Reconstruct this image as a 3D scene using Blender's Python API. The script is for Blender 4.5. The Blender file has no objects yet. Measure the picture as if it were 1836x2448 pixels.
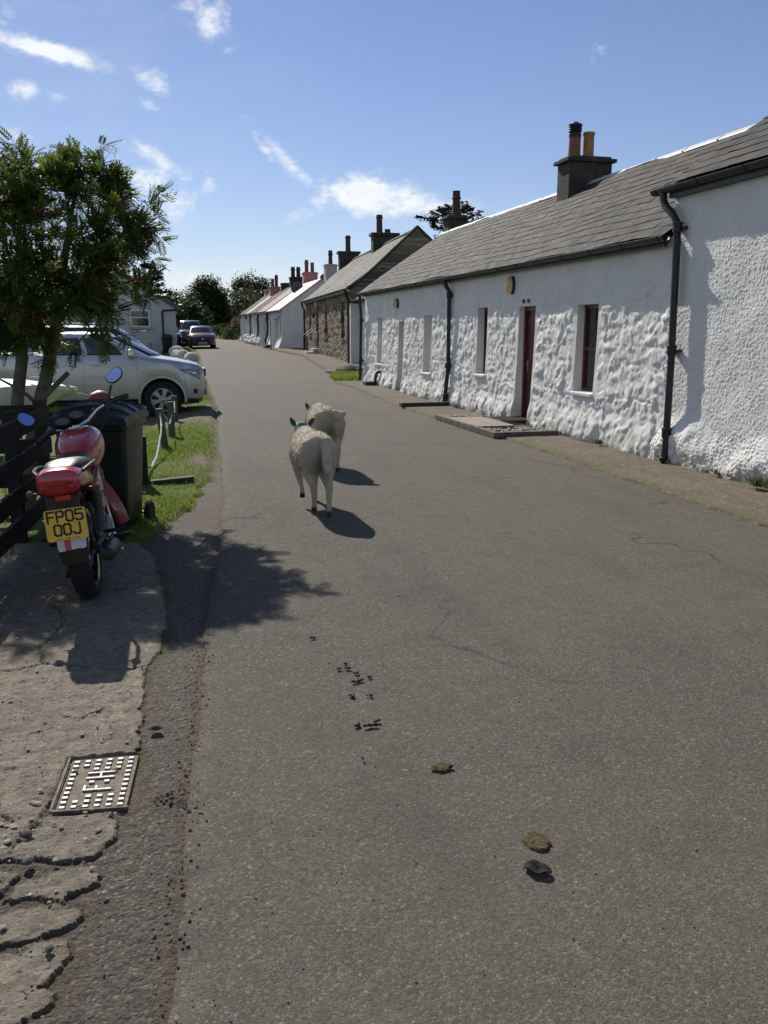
import bpy, bmesh, math, random
import numpy as np
from mathutils import Vector, Matrix, Euler

rnd = random.Random(11)
rng = np.random.default_rng(5)
SC = bpy.context.scene
COL = SC.collection
D2R = math.radians

# ------------------------------------------------------------------ noise helpers (numpy)
def _h(ix, iy, s):
    n = (ix.astype(np.int64) * 374761393 + iy.astype(np.int64) * 668265263 + s * 1442695041) & 0x7fffffff
    n = ((n ^ (n >> 13)) * 1274126177) & 0x7fffffff
    n = n ^ (n >> 16)
    return (n & 0xffff) / 65535.0

def vnoise(x, y, s=0):
    ix = np.floor(x); iy = np.floor(y); fx = x - ix; fy = y - iy
    fx = fx * fx * (3 - 2 * fx); fy = fy * fy * (3 - 2 * fy)
    a = _h(ix, iy, s); b = _h(ix + 1, iy, s); c = _h(ix, iy + 1, s); d = _h(ix + 1, iy + 1, s)
    return (a * (1 - fx) + b * fx) * (1 - fy) + (c * (1 - fx) + d * fx) * fy

def fbm(x, y, s=0, o=4, g=.5):
    r = 0; a = 1; t = 0
    for k in range(o):
        r = r + a * (vnoise(x, y, s + k * 17) - .5); t += a; a *= g; x = x * 2.03 + 7.1; y = y * 2.03 + 3.7
    return r / t * 2

def worley(x, y, s=0):
    ix = np.floor(x); iy = np.floor(y)
    f1 = np.full(x.shape, 9.); f2 = np.full(x.shape, 9.); cid = np.zeros(x.shape); dx1 = np.zeros(x.shape); dy1 = np.zeros(x.shape)
    for a in (-1, 0, 1):
        for b in (-1, 0, 1):
            cx = ix + a; cy = iy + b
            px = cx + .1 + .8 * _h(cx, cy, s); py = cy + .1 + .8 * _h(cx, cy, s + 5)
            ddx = x - px; ddy = y - py
            d = np.sqrt(ddx * ddx + ddy * ddy)
            m = d < f1
            f2 = np.where(m, f1, np.minimum(f2, d))
            cid = np.where(m, _h(cx, cy, s + 9), cid); dx1 = np.where(m, ddx, dx1); dy1 = np.where(m, ddy, dy1)
            f1 = np.where(m, d, f1)
    return f1, f2, cid, dx1, dy1

def sstep(a, b, x):
    t = np.clip((x - a) / (b - a), 0, 1)
    return t * t * (3 - 2 * t)

def poly_sdf(px, py, poly):
    d = np.full(px.shape, 1e9); inside = np.zeros(px.shape, bool)
    n = len(poly)
    for i in range(n):
        ax, ay = poly[i]; bx, by = poly[(i + 1) % n]
        ex, ey = bx - ax, by - ay
        t = np.clip(((px - ax) * ex + (py - ay) * ey) / (ex * ex + ey * ey), 0, 1)
        d = np.minimum(d, np.hypot(px - ax - t * ex, py - ay - t * ey))
        c = ((ay > py) != (by > py)) & (px < (bx - ax) * (py - ay) / (by - ay + 1e-12) + ax)
        inside ^= c
    return np.where(inside, d, -d)

# ------------------------------------------------------------------ terrain height
def gz(y):
    y = np.asarray(y, float)
    t = np.maximum(0, y - 17)
    return np.where(t < 6, .0118 * t * t / 12, .0118 * (t - 3)) * 1.0 - np.maximum(0, y - 120) * .006

def road_left(y):
    return np.interp(y, [-30, 0, 1.4, 2.14, 3.1, 4.27, 5.5, 6.6, 7.7, 8.8, 10.7, 12.45, 18.6, 32.9, 45.4, 54, 60, 66, 72, 78, 84, 90, 95],
                     [-.3, -.12, -.08, -.03, .05, .14, .25, .37, .47, .55, .65, .74, 1.11, 1.5, 2.0, 2.15, 2.1, 1.7, .9, -.6, -3.5, -9, -20])

def road_right(y):
    return np.interp(y, [-30, 0, 5.9, 11.9, 17.65, 23.4, 25.5, 27.5, 29.5, 32, 44.5, 51, 62, 77, 83, 88, 92, 95],
                     [4.9, 4.85, 4.8, 4.95, 4.86, 5.12, 5.0, 5.15, 5.5, 5.9, 7.05, 6.8, 6.75, 6.75, 6.6, 5.2, 1.0, -8])

def ground_z(x, y):
    """height of grass / soil away from the road"""
    x = np.asarray(x, float); y = np.asarray(y, float)
    z = gz(y)
    lx = road_left(y) - x
    dip = sstep(.3, 1.6, lx) * .11 * sstep(9, 13, y) * (1 - sstep(24, 34, y))
    return z - dip

# ------------------------------------------------------------------ mesh helpers
def raw_obj(name, me, parent=None, mat=None):
    o = bpy.data.objects.new(name, me); COL.objects.link(o)
    if mat is not None:
        for m in (mat if isinstance(mat, (list, tuple)) else [mat]):
            me.materials.append(m)
    if parent is not None:
        o.parent = parent
    return o

def pm(parent):
    """inverse of the parent's world matrix (parents sit at top level or one deeper)"""
    if parent is None: return Matrix.Identity(4)
    m = Matrix.LocRotScale(parent.location, parent.rotation_euler, parent.scale)
    if parent.parent is not None:
        m = Matrix.LocRotScale(parent.parent.location, parent.parent.rotation_euler, parent.parent.scale) @ m
    return m.inverted()

def npmesh(name, V, F, mat, parent=None, smooth=True, world=True, attrs=None, matidx=None):
    V = np.asarray(V, np.float64)
    if parent is not None and world:
        m = np.array(pm(parent)); V = V @ m[:3, :3].T + m[:3, 3]
    me = bpy.data.meshes.new(name)
    F = np.asarray(F)
    nf, k = F.shape
    me.vertices.add(len(V)); me.vertices.foreach_set('co', V.astype(np.float32).ravel())
    me.loops.add(nf * k); me.loops.foreach_set('vertex_index', F.astype(np.int32).ravel())
    me.polygons.add(nf); me.polygons.foreach_set('loop_start', np.arange(0, nf * k, k, dtype=np.int32))
    me.update(calc_edges=True)
    me.polygons.foreach_set('use_smooth', np.full(nf, bool(smooth)))
    if matidx is not None: me.polygons.foreach_set('material_index', np.asarray(matidx, np.int32))
    for an, av in (attrs or {}).items():
        a = me.attributes.new(an, 'FLOAT', 'POINT'); a.data.foreach_set('value', np.asarray(av, np.float32))
    me.update(); me.validate()
    return raw_obj(name, me, parent, mat)

def gridfaces(n, m):
    i = np.arange(n - 1)[:, None] * m + np.arange(m - 1)[None, :]
    return np.stack([i, i + 1, i + m + 1, i + m], -1).reshape(-1, 4)

class MB:
    """collects shapes and links them as ONE mesh"""
    def __init__(s): s.v = []; s.f = []; s.sm = []; s.mi = []; s.M = Matrix.Identity(4); s.cur = 0
    def add(s, vs, fs, smooth=False):
        o = len(s.v)
        for v in vs: s.v.append(s.M @ Vector(v))
        for f in fs: s.f.append([i + o for i in f]); s.sm.append(smooth); s.mi.append(s.cur)
        return s
    def box(s, c, d, rot=None, bev=0.0):
        x, y, z = d[0] / 2, d[1] / 2, d[2] / 2
        R = rot if rot is not None else Matrix.Identity(3)
        if bev <= 0:
            vs = [R @ Vector((a * x, b * y, e * z)) + Vector(c) for a in (-1, 1) for b in (-1, 1) for e in (-1, 1)]
            s.add(vs, [(0, 1, 3, 2), (4, 6, 7, 5), (0, 4, 5, 1), (2, 3, 7, 6), (0, 2, 6, 4), (1, 5, 7, 3)])
        else:
            bm = bmesh.new(); bmesh.ops.create_cube(bm, size=1)
            for v in bm.verts: v.co = Vector((v.co.x * d[0], v.co.y * d[1], v.co.z * d[2]))
            bmesh.ops.bevel(bm, geom=bm.edges[:], offset=min(bev, min(d) * .45), segments=2, affect='EDGES', profile=.6)
            bm.verts.index_update()
            s.add([R @ v.co + Vector(c) for v in bm.verts], [[v.index for v in f.verts] for f in bm.faces])
            bm.free()
        return s
    def loft(s, rings, cap0=True, cap1=True, smooth=True, close=True):
        n = len(rings[0]); vs = [p for r in rings for p in r]; fs = []
        for k in range(len(rings) - 1):
            for i in range(n if close else n - 1):
                j = (i + 1) % n
                fs.append((k * n + i, k * n + j, (k + 1) * n + j, (k + 1) * n + i))
        s.add(vs, fs, smooth)
        o = len(s.v) - len(vs)
        if cap0: s.f.append([o + i for i in range(n)][::-1]); s.sm.append(False); s.mi.append(s.cur)
        if cap1: s.f.append([o + (len(rings) - 1) * n + i for i in range(n)]); s.sm.append(False); s.mi.append(s.cur)
        return s
    def tube(s, pts, r, n=8, cap=True, flat=1.0, up=None):
        pts = [Vector(p) for p in pts]
        rr = r if isinstance(r, (list, tuple)) else [r] * len(pts)
        rings = []; prev = None
        for i, p in enumerate(pts):
            t = (pts[min(i + 1, len(pts) - 1)] - pts[max(i - 1, 0)]).normalized()
            if prev is None:
                a = Vector(up) if up else (Vector((0, 0, 1)) if abs(t.z) < .9 else Vector((0, 1, 0)))
                u = (a - t * a.dot(t)).normalized()
            else:
                u = (prev - t * prev.dot(t)).normalized()
            prev = u; w = t.cross(u)
            rings.append([p + u * math.cos(2 * math.pi * k / n) * rr[i] + w * math.sin(2 * math.pi * k / n) * rr[i] * flat for k in range(n)])
        return s.loft(rings, cap, cap)
    def lathe(s, prof, c=(0, 0, 0), axis='Z', n=20, cap=True):
        rings = []
        for r, h in prof:
            ring = []
            for k in range(n):
                a = 2 * math.pi * k / n; x, y = r * math.cos(a), r * math.sin(a)
                p = {'Z': (x, y, h), 'X': (h, x, y), 'Y': (y, h, x)}[axis]
                ring.append(Vector(p) + Vector(c))
            rings.append(ring)
        return s.loft(rings, cap, cap)
    def prism(s, poly, h0, h1, plane='XY', inset=0):
        def P(p, h): return {'XY': (p[0], p[1], h), 'XZ': (p[0], h, p[1]), 'YZ': (h, p[0], p[1])}[plane]
        n = len(poly)
        s.add([P(p, h0) for p in poly] + [P(p, h1) for p in poly],
              [tuple(range(n))[::-1], tuple(range(n, 2 * n))] + [(i, (i + 1) % n, n + (i + 1) % n, n + i) for i in range(n)])
        return s
    def build(s, name, mat, parent=None, world=True, angle=38, recalc=True):
        me = bpy.data.meshes.new(name)
        T = pm(parent) if (parent is not None and world) else None
        vs = [T @ v for v in s.v] if T is not None else s.v
        me.from_pydata([tuple(v) for v in vs], [], s.f)
        me.polygons.foreach_set('use_smooth', s.sm); me.polygons.foreach_set('material_index', s.mi)
        if recalc:
            bm = bmesh.new(); bm.from_mesh(me); bmesh.ops.recalc_face_normals(bm, faces=bm.faces[:]); bm.to_mesh(me); bm.free()
        me.update()
        if any(s.sm): me.set_sharp_from_angle(angle=D2R(angle))
        return raw_obj(name, me, parent, mat)

def thing(name, label, cat, loc=(0, 0, 0), rot=(0, 0, 0), group=None):
    o = bpy.data.objects.new(name, None); COL.objects.link(o); o.empty_display_size = .2
    o.location = loc; o.rotation_euler = rot
    o['label'] = label; o['category'] = cat
    if group: o['group'] = group
    return o

def tag(o, label=None, cat=None, group=None, kind=None):
    if label: o['label'] = label
    if cat: o['category'] = cat
    if group: o['group'] = group
    if kind: o['kind'] = kind
    return o

def structure(o, label=None, cat=None):
    o['kind'] = 'structure'
    if label: o['label'] = label
    if cat: o['category'] = cat
    return o

def copy_tree(o, parent=None):
    c = o.copy(); COL.objects.link(c)
    if parent is not None: c.parent = parent
    for ch in list(o.children): copy_tree(ch, c)
    return c

def bez(p0, p1, p2, p3, n=10):
    out = []
    for i in range(n + 1):
        t = i / n; a = (1 - t)
        out.append(tuple(a ** 3 * p0[k] + 3 * a * a * t * p1[k] + 3 * a * t * t * p2[k] + t ** 3 * p3[k] for k in range(3)))
    return out

def remeshed(mb, name, voxel, mat, parent=None, smooth_it=6, world=True, post=None):
    """one continuous skin from overlapping closed lofts"""
    tmp = mb.build(name + '_tmp', mat, None)
    m = tmp.modifiers.new('r', 'REMESH'); m.mode = 'VOXEL'; m.voxel_size = voxel
    m2 = tmp.modifiers.new('s', 'SMOOTH'); m2.factor = .5; m2.iterations = smooth_it
    dg = bpy.context.evaluated_depsgraph_get(); dg.update()
    me = bpy.data.meshes.new_from_object(tmp.evaluated_get(dg)); me.name = name
    bpy.data.objects.remove(tmp, do_unlink=True)
    if parent is not None and world: me.transform(pm(parent))
    me.polygons.foreach_set('use_smooth', np.full(len(me.polygons), True))
    if not me.materials: me.materials.append(mat)
    o = raw_obj(name, me, parent)
    if post: post(o)
    return o

# ------------------------------------------------------------------ material helpers
class NT:
    def __init__(s, nt): s.t = nt
    def n(s, typ, props=None, **ins):
        nd = s.t.nodes.new(typ)
        for k, v in (props or {}).items(): setattr(nd, k, v)
        for k, v in ins.items():
            key = k.replace('_', ' ')
            sk = None
            for q in nd.inputs:
                if q.name == key and q.enabled: sk = q; break
            if sk is None:
                if k.startswith('i') and k[1:].isdigit(): sk = nd.inputs[int(k[1:])]
                else: raise KeyError((typ, k))
            if isinstance(v, bpy.types.NodeSocket): s.t.links.new(v, sk)
            elif isinstance(v, bpy.types.Node): s.t.links.new(v.outputs[0], sk)
            else:
                if sk.type == 'RGBA' and isinstance(v, (tuple, list)) and len(v) == 3: v = (*v, 1)
                sk.default_value = v
        return nd
    def math(s, op, a, b=0.0, c=0.0, clamp=False):
        return s.n('ShaderNodeMath', {'operation': op, 'use_clamp': clamp}, i0=a, i1=b, i2=c).outputs[0]
    def mix(s, f, a, b, blend='MIX'):
        nd = s.t.nodes.new('ShaderNodeMix'); nd.data_type = 'RGBA'; nd.blend_type = blend
        for sk, v in ((nd.inputs[0], f), (nd.inputs[6], a), (nd.inputs[7], b)):
            if isinstance(v, bpy.types.NodeSocket): s.t.links.new(v, sk)
            else:
                if sk.type == 'RGBA' and len(v) == 3: v = (*v, 1)
                sk.default_value = v
        return nd.outputs[2]
    def ramp(s, f, stops, interp='LINEAR'):
        nd = s.t.nodes.new('ShaderNodeValToRGB'); cr = nd.color_ramp; cr.interpolation = interp
        while len(cr.elements) < len(stops): cr.elements.new(.5)
        for e, (p, c) in zip(cr.elements, stops):
            e.position = p; e.color = (*c, 1) if isinstance(c, tuple) and len(c) == 3 else ((c, c, c, 1) if not isinstance(c, tuple) else c)
        s.t.links.new(f, nd.inputs[0]); return nd.outputs[0]
    def noise(s, vec, scale, detail=4, rough=.55, dist=0.0):
        return s.n('ShaderNodeTexNoise', None, Vector=vec, Scale=scale, Detail=detail, Roughness=rough, Distortion=dist).outputs[0]
    def voro(s, vec, scale, feature='F1', rand=1.0):
        return s.n('ShaderNodeTexVoronoi', {'feature': feature}, Vector=vec, Scale=scale, Randomness=rand)
    def pos(s): return s.n('ShaderNodeNewGeometry').outputs['Position']
    def obj(s): return s.n('ShaderNodeTexCoord').outputs['Object']
    def mapped(s, vec, sc=(1, 1, 1), rot=(0, 0, 0)):
        return s.n('ShaderNodeMapping', None, Vector=vec, Scale=sc, Rotation=rot).outputs[0]
    def attr(s, name): return s.n('ShaderNodeAttribute', {'attribute_name': name}).outputs['Fac']
    def bump(s, h, strength=.5, dist=.01, normal=None):
        nd = s.n('ShaderNodeBump', None, Strength=strength, Distance=dist, Height=h)
        if normal is not None: s.t.links.new(normal, nd.inputs['Normal'])
        return nd.outputs[0]

def material(name):
    m = bpy.data.materials.new(name); m.use_nodes = True
    t = NT(m.node_tree); b = m.node_tree.nodes['Principled BSDF']
    def setb(**k):
        for a, v in k.items():
            sk = b.inputs[a.replace('_', ' ')]
            if isinstance(v, bpy.types.NodeSocket): m.node_tree.links.new(v, sk)
            else: sk.default_value = (*v, 1) if sk.type == 'RGBA' and len(v) == 3 else v
    return m, t, setb

def simple(name, col, rough=.6, metal=0.0, var=.12, scale=8.0, bump=0.0, bscale=40.0, coat=0.0, spec=.5, trans=0.0):
    """a plain surface with a little wear so it never reads as flat"""
    m, t, s = material(name)
    p = t.obj()
    n1 = t.noise(p, scale, 5, .6)
    lo = tuple(c * (1 - var) for c in col); hi = tuple(min(1, c * (1 + var)) for c in col)
    s(Base_Color=t.ramp(n1, [(.3, lo), (.7, hi)]), Roughness=t.ramp(t.noise(p, scale * 2.3, 3), [(.3, max(0, rough - .08)), (.75, min(1, rough + .1))]), Metallic=metal, Specular_IOR_Level=spec)
    if coat: s(Coat_Weight=coat, Coat_Roughness=.06)
    if trans: s(Transmission_Weight=trans)
    if bump: s(Normal=t.bump(t.noise(p, bscale, 5, .6), bump, .01))
    return m
# ------------------------------------------------------------------ materials
def m_asphalt():
    m, t, s = material('asphalt'); p = t.pos()
    pw = t.n('ShaderNodeVectorMath', {'operation': 'ADD'}, i0=p, i1=t.n('ShaderNodeVectorMath', {'operation': 'SCALE'}, i0=t.n('ShaderNodeTexNoise', None, Vector=p, Scale=160.0, Detail=2.0).outputs['Color'], Scale=.006).outputs[0]).outputs[0]
    v = t.voro(pw, 92); e = t.voro(pw, 92, 'DISTANCE_TO_EDGE'); v2 = t.voro(pw, 210); big = t.noise(p, .5, 4, .6); mid = t.noise(p, 4.5, 5, .65)
    sc = t.n('ShaderNodeSeparateColor', None, Color=v.outputs['Color']); cell, c1, c2 = sc.outputs
    cb = t.n('ShaderNodeSeparateColor', None, Color=v2.outputs['Color']).outputs[0]
    chip = t.ramp(cell, [(0, (.08, .074, .061)), (.5, (.130, .121, .10)), (.85, (.166, .155, .128)), (.97, (.185, .174, .143)), (1, (.235, .22, .185))])
    fine = t.ramp(cb, [(0, (.062, .057, .045)), (.6, (.108, .10, .081)), (.95, (.135, .126, .102)), (1, (.2, .186, .155))])
    exposed = t.math('MULTIPLY', t.ramp(c1, [(.34, 0.), (.42, 1.)]), t.ramp(e.outputs['Distance'], [(.04, 0.), (.12, 1.)]))
    c = t.mix(exposed, fine, chip)
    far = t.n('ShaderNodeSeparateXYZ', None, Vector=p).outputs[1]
    c = t.mix(t.ramp(big, [(.35, 0.), (.7, .4)]), c, (.148, .130, .099))
    c = t.mix(t.ramp(mid, [(.45, 0.), (.75, .32)]), c, (.064, .055, .046))
    patch = t.noise(t.mapped(p, (1.6, .35, 1)), .9, 4, .6)
    c = t.mix(t.ramp(patch, [(.52, 0.), (.62, .22)]), c, (.06, .053, .046))
    ck = t.voro(t.n('ShaderNodeVectorMath', {'operation': 'ADD'}, i0=p, i1=t.n('ShaderNodeVectorMath', {'operation': 'SCALE'}, i0=t.n('ShaderNodeTexNoise', None, Vector=p, Scale=2.2, Detail=5.0).outputs['Color'], Scale=.7).outputs[0]).outputs[0], .42, 'DISTANCE_TO_EDGE').outputs['Distance']
    c = t.mix(t.math('MULTIPLY', t.ramp(ck, [(.002, .75), (.009, 0.)]), t.ramp(t.noise(p, .8, 3), [(.5, 0.), (.6, 1.)])), c, (.035, .03, .024))
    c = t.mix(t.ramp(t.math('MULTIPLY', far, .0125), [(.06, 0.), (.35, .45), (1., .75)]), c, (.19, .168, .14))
    h = t.math('ADD', t.math('MULTIPLY', exposed, t.math('ADD', .35, t.math('MULTIPLY', c2, .9))), t.math('MULTIPLY', t.noise(p, 330, 3, .7), .7))
    h2 = t.math('ADD', h, t.math('MULTIPLY', t.noise(p, 40, 4), .9))
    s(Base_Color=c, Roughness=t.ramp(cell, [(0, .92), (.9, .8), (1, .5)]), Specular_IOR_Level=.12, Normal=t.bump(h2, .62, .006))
    return m

def m_leftzone():
    m, t, s = material('worn_concrete'); p = t.pos(); k = t.attr('conc'); dirt = t.attr('dirt'); wet = t.attr('moss')
    v = t.voro(p, 60); v2 = t.voro(p, 150); n = t.noise(p, 14, 6, .65); big = t.noise(p, 2.2, 4)
    cell = t.n('ShaderNodeSeparateColor', None, Color=v.outputs['Color'])
    conc = t.ramp(n, [(.25, (.14, .118, .084)), (.45, (.225, .196, .145)), (.6, (.295, .26, .197)), (.78, (.40, .36, .28))])
    conc = t.mix(t.ramp(t.noise(p, 75, 5, .75), [(.36, .7), (.48, 0.)]), conc, (.075, .062, .046))
    conc = t.mix(t.ramp(big, [(.35, .0), (.7, .5)]), conc, (.135, .115, .084))
    peb = t.math('MULTIPLY', t.ramp(v.outputs['Distance'], [(.22, 1.), (.36, 0.)]), t.ramp(cell.outputs[1], [(.70, 0.), (.74, 1.)]))
    pebc = t.ramp(cell.outputs[0], [(0, (.06, .06, .065)), (.3, (.2, .17, .13)), (.65, (.33, .29, .22)), (.9, (.5, .47, .4)), (1, (.62, .6, .55))])
    conc = t.mix(peb, conc, pebc)
    va = t.voro(p, 95); ca = t.n('ShaderNodeSeparateColor', None, Color=va.outputs['Color']).outputs[0]
    asp = t.ramp(ca, [(0, (.075, .066, .05)), (.6, (.12, .107, .082)), (.93, (.17, .15, .118)), (1, (.27, .235, .19))])
    asp = t.mix(t.ramp(va.outputs['Distance'], [(.35, 0.), (.75, .45)]), asp, (.06, .048, .035))
    c = t.mix(k, asp, conc)
    c = t.mix(t.math('MULTIPLY', dirt, t.ramp(t.noise(p, 35, 4), [(.3, .55), (.6, 1.)])), c, t.ramp(t.noise(p, 55, 3), [(.3, (.06, .046, .03)), (.7, (.14, .11, .074))]))
    c = t.mix(t.math('MULTIPLY', wet, .8), c, (.06, .07, .015))
    h = t.math('ADD', t.math('MULTIPLY', t.noise(p, 75, 6, .75), 3.2), t.math('MULTIPLY', peb, 1.4))
    h = t.math('ADD', h, t.math('MULTIPLY', t.math('SUBTRACT', 1.0, va.outputs['Distance']), t.math('SUBTRACT', 1.2, k)))
    s(Base_Color=c, Roughness=.85, Specular_IOR_Level=.3, Normal=t.bump(h, .8, .006))
    return m

def m_pavement():
    m, t, s = material('pavement_concrete'); p = t.pos()
    n = t.noise(p, 6, 6, .65); big = t.noise(p, .9, 4)
    c = t.ramp(n, [(.25, (.075, .06, .041)), (.55, (.125, .104, .073)), (.8, (.195, .168, .122))])
    c = t.mix(t.ramp(big, [(.35, 0.), (.7, .55)]), c, (.10, .074, .048))
    v = t.voro(p, 70); cell = t.n('ShaderNodeSeparateColor', None, Color=v.outputs['Color']).outputs[0]
    c = t.mix(t.ramp(cell, [(.92, 0.), (.95, .5)]), c, (.36, .33, .27))
    moss = t.math('MULTIPLY', t.attr('moss'), t.ramp(t.noise(p, 9, 5, .7), [(.4, 0.), (.6, 1.)]))
    c = t.mix(moss, c, t.ramp(t.noise(p, 40, 3), [(.3, (.045, .05, .012)), (.7, (.11, .1, .03))]))
    s(Base_Color=c, Roughness=.88, Specular_IOR_Level=.25, Normal=t.bump(t.math('ADD', t.noise(p, 60, 6, .7), t.math('MULTIPLY', n, 2.)), .5, .01))
    return m

def m_whitewash():
    m, t, s = material('whitewash'); p = t.pos(); z = t.n('ShaderNodeSeparateXYZ', None, Vector=p).outputs[2]
    n = t.noise(p, 2.2, 5, .6); st = t.noise(t.mapped(p, (1, 5, .6)), 4, 5, .65)
    c = t.ramp(n, [(.3, (.63, .62, .58)), (.7, (.76, .75, .71))])
    c = t.mix(t.ramp(st, [(.55, 0.), (.85, .25)]), c, (.55, .54, .49))
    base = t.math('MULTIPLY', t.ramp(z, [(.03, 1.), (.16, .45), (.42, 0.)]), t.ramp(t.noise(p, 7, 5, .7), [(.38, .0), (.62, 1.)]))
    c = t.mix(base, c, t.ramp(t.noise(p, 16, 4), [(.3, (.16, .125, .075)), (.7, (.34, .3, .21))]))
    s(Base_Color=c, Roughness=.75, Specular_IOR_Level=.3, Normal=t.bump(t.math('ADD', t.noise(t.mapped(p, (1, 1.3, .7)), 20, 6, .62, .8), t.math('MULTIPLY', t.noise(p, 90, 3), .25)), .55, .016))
    return m

def m_roughcast():
    m, t, s = material('roughcast_render'); p = t.pos(); z = t.n('ShaderNodeSeparateXYZ', None, Vector=p).outputs[2]
    v = t.voro(p, 55); n = t.noise(p, 3, 5)
    c = t.ramp(n, [(.3, (.66, .65, .615)), (.7, (.76, .75, .715))])
    base = t.math('MULTIPLY', t.ramp(z, [(.05, 1.), (.3, 0.)]), t.ramp(t.noise(p, 8, 5, .7), [(.42, 0.), (.6, 1.)]))
    c = t.mix(base, c, (.3, .26, .16))
    s(Base_Color=c, Roughness=.8, Specular_IOR_Level=.3, Normal=t.bump(t.math('ADD', t.math('SUBTRACT', 1., v.outputs['Distance']), t.noise(p, 120, 3)), .6, .008))
    return m

def m_slate(name, cols, lichen, lcol):
    m, t, s = material(name); p = t.pos(); r = t.attr('rnd')
    c = t.ramp(r, [(0, cols[0]), (.5, cols[1]), (1, cols[2])])
    n = t.noise(p, 7, 6, .7)
    c = t.mix(t.ramp(t.noise(p, 1.1, 4), [(.35, 0.), (.7, .45)]), c, cols[0])
    c = t.mix(t.ramp(n, [(1 - lichen - .12, 0.), (1 - lichen + .08, .9)]), c, lcol)
    c = t.mix(t.ramp(t.noise(p, 60, 4, .7), [(.55, 0.), (.75, .5)]), c, lcol)
    s(Base_Color=c, Roughness=t.ramp(n, [(.3, .68), (.7, .9)]), Specular_IOR_Level=.22, Normal=t.bump(t.noise(t.mapped(p, (1, 1.2, 1)), 26, 6, .65), .45, .012))
    return m

def m_masonry():
    m, t, s = material('brown_rubble_stone'); p = t.obj()
    pw = t.n('ShaderNodeVectorMath', {'operation': 'ADD'}, i0=t.mapped(p, (.1, 2.1, 3.3)), i1=t.n('ShaderNodeVectorMath', {'operation': 'SCALE'}, i0=t.n('ShaderNodeTexNoise', None, Vector=p, Scale=2.5).outputs['Color'], Scale=.35).outputs[0]).outputs[0]
    v = t.voro(pw, 1.0, rand=.85); e = t.voro(pw, 1.0, 'DISTANCE_TO_EDGE', .85)
    cell = t.n('ShaderNodeSeparateColor', None, Color=v.outputs['Color']).outputs[0]
    c = t.ramp(cell, [(0, (.08, .064, .046)), (.3, (.145, .115, .082)), (.6, (.2, .158, .112)), (.85, (.24, .175, .125)), (1, (.3, .255, .19))])
    c = t.mix(t.ramp(t.noise(p, 14, 5, .7), [(.4, 0.), (.7, .5)]), c, (.085, .068, .05))
    c = t.mix(t.ramp(e.outputs['Distance'], [(.03, .8), (.1, 0.)]), c, (.33, .29, .225))
    h = t.math('ADD', t.ramp(e.outputs['Distance'], [(0., 0.), (.14, 1.)]), t.math('MULTIPLY', t.noise(p, 20, 5), .5))
    s(Base_Color=c, Roughness=.85, Specular_IOR_Level=.25, Normal=t.bump(h, .9, .03))
    return m

def m_glass(name='window_glass', col=(.02, .025, .03)):
    m, t, s = material(name); p = t.obj()
    s(Base_Color=col, Roughness=.04, Specular_IOR_Level=.8, Normal=t.bump(t.noise(p, 3, 2), .04, .02))
    return m

def m_paint(name, col, flake=0.0, rough=.28, metal=0.0):
    m, t, s = material(name); p = t.obj()
    n = t.noise(p, 2.5, 5, .6)
    c = t.mix(t.ramp(n, [(.45, 0.), (.8, .18)]), col, tuple(x * .75 + .02 for x in col))
    z = t.n('ShaderNodeSeparateXYZ', None, Vector=p).outputs[2]
    dust = t.math('MULTIPLY', t.ramp(z, [(.25, .55), (.7, 0.)]), t.ramp(t.noise(p, 9, 5, .7), [(.3, .3), (.7, 1.)]))
    c = t.mix(dust, c, (.16, .135, .1))
    s(Base_Color=c, Metallic=metal, Roughness=t.ramp(n, [(.3, rough), (.8, rough + .12)]), Coat_Weight=.8, Coat_Roughness=.05)
    return m

def m_leaf(name, c0, c1, c2, tr=.4):
    m = bpy.data.materials.new(name); m.use_nodes = True; nt = m.node_tree; t = NT(nt)
    out = nt.nodes['Material Output']; b = nt.nodes['Principled BSDF']
    r = t.attr('rnd'); c = t.ramp(r, [(0, c0), (.55, c1), (1, c2)])
    nt.links.new(c, b.inputs['Base Color']); b.inputs['Roughness'].default_value = .5; b.inputs['Specular IOR Level'].default_value = .35
    tl = t.n('ShaderNodeBsdfTranslucent', None, Color=t.mix(.5, c, c2))
    mx = t.n('ShaderNodeMixShader', None, i0=tr, i1=b.outputs[0], i2=tl.outputs[0])
    nt.links.new(mx.outputs[0], out.inputs['Surface'])
    return m

def m_grass():
    m = bpy.data.materials.new('grass_blades'); m.use_nodes = True; nt = m.node_tree; t = NT(nt)
    out = nt.nodes['Material Output']; b = nt.nodes['Principled BSDF']
    r = t.attr('rnd')
    c = t.ramp(r, [(0, (.09, .14, .016)), (.5, (.19, .27, .034)), (.82, (.29, .35, .06)), (.92, (.36, .32, .12)), (1, (.42, .36, .2))])
    nt.links.new(c, b.inputs['Base Color']); b.inputs['Roughness'].default_value = .55; b.inputs['Specular IOR Level'].default_value = .3
    tl = t.n('ShaderNodeBsdfTranslucent', None, Color=c)
    mx = t.n('ShaderNodeMixShader', None, i0=.4, i1=b.outputs[0], i2=tl.outputs[0])
    nt.links.new(mx.outputs[0], out.inputs['Surface'])
    return m

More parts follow.
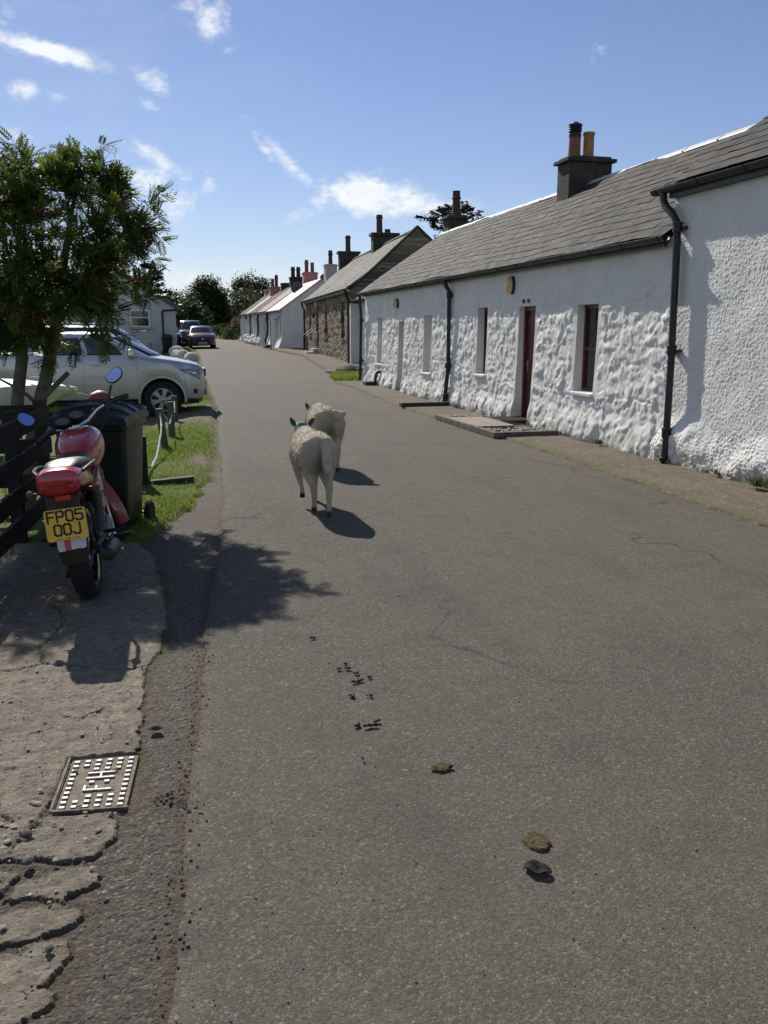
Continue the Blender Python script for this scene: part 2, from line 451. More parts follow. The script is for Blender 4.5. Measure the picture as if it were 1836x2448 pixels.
def m_turf():
    m, t, s = material('turf'); p = t.pos()
    n = t.noise(p, 7, 6, .7); b = t.noise(p, 1.3, 4, .6)
    c = t.ramp(n, [(.25, (.05, .075, .012)), (.5, (.1, .15, .022)), (.75, (.16, .19, .045))])
    c = t.mix(t.ramp(b, [(.5, 0.), (.72, .7)]), c, (.13, .11, .055))
    dirt = t.attr('dirt')
    d = t.math('MULTIPLY', dirt, t.ramp(t.noise(p, 10, 5, .7), [(.3, .3), (.55, 1.)]))
    c = t.mix(d, c, t.ramp(t.noise(p, 45, 4), [(.3, (.1, .08, .055)), (.7, (.22, .185, .135))]))
    s(Base_Color=c, Roughness=.9, Specular_IOR_Level=.2, Normal=t.bump(t.noise(p, 60, 6, .7), .8, .03))
    return m

def m_soil():
    m, t, s = material('garden_soil'); p = t.pos()
    n = t.noise(p, 3, 6, .7); fine = t.noise(p, 40, 4, .7)
    near = t.ramp(fine, [(.3, (.03, .026, .018)), (.7, (.085, .075, .05))])
    green = t.ramp(n, [(.3, (.04, .055, .014)), (.7, (.09, .12, .03))])
    s(Base_Color=t.mix(t.ramp(n, [(.42, 0.), (.55, 1.)]), near, green), Roughness=.95, Specular_IOR_Level=.15, Normal=t.bump(fine, .8, .03))
    return m

def m_wood(name, col, bscale=1.0, grain=(1, 1, 14)):
    m, t, s = material(name); p = t.obj()
    g = t.noise(t.mapped(p, grain), 5, 6, .65, .3); n = t.noise(p, 6, 4)
    c = t.ramp(g, [(.3, tuple(x * .55 for x in col)), (.6, col), (.8, tuple(x * 1.5 for x in col))])
    c = t.mix(t.ramp(n, [(.55, 0.), (.75, .35)]), c, (.09, .1, .06))
    s(Base_Color=c, Roughness=.8, Specular_IOR_Level=.3, Normal=t.bump(g, .5, .006))
    return m

def m_wool(name='sheep_fleece', c0=(.60, .515, .37), c1=(.80, .71, .54)):
    m, t, s = material(name); p = t.obj(); d = t.attr('dark'); g = t.attr('green')
    n = t.noise(p, 9, 5, .6); f = t.noise(p, 70, 4, .7)
    c = t.ramp(n, [(.3, c0), (.7, c1)])
    c = t.mix(t.ramp(f, [(.35, .4), (.65, 0.)]), c, (.34, .28, .18))
    c = t.mix(t.attr('soil'), c, (.17, .135, .09))  # dirt, plus the shade painted into the tail cleft
    c = t.mix(d, c, (.018, .015, .013)); c = t.mix(g, c, (.04, .2, .15))
    s(Base_Color=c, Roughness=.95, Specular_IOR_Level=.1, Sheen_Weight=.35, Sheen_Roughness=.5, Normal=t.bump(t.math('ADD', f, t.math('MULTIPLY', t.noise(p, 26, 5, .65), 2.2)), .9, .014))
    return m

MAT = dict(
    asphalt=m_asphalt(), leftzone=m_leftzone(), pavement=m_pavement(), whitewash=m_whitewash(), roughcast=m_roughcast(),
    slate=m_slate('grey_slate', [(.019, .017, .014), (.036, .032, .026), (.066, .058, .048)], .25, (.125, .115, .098)),
    mossy=m_slate('lichened_slate', [(.07, .066, .056), (.12, .114, .098), (.19, .182, .158)], .45, (.27, .26, .215)),
    masonry=m_masonry(), glass=m_glass(), turf=m_turf(), soil=m_soil(), grass=m_grass(), wool=m_wool(), whitewool=m_wool('white_fleece', (.66, .63, .54), (.8, .78, .7)),
    gutter=simple('black_cast_iron', (.012, .012, .013), .45, var=.3, bump=.2),
    ridge=simple('pale_ridge_cement', (.42, .42, .41), .55, var=.15, bump=.2),
    clay=simple('terracotta_pot', (.22, .085, .045), .7, var=.25, scale=6, bump=.2),
    claydark=simple('sooty_terracotta', (.075, .032, .022), .75, var=.4, scale=9, bump=.2),
    buff=simple('buff_clay_pot', (.36, .2, .075), .7, var=.18, bump=.15),
    soot=simple('sooty_metal', (.012, .011, .011), .6, var=.4),
    chim=simple('grey_chimney_render', (.047, .042, .036), .9, var=.4, scale=5, bump=.6, bscale=25),
    chimpale=simple('pale_chimney_render', (.42, .41, .38), .9, var=.15, bump=.4),
    chimpink=simple('pink_chimney_render', (.5, .22, .19), .85, var=.15, bump=.3),
    red=simple('dark_red_gloss_paint', (.075, .006, .009), .35, var=.2, scale=5),
    white=simple('white_paint', (.75, .75, .73), .45, var=.08),
    cream=simple('cream_lamp_glass', (.62, .48, .2), .3, var=.06, trans=.0),
    offwhite=simple('dull_white_render', (.6, .6, .58), .85, var=.1, scale=3, bump=.4, bscale=60),
    greywhite=simple('grey_white_render', (.52, .52, .52), .85, var=.1, scale=3, bump=.4, bscale=60),
    farwash=simple('far_whitewash', (.74, .74, .72), .8, var=.1, scale=2, bump=.5, bscale=9),
    silver=m_paint('silver_car_paint', (.5, .5, .49), metal=.55, rough=.3),
    navy=m_paint('navy_car_paint', (.008, .012, .03)),
    purple=m_paint('purple_car_paint', (.085, .017, .05), metal=.3),
    blackp=m_paint('black_car_paint', (.008, .009, .011)),
    carglass=m_glass('car_glass', (.012, .017, .018)),
    tyre=simple('tyre_rubber', (.012, .012, .012), .8, var=.3, bump=.3),
    alloy=simple('alloy_wheel', (.42, .42, .41), .35, metal=.75, var=.1),
    chrome=simple('chrome', (.6, .6, .6), .14, metal=1.0, var=.05),
    steel=simple('dull_steel', (.24, .235, .22), .42, metal=.8, var=.25),
    engine=simple('engine_alloy', (.2, .2, .19), .5, metal=.6, var=.3, bump=.2),
    lens=simple('clear_lens', (.22, .24, .27), .06, metal=.3, var=.6, scale=18),
    blackplastic=simple('black_plastic', (.014, .014, .015), .5, var=.25, bump=.1),
    seat=simple('black_vinyl', (.018, .018, .018), .42, var=.2, bump=.15, bscale=120),
    bikered=m_paint('red_bike_paint', (.40, .016, .026), rough=.25),
    lightred=simple('red_lens', (.33, .012, .008), .15, var=.12, scale=20),
    reflector=simple('red_reflector', (.55, .03, .02), .2, var=.1, scale=60),
    amber=simple('amber_lens', (.10, .035, .012), .2, var=.1),
    plate=simple('yellow_plate', (.80, .47, .03), .35, var=.06, scale=12),
    letter=simple('black_lettering', (.012, .01, .009), .5, var=.1),
    card=simple('white_card', (.6, .62, .66), .5, var=.05),
    cardred=simple('red_marking', (.5, .05, .09), .5, var=.08),
    mudbrown=simple('muddy_plastic', (.045, .03, .018), .8, var=.4),
    bin=simple('dark_green_plastic', (.009, .014, .012), .42, var=.25, scale=5, bump=.1),
    label=simple('paper_label', (.5, .5, .5), .6, var=.1),
    darkwood=m_wood('dark_stained_wood', (.028, .024, .02)),
    greywood=m_wood('weathered_grey_wood', (.13, .115, .09)),
    sleeper=m_wood('old_sleeper_wood', (.065, .05, .036), grain=(14, 1, 1)),
    rope=simple('pale_green_rope', (.46, .52, .44), .9, var=.25, scale=30, bump=.8, bscale=200),
    bark=m_wood('grey_bark', (.14, .125, .09), grain=(2, 2, 1.2)),
    farbark=m_wood('dark_bark', (.05, .04, .03)),
    rowan=m_leaf('rowan_leaf', (.023, .039, .009), (.056, .088, .017), (.15, .195, .034), .48),
    farleaf=m_leaf('broad_leaf', (.012, .02, .006), (.026, .042, .01), (.06, .085, .02), .3),
    conifer=m_leaf('conifer_needle', (.01, .013, .009), (.018, .024, .014), (.035, .045, .022), .12),
    bush=m_leaf('bush_leaf', (.02, .032, .01), (.05, .07, .02), (.11, .13, .04), .35),
    pinkflower=m_leaf('pink_blossom', (.16, .07, .08), (.28, .13, .14), (.42, .24, .25), .3),
    berry=simple('rowan_berry', (.3, .05, .015), .4, var=.3, scale=30),
    hullwhite=simple('white_gelcoat', (.6, .6, .58), .35, var=.1, scale=4),
    buoy=simple('orange_red_buoy', (.22, .045, .025), .5, var=.25),
    rust=simple('rusty_iron', (.135, .108, .08), .75, metal=.25, var=.4, scale=18, bump=.6, bscale=90),
    worniron=simple('worn_bright_iron', (.25, .235, .21), .5, metal=.3, var=.3, scale=40),
    gravel=simple('pale_gravel', (.26, .23, .185), .85, var=.35, scale=30),
    stonegrey=simple('grey_stone', (.13, .125, .12), .8, var=.35, scale=14, bump=.6),
    crumb=simple('dark_crumb', (.065, .056, .045), .9, var=.4, scale=40, bump=.5),
    scrap_leaf=simple('dead_leaf', (.03, .025, .02), .95, var=.4, scale=60, bump=.6, spec=.1),
    dung=simple('black_dung', (.014, .012, .009), .7, var=.4, scale=30, bump=.6),
    dungdry=simple('dry_olive_dung', (.085, .065, .022), .9, var=.5, scale=55, bump=.9, bscale=180),
    brickedge=simple('paver_brick', (.105, .088, .07), .85, var=.3, scale=6, bump=.4),
    mat_rubber=simple('rubber_mat', (.025, .022, .02), .85, var=.4, bump=.4),
    paver=simple('buff_paver', (.25, .21, .16), .85, var=.2, scale=5, bump=.3),
    pinkroof=simple('pink_corrugated_roof', (.62, .42, .38), .35, var=.1, scale=2),
    tileroof=simple('brown_red_roof', (.085, .04, .032), .7, var=.3, scale=4, bump=.4),
    dullpink=simple('dusky_pink_slates', (.3, .17, .13), .7, var=.25, scale=4, bump=.4),
    greenroof=simple('grey_green_sheet_roof', (.055, .075, .072), .45, var=.2, scale=3),
    blockblack=simple('black_painted_block', (.016, .016, .017), .5, var=.3, bump=.3),
    mirror=simple('mirror_glass', (.42, .52, .80), .02, metal=1.0, var=.0),  # blue of the reflected sky is tinted into the glass colour
    scrap=simple('glass_grey', (.2, .2, .2), .4),
)
# ------------------------------------------------------------------ camera, light, sky
CAM_H = 1.6
pitch, yaw = D2R(11.953), D2R(14.348)
cd = bpy.data.cameras.new('camera'); cam = bpy.data.objects.new('camera', cd); COL.objects.link(cam)
cam.location = (0, 0, CAM_H); cam.rotation_euler = Euler((math.pi / 2 - pitch, 0, -yaw), 'XYZ')
cd.sensor_fit = 'VERTICAL'; cd.sensor_height = 24; cd.lens = 24 * 2050 / 2448; cd.clip_start = .05; cd.clip_end = 3000
SC.camera = cam
SUNV = Vector((-.275, 1.22, 1.0)).normalized()
SUN_EL = math.asin(SUNV.z); SUN_AZ = math.atan2(SUNV.x, SUNV.y)
ld = bpy.data.lights.new('sun', 'SUN'); ld.energy = 4.9; ld.angle = D2R(.53); ld.color = (1, .945, .86)
sun = bpy.data.objects.new('sun', ld); COL.objects.link(sun); sun.rotation_euler = SUNV.to_track_quat('Z', 'Y').to_euler(); sun.location = (-10, 40, 40)
W = bpy.data.worlds.new('World'); SC.world = W; W.use_nodes = True
EXPO = .18
SKY_S = .072
def build_world():
    nt = W.node_tree; t = NT(nt); bg = nt.nodes['Background']
    sky = nt.nodes.new('ShaderNodeTexSky'); sky.sky_type = 'NISHITA'; sky.sun_disc = False
    sky.sun_elevation = SUN_EL; sky.sun_rotation = SUN_AZ; sky.air_density = 1.0; sky.dust_density = .0; sky.ozone_density = 3.0; sky.altitude = 0
    d = t.n('ShaderNodeTexCoord').outputs['Generated']
    x, y, z = t.n('ShaderNodeSeparateXYZ', None, Vector=d).outputs
    az = t.math('ARCTAN2', x, y); el = t.math('ARCSINE', z)
    uv = t.n('ShaderNodeCombineXYZ', None, X=az, Y=el, Z=0.0).outputs[0]
    # az, el, half length, half width (degrees), tilt, strength, grain of the wisps
    clouds = [(13.4, 8.3, 1.9, .85, -3, 1.2), (11.8, 8.5, .9, .75, 10, 1.05), (15.8, 7.9, 1.4, .75, -10, 1.1), (18.4, 7.4, 2.4, .6, -10, .95), (14.5, 7.4, 3.0, .4, -6, .8),
              (8.6, 9.9, 2.6, .36, -42, .8), (10.4, 8.4, .7, .9, -20, .8), (9.4, 7.2, 1.3, .4, 10, .62), (7.0, 10.9, .9, .3, -45, .7),
              (.6, 10.0, 1.9, .40, -28, .82), (-.3, 8.9, 1.5, .7, 10, .85), (3.4, 8.8, .45, .8, 10, .62), (1.0, 7.6, 1.5, 1.0, 0, .75), (-2.5, 9.5, 1.6, .8, 0, .6),
              (-5.5, 15.4, 2.3, .42, -10, 1.15), (-7.4, 15.8, 1.5, .36, -12, .9), (-3.6, 15.2, .9, .3, -8, .85), (4.0, 17.5, 1.0, .9, 40, .8), (3.2, 18.6, 1.6, .6, 30, .6), (.4, 14.3, 1.1, .5, -28, .72), (-6.9, 13.3, .7, .5, 0, .82),
              (0, 13.1, .9, .32, -20, .75), (-5.0, 13.0, .9, .4, 0, .6), (-7.8, 10.8, 1.2, .6, 10, .7), (-7.8, 16.9, 1.0, .5, -20, .6), (1.2, 3.2, 1.8, .7, -8, .75), (4.5, 5.0, 1.5, .4, -8, .35),
              (27.6, 15.6, .7, .7, 30, .5), (4.8, 16.2, .4, .3, 0, .55), (-40, 12, 6, 2, 0, 1.0), (55, 11, 7, 2, 0, 1.0), (-75, 16, 9, 3, 0, 1.0), (100, 14, 9, 3, 5, 1.0), (150, 12, 10, 3, 0, 1.0), (-140, 14, 10, 3, 0, 1.0)]
    clouds = [(a, e, sa * 1.22, sb * 1.3, p, st * 1.06) for a, e, sa, sb, p, st in clouds]
    tot = None
    for a0, e0, sa, sb, ph, st in clouds:
        c, s_ = math.cos(D2R(ph)), math.sin(D2R(ph))
        da = t.math('SUBTRACT', az, D2R(a0)); de = t.math('SUBTRACT', el, D2R(e0))
        u = t.math('ADD', t.math('MULTIPLY', da, c / D2R(sa)), t.math('MULTIPLY', de, s_ / D2R(sa)))
        v = t.math('ADD', t.math('MULTIPLY', da, -s_ / D2R(sb)), t.math('MULTIPLY', de, c / D2R(sb)))
        g = t.math('MULTIPLY', t.math('EXPONENT', t.math('MULTIPLY', t.math('ADD', t.math('MULTIPLY', u, u), t.math('MULTIPLY', v, v)), -.6)), st)
        tot = g if tot is None else t.math('MAXIMUM', tot, g)
    n1 = t.noise(t.mapped(uv, (1, 1.6, 1)), 52, 8, .62, .35); n2 = t.noise(t.mapped(uv, (1, 1.7, 1), (0, 0, .6)), 18, 5, .6, .6)
    nn = t.math('ADD', t.math('MULTIPLY', t.math('SUBTRACT', n1, .5), 1.7), t.math('MULTIPLY', t.math('SUBTRACT', n2, .5), .9))
    den = t.n('ShaderNodeMapRange', {'interpolation_type': 'SMOOTHSTEP', 'clamp': True}, Value=t.math('ADD', tot, nn), i1=.32, i2=1.15, i3=0.0, i4=1.0).outputs[0]
    den = t.math('MULTIPLY', den, t.math('MULTIPLY', tot, 1.05, clamp=True), clamp=True)
    # thin high veil on the sun's side
    veil = t.math('MULTIPLY', t.n('ShaderNodeMapRange', {'clamp': True}, Value=az, i1=D2R(14), i2=D2R(-16), i3=0., i4=1.).outputs[0],
                  t.n('ShaderNodeMapRange', {'clamp': True, 'interpolation_type': 'SMOOTHSTEP'}, Value=t.noise(t.mapped(uv, (1, 2.2, 1), (0, 0, .4)), 7, 6, .6, .5), i1=.3, i2=.8, i3=.16, i4=.62).outputs[0])
    shade = t.n('ShaderNodeMapRange', {'clamp': True}, Value=t.math('ADD', n1, t.math('MULTIPLY', den, .5)), i1=.45, i2=1.1, i3=.78, i4=1.0).outputs[0]
    col = t.mix(1.0, sky.outputs[0], (1.17, 1.06, 1.17), 'MULTIPLY')
    col = t.mix(t.math('MULTIPLY', veil, .8), col, (7, 8, 9.6))
    cc = t.mix(shade, (7.4, 8.4, 9.7), (11.5, 11.9, 12.4))
    col = t.mix(den, col, cc)
    nt.links.new(col, bg.inputs['Color']); bg.inputs['Strength'].default_value = SKY_S
build_world()
SC.view_settings.view_transform = 'Standard'; SC.view_settings.look = 'None'; SC.view_settings.exposure = EXPO; SC.view_settings.gamma = 1
SC.cycles.max_bounces = 6; SC.cycles.transparent_max_bounces = 8
try: SC.cycles.use_denoising = True; SC.cycles.denoiser = 'OPENIMAGEDENOISE'
except Exception: pass

# ------------------------------------------------------------------ the ground
def build_ground():
    xs = np.concatenate([np.linspace(-400, -40, 19), np.linspace(-36, 40, 77), np.linspace(45, 400, 19)])
    ys = np.concatenate([np.linspace(-60, -5, 8), np.linspace(-3, 100, 104), np.linspace(105, 700, 40)])
    X, Y = np.meshgrid(xs, ys); Z = ground_z(X, Y) - .07 + .02 * fbm(X * .7, Y * .7, 3)
    Z = np.where(X > road_left(Y) - .3, np.minimum(Z, gz(Y) - .07), Z)
    V = np.stack([X, Y, Z], -1).reshape(-1, 3)
    structure(npmesh('ground', V, gridfaces(len(ys), len(xs)), MAT['soil']))

def build_road():
    ys = np.concatenate([np.arange(-6, 1.2, .3), np.arange(1.2, 9.5, .02), np.arange(9.5, 20, .08), np.arange(20, 100, .5)])
    us = np.linspace(0, 1, 46); us = us ** 1.0
    l = road_left(ys) + .018 * fbm(ys * 9, ys * 0 + 3, 5, 4) + .03 * fbm(ys * 1.7, ys * 0, 8, 3); r = road_right(ys) + .12
    X = l[:, None] + (r - l)[:, None] * us[None]; Y = np.repeat(ys[:, None], 46, 1)
    Y = Y + 0
    Z = gz(Y) + .012 * (1 - (2 * us[None] - 1) ** 2) + .004 * fbm(X * 1.3, Y * 1.3, 4)
    # skirt on the left edge
    X = np.concatenate([X[:, :1] - .012, X], 1); Y = np.concatenate([Y[:, :1], Y], 1); Z = np.concatenate([Z[:, :1] - .05, Z], 1)
    V = np.stack([X, Y, Z], -1).reshape(-1, 3)
    structure(npmesh('road', V, gridfaces(len(ys), 47), MAT['asphalt']))

CONC = [
    [(-.235, 2.77), (-.165, 3.2), (-.16, 3.51), (-.165, 3.82), (-.15, 4.05), (-.09, 4.27), (-.04, 4.8), (-.06, 5.4), (-.12, 6.2), (-.3, 6.9), (-2.6, 7.4), (-2.6, 2.7), (-.8, 2.66), (-.56, 2.60), (-.48, 2.575), (-.35, 2.535), (-.27, 2.555), (-.225, 2.63)],
    [(-.38, 2.505), (-.32, 2.505), (-.26, 2.45), (-.265, 2.4), (-.33, 2.37), (-.37, 2.33), (-.41, 2.355), (-.52, 2.40), (-.48, 2.48)],
    [(-1.2, 2.60), (-.58, 2.555), (-.5, 2.49), (-.55, 2.41), (-.9, 2.38), (-1.2, 2.4)],
    [(-.9, 2.35), (-.40, 2.335), (-.30, 2.31), (-.285, 2.265), (-.32, 2.23), (-.4, 2.205), (-.48, 2.195), (-.52, 2.18), (-1.2, 2.15)],
    [(-1.2, 2.13), (-.5, 2.145), (-.42, 2.185), (-.33, 2.165), (-.315, 2.1), (-.33, 2.05), (-.37, 2.005), (-.33, 1.985), (-.34, 1.94), (-.38, 1.91), (-.46, 1.88), (-1.2, 1.8)],
    [(-1.2, 1.77), (-.5, 1.85), (-.46, 1.75), (-.5, 1.5), (-1.2, 1.3)]]
CRACKS = [[(-1.4, 4.14), (-.83, 4.2), (-.74, 4.2), (-.64, 4.26), (-.55, 4.22), (-.49, 4.2), (-.32, 4.11), (-.17, 4.1), (-.09, 4.14)],
          [(-.64, 4.26), (-.68, 4.5), (-.6, 4.9), (-.75, 5.4)], [(-.53, 2.62), (-.47, 2.82), (-.44, 3.0)], [(-.88, 3.3), (-.73, 3.15), (-.66, 2.95), (-.58, 2.8)],
          [(-1.3, 5.3), (-.7, 5.25), (-.2, 5.5), (.1, 5.45)], [(-.5, 3.62), (-.4, 3.58), (-.3, 3.66)]]
def build_leftzone():
    xs = np.concatenate([np.arange(-2.4, -.9, .04), np.arange(-.9, .12, .0072), np.arange(.12, .75, .03)])
    ys = [1.2]
    while ys[-1] < 9.3: ys.append(ys[-1] + .0072 + max(0, ys[-1] - 3.3) * .0055)
    ys = np.array(ys); X, Y = np.meshgrid(xs, ys)
    wx = X + .026 * fbm(X * 10, Y * 10, 1) + .016 * fbm(X * 34, Y * 34, 2); wy = Y + .026 * fbm(X * 10, Y * 10, 11) + .016 * fbm(X * 34, Y * 34, 12)
    sd = np.full(X.shape, -9.)
    for p in CONC: sd = np.maximum(sd, poly_sdf(wx, wy, p))
    conc = sstep(-.004, .012, sd)
    crack = np.full(X.shape, 9.)
    for pl in CRACKS:
        for (ax, ay), (bx, by) in zip(pl[:-1], pl[1:]):
            ex, ey = bx - ax, by - ay; tt = np.clip(((wx - ax) * ex + (wy - ay) * ey) / (ex * ex + ey * ey), 0, 1)
            crack = np.minimum(crack, np.hypot(wx - ax - tt * ex, wy - ay - tt * ey))
    ck = 1 - sstep(.001, .011, crack + .008 * (vnoise(X * 14, Y * 14, 3) - .45))
    seam = np.abs(X - road_left(Y) + .012)
    dirt = np.clip((1 - sstep(.0, .05, seam + .05 * (vnoise(X * 16, Y * 16, 6) - .5))) + ck * conc + (1 - conc) * sstep(.25, .5, vnoise(X * 6, Y * 6, 9)) * (1 - sstep(0, .10, -sd)) * .6, 0, 1)
    pile = np.exp(-(((X + .03) / .1) ** 2 + ((Y - 2.84) / .07) ** 2)); dirt = np.clip(dirt + 1.2 * pile, 0, 1)
    dirt = np.clip(dirt + sstep(6.0, 7.6, Y) * .55 * sstep(.35, .65, vnoise(X * 3, Y * 3, 33)), 0, 1)
    dirt = np.clip(dirt + (1 - sstep(.003, .016, np.abs(sd + .008))) * (.55 + .5 * vnoise(X * 11, Y * 11, 91)), 0, 1)
    moss = (1 - sstep(.0, .05, np.abs(sd + .012))) * sstep(.5, .75, vnoise(X * 5, Y * 5, 21)) * sstep(2.7, 3.2, Y)
    Z = -.014 + .004 * fbm(X * 3, Y * 3, 15) + .0035 * fbm(X * 30, Y * 30, 16)
    rim = np.clip(sd / .02, 0, 1)
    Z += np.where(sd > -.004, .014 * sstep(-.003, .003, sd) * (.92 + .08 * rim), 0) - ck * conc * .012
    Z += conc * (.0022 * fbm(X * 14, Y * 14, 18) + .003 * fbm(X * 55, Y * 55, 19) - .004 * sstep(.55, .75, vnoise(X * 24, Y * 24, 77))) + pile * .012 * (.5 + vnoise(X * 60, Y * 60, 4))
    f1, f2, cid, _, _ = worley(X * 34, Y * 34, 4)
    Z += conc * np.where(cid > .86, .005 * (1 - sstep(.1, .4, f1)), 0) + (1 - conc) * np.where(cid > .55, .004 * (1 - sstep(.15, .5, f1)), 0)
    # recess for the iron cover
    mh = sstep(-.012, .0, poly_sdf(X, Y, MH_POLY)); Z = Z * (1 - mh) + mh * -.02
    V = np.stack([X, Y, Z], -1).reshape(-1, 3)
    o = npmesh('yard', V, gridfaces(len(ys), len(xs)), MAT['leftzone'], attrs={'conc': conc.ravel(), 'dirt': dirt.ravel(), 'moss': moss.ravel()})
    o.data.set_sharp_from_angle(angle=D2R(28)); structure(o)
MH_POLY = [(-.448, 2.828), (-.188, 2.798), (-.153, 3.203), (-.418, 3.222)]

VERGE = [(-.40, 6.55), (-.12, 6.9), (.12, 7.6), (.36, 8.6), (.52, 10.2), (.66, 12.3), (.86, 15.5), (1.02, 18), (1.3, 25), (1.42, 32), (1.85, 44), (2.02, 52), (1.95, 62), (-30, 62), (-30, 8), (-2.2, 7.6), (-1.0, 6.9)]
def verge_fields(X, Y):
    wx = X + .1 * fbm(X * 3, Y * 3, 31) + .04 * fbm(X * 12, Y * 12, 32)
    sd = poly_sdf(wx, Y + .1 * fbm(X * 3, Y * 3, 35), VERGE)
    road = sstep(.0, .30, road_left(Y) - X)
    bare = (1 - road) * .7 + np.exp(-((Y - 17.2) / 1.9) ** 2) * sstep(-6, -.2, X) * 1.25 + np.exp(-(((X - .42) / .14) ** 2 + ((Y - 11.0) / .6) ** 2)) * 1.0 + np.exp(-(((X - .2) / .25) ** 2 + ((Y - 7.6) / .35) ** 2)) * .5
    bare = np.clip(bare + .5 * (vnoise(X * 2.2, Y * 2.2, 38) - .55), 0, 1)
    return sd, bare
def verge_z(X, Y, sd):
    return ground_z(X, Y) - .045 + .065 * sstep(-.05, .12, sd) + .018 * fbm(X * 1.6, Y * 1.6, 36) * sstep(0, .3, sd) + .008 * fbm(X * 9, Y * 9, 37)
def build_verge():
    xs = np.concatenate([np.arange(-12, -2, .5), np.arange(-2, 1.2, .04), np.arange(1.2, 2.3, .08)])
    ys = np.concatenate([np.arange(6.2, 13, .04), np.arange(13, 22, .1), np.arange(22, 64, .6)])
    X, Y = np.meshgrid(xs, ys); sd, bare = verge_fields(X, Y)
    V = np.stack([X, Y, verge_z(X, Y, sd)], -1).reshape(-1, 3)
    structure(npmesh('lawn_verge', V, gridfaces(len(ys), len(xs)), MAT['turf'], attrs={'dirt': bare.ravel()}))

def blades(P, h, w, lean=.5):
    n = len(P); a = rng.uniform(0, 2 * np.pi, n); d = np.stack([np.cos(a), np.sin(a), 0 * a], -1)
    b = rng.uniform(0, 2 * np.pi, n); ln = np.stack([np.cos(b), np.sin(b), 0 * b], -1) * (h * lean * rng.uniform(.1, 1, n))[:, None]
    up = np.stack([0 * a, 0 * a, h], -1)
    V = np.stack([P - d * w[:, None], P + d * w[:, None], P + up * .6 + ln * .45 + d * w[:, None] * .6, P + up + ln], 1).reshape(-1, 3)
    F = np.arange(n * 4).reshape(-1, 4)
    return V, F, np.repeat(rng.random(n), 4)

LAWN = [(5.02, 25.75), (5.6, 25.62), (6.0, 25.95), (6.65, 26.9), (6.8, 29.6), (6.1, 30.1), (5.62, 29.2), (5.25, 27.4)]
def build_grass():
    V = []; n = 150000
    x = rng.uniform(-1.6, 1.25, n); y = 6.4 + (rng.random(n) ** 1.5) * 16
    sd, bare = verge_fields(x, y)
    keep = (sd > .02) & (rng.random(n) > bare * 1.2) & (x > -.75 - .04 * (y - 6.4))
    x, y, sd = x[keep], y[keep], sd[keep]
    tall = np.clip(vnoise(x * 1.5, y * 1.5, 50) * 1.1 + .35, .4, 1.4)
    h = rng.uniform(.014, .045, len(x)) * tall; P = np.stack([x, y, verge_z(x, y, sd) - .004], -1)
    V1 = blades(P, h, rng.uniform(.0025, .005, len(x)) * (1 + .06 * np.maximum(0, y - 9)), .9)
    n = 9000; x = rng.uniform(-9, 2.0, n); y = rng.uniform(20, 58, n); sd, bare = verge_fields(x, y); k = (sd > .05) & (rng.random(n) > bare)
    x, y, sd = x[k], y[k], sd[k]
    V2 = blades(np.stack([x, y, verge_z(x, y, sd)], -1), rng.uniform(.05, .12, len(x)), rng.uniform(.012, .025, len(x)), .6)
    n = 14000; x = rng.uniform(4.9, 6.9, n); y = rng.uniform(25.5, 30.2, n); sd = poly_sdf(x + .1 * fbm(x * 4, y * 4, 3), y, LAWN); k = sd > .0; x, y = x[k], y[k]
    V3 = blades(np.stack([x, y, gz(y) + .05], -1), rng.uniform(.04, .13, len(x)), rng.uniform(.006, .012, len(x)), .6)
    # far verge beyond the bend and rough grass under the far trees
    n = 16000; x = rng.uniform(-4, 16, n); y = rng.uniform(84, 108, n); k = (x > road_right(y) + .3); x, y = x[k], y[k]
    V4 = blades(np.stack([x, y, gz(y) - .05], -1), rng.uniform(.15, .5, len(x)), rng.uniform(.03, .06, len(x)), .5)
    # garden weeds behind the fence
    n = 5000; x = rng.uniform(-3.2, -1.1, n); y = rng.uniform(5, 12, n); k = (x < -1.12) & (vnoise(x * 2, y * 2, 71) > .5); x, y = x[k], y[k]
    V5 = blades(np.stack([x, y, ground_z(x, y) - .07], -1), rng.uniform(.05, .25, len(x)), rng.uniform(.004, .012, len(x)), .6)
    vs, fs, rs, o = [], [], [], 0
    for v, f, r in (V1, V2, V3, V4, V5): vs.append(v); fs.append(f + o); rs.append(r); o += len(v)
    g = npmesh('grass', np.concatenate(vs), np.concatenate(fs), MAT['grass'], attrs={'rnd': np.concatenate(rs)}, smooth=False)
    tag(g, 'short green grass on the verges beside the tarmac road', 'grass', kind='stuff')

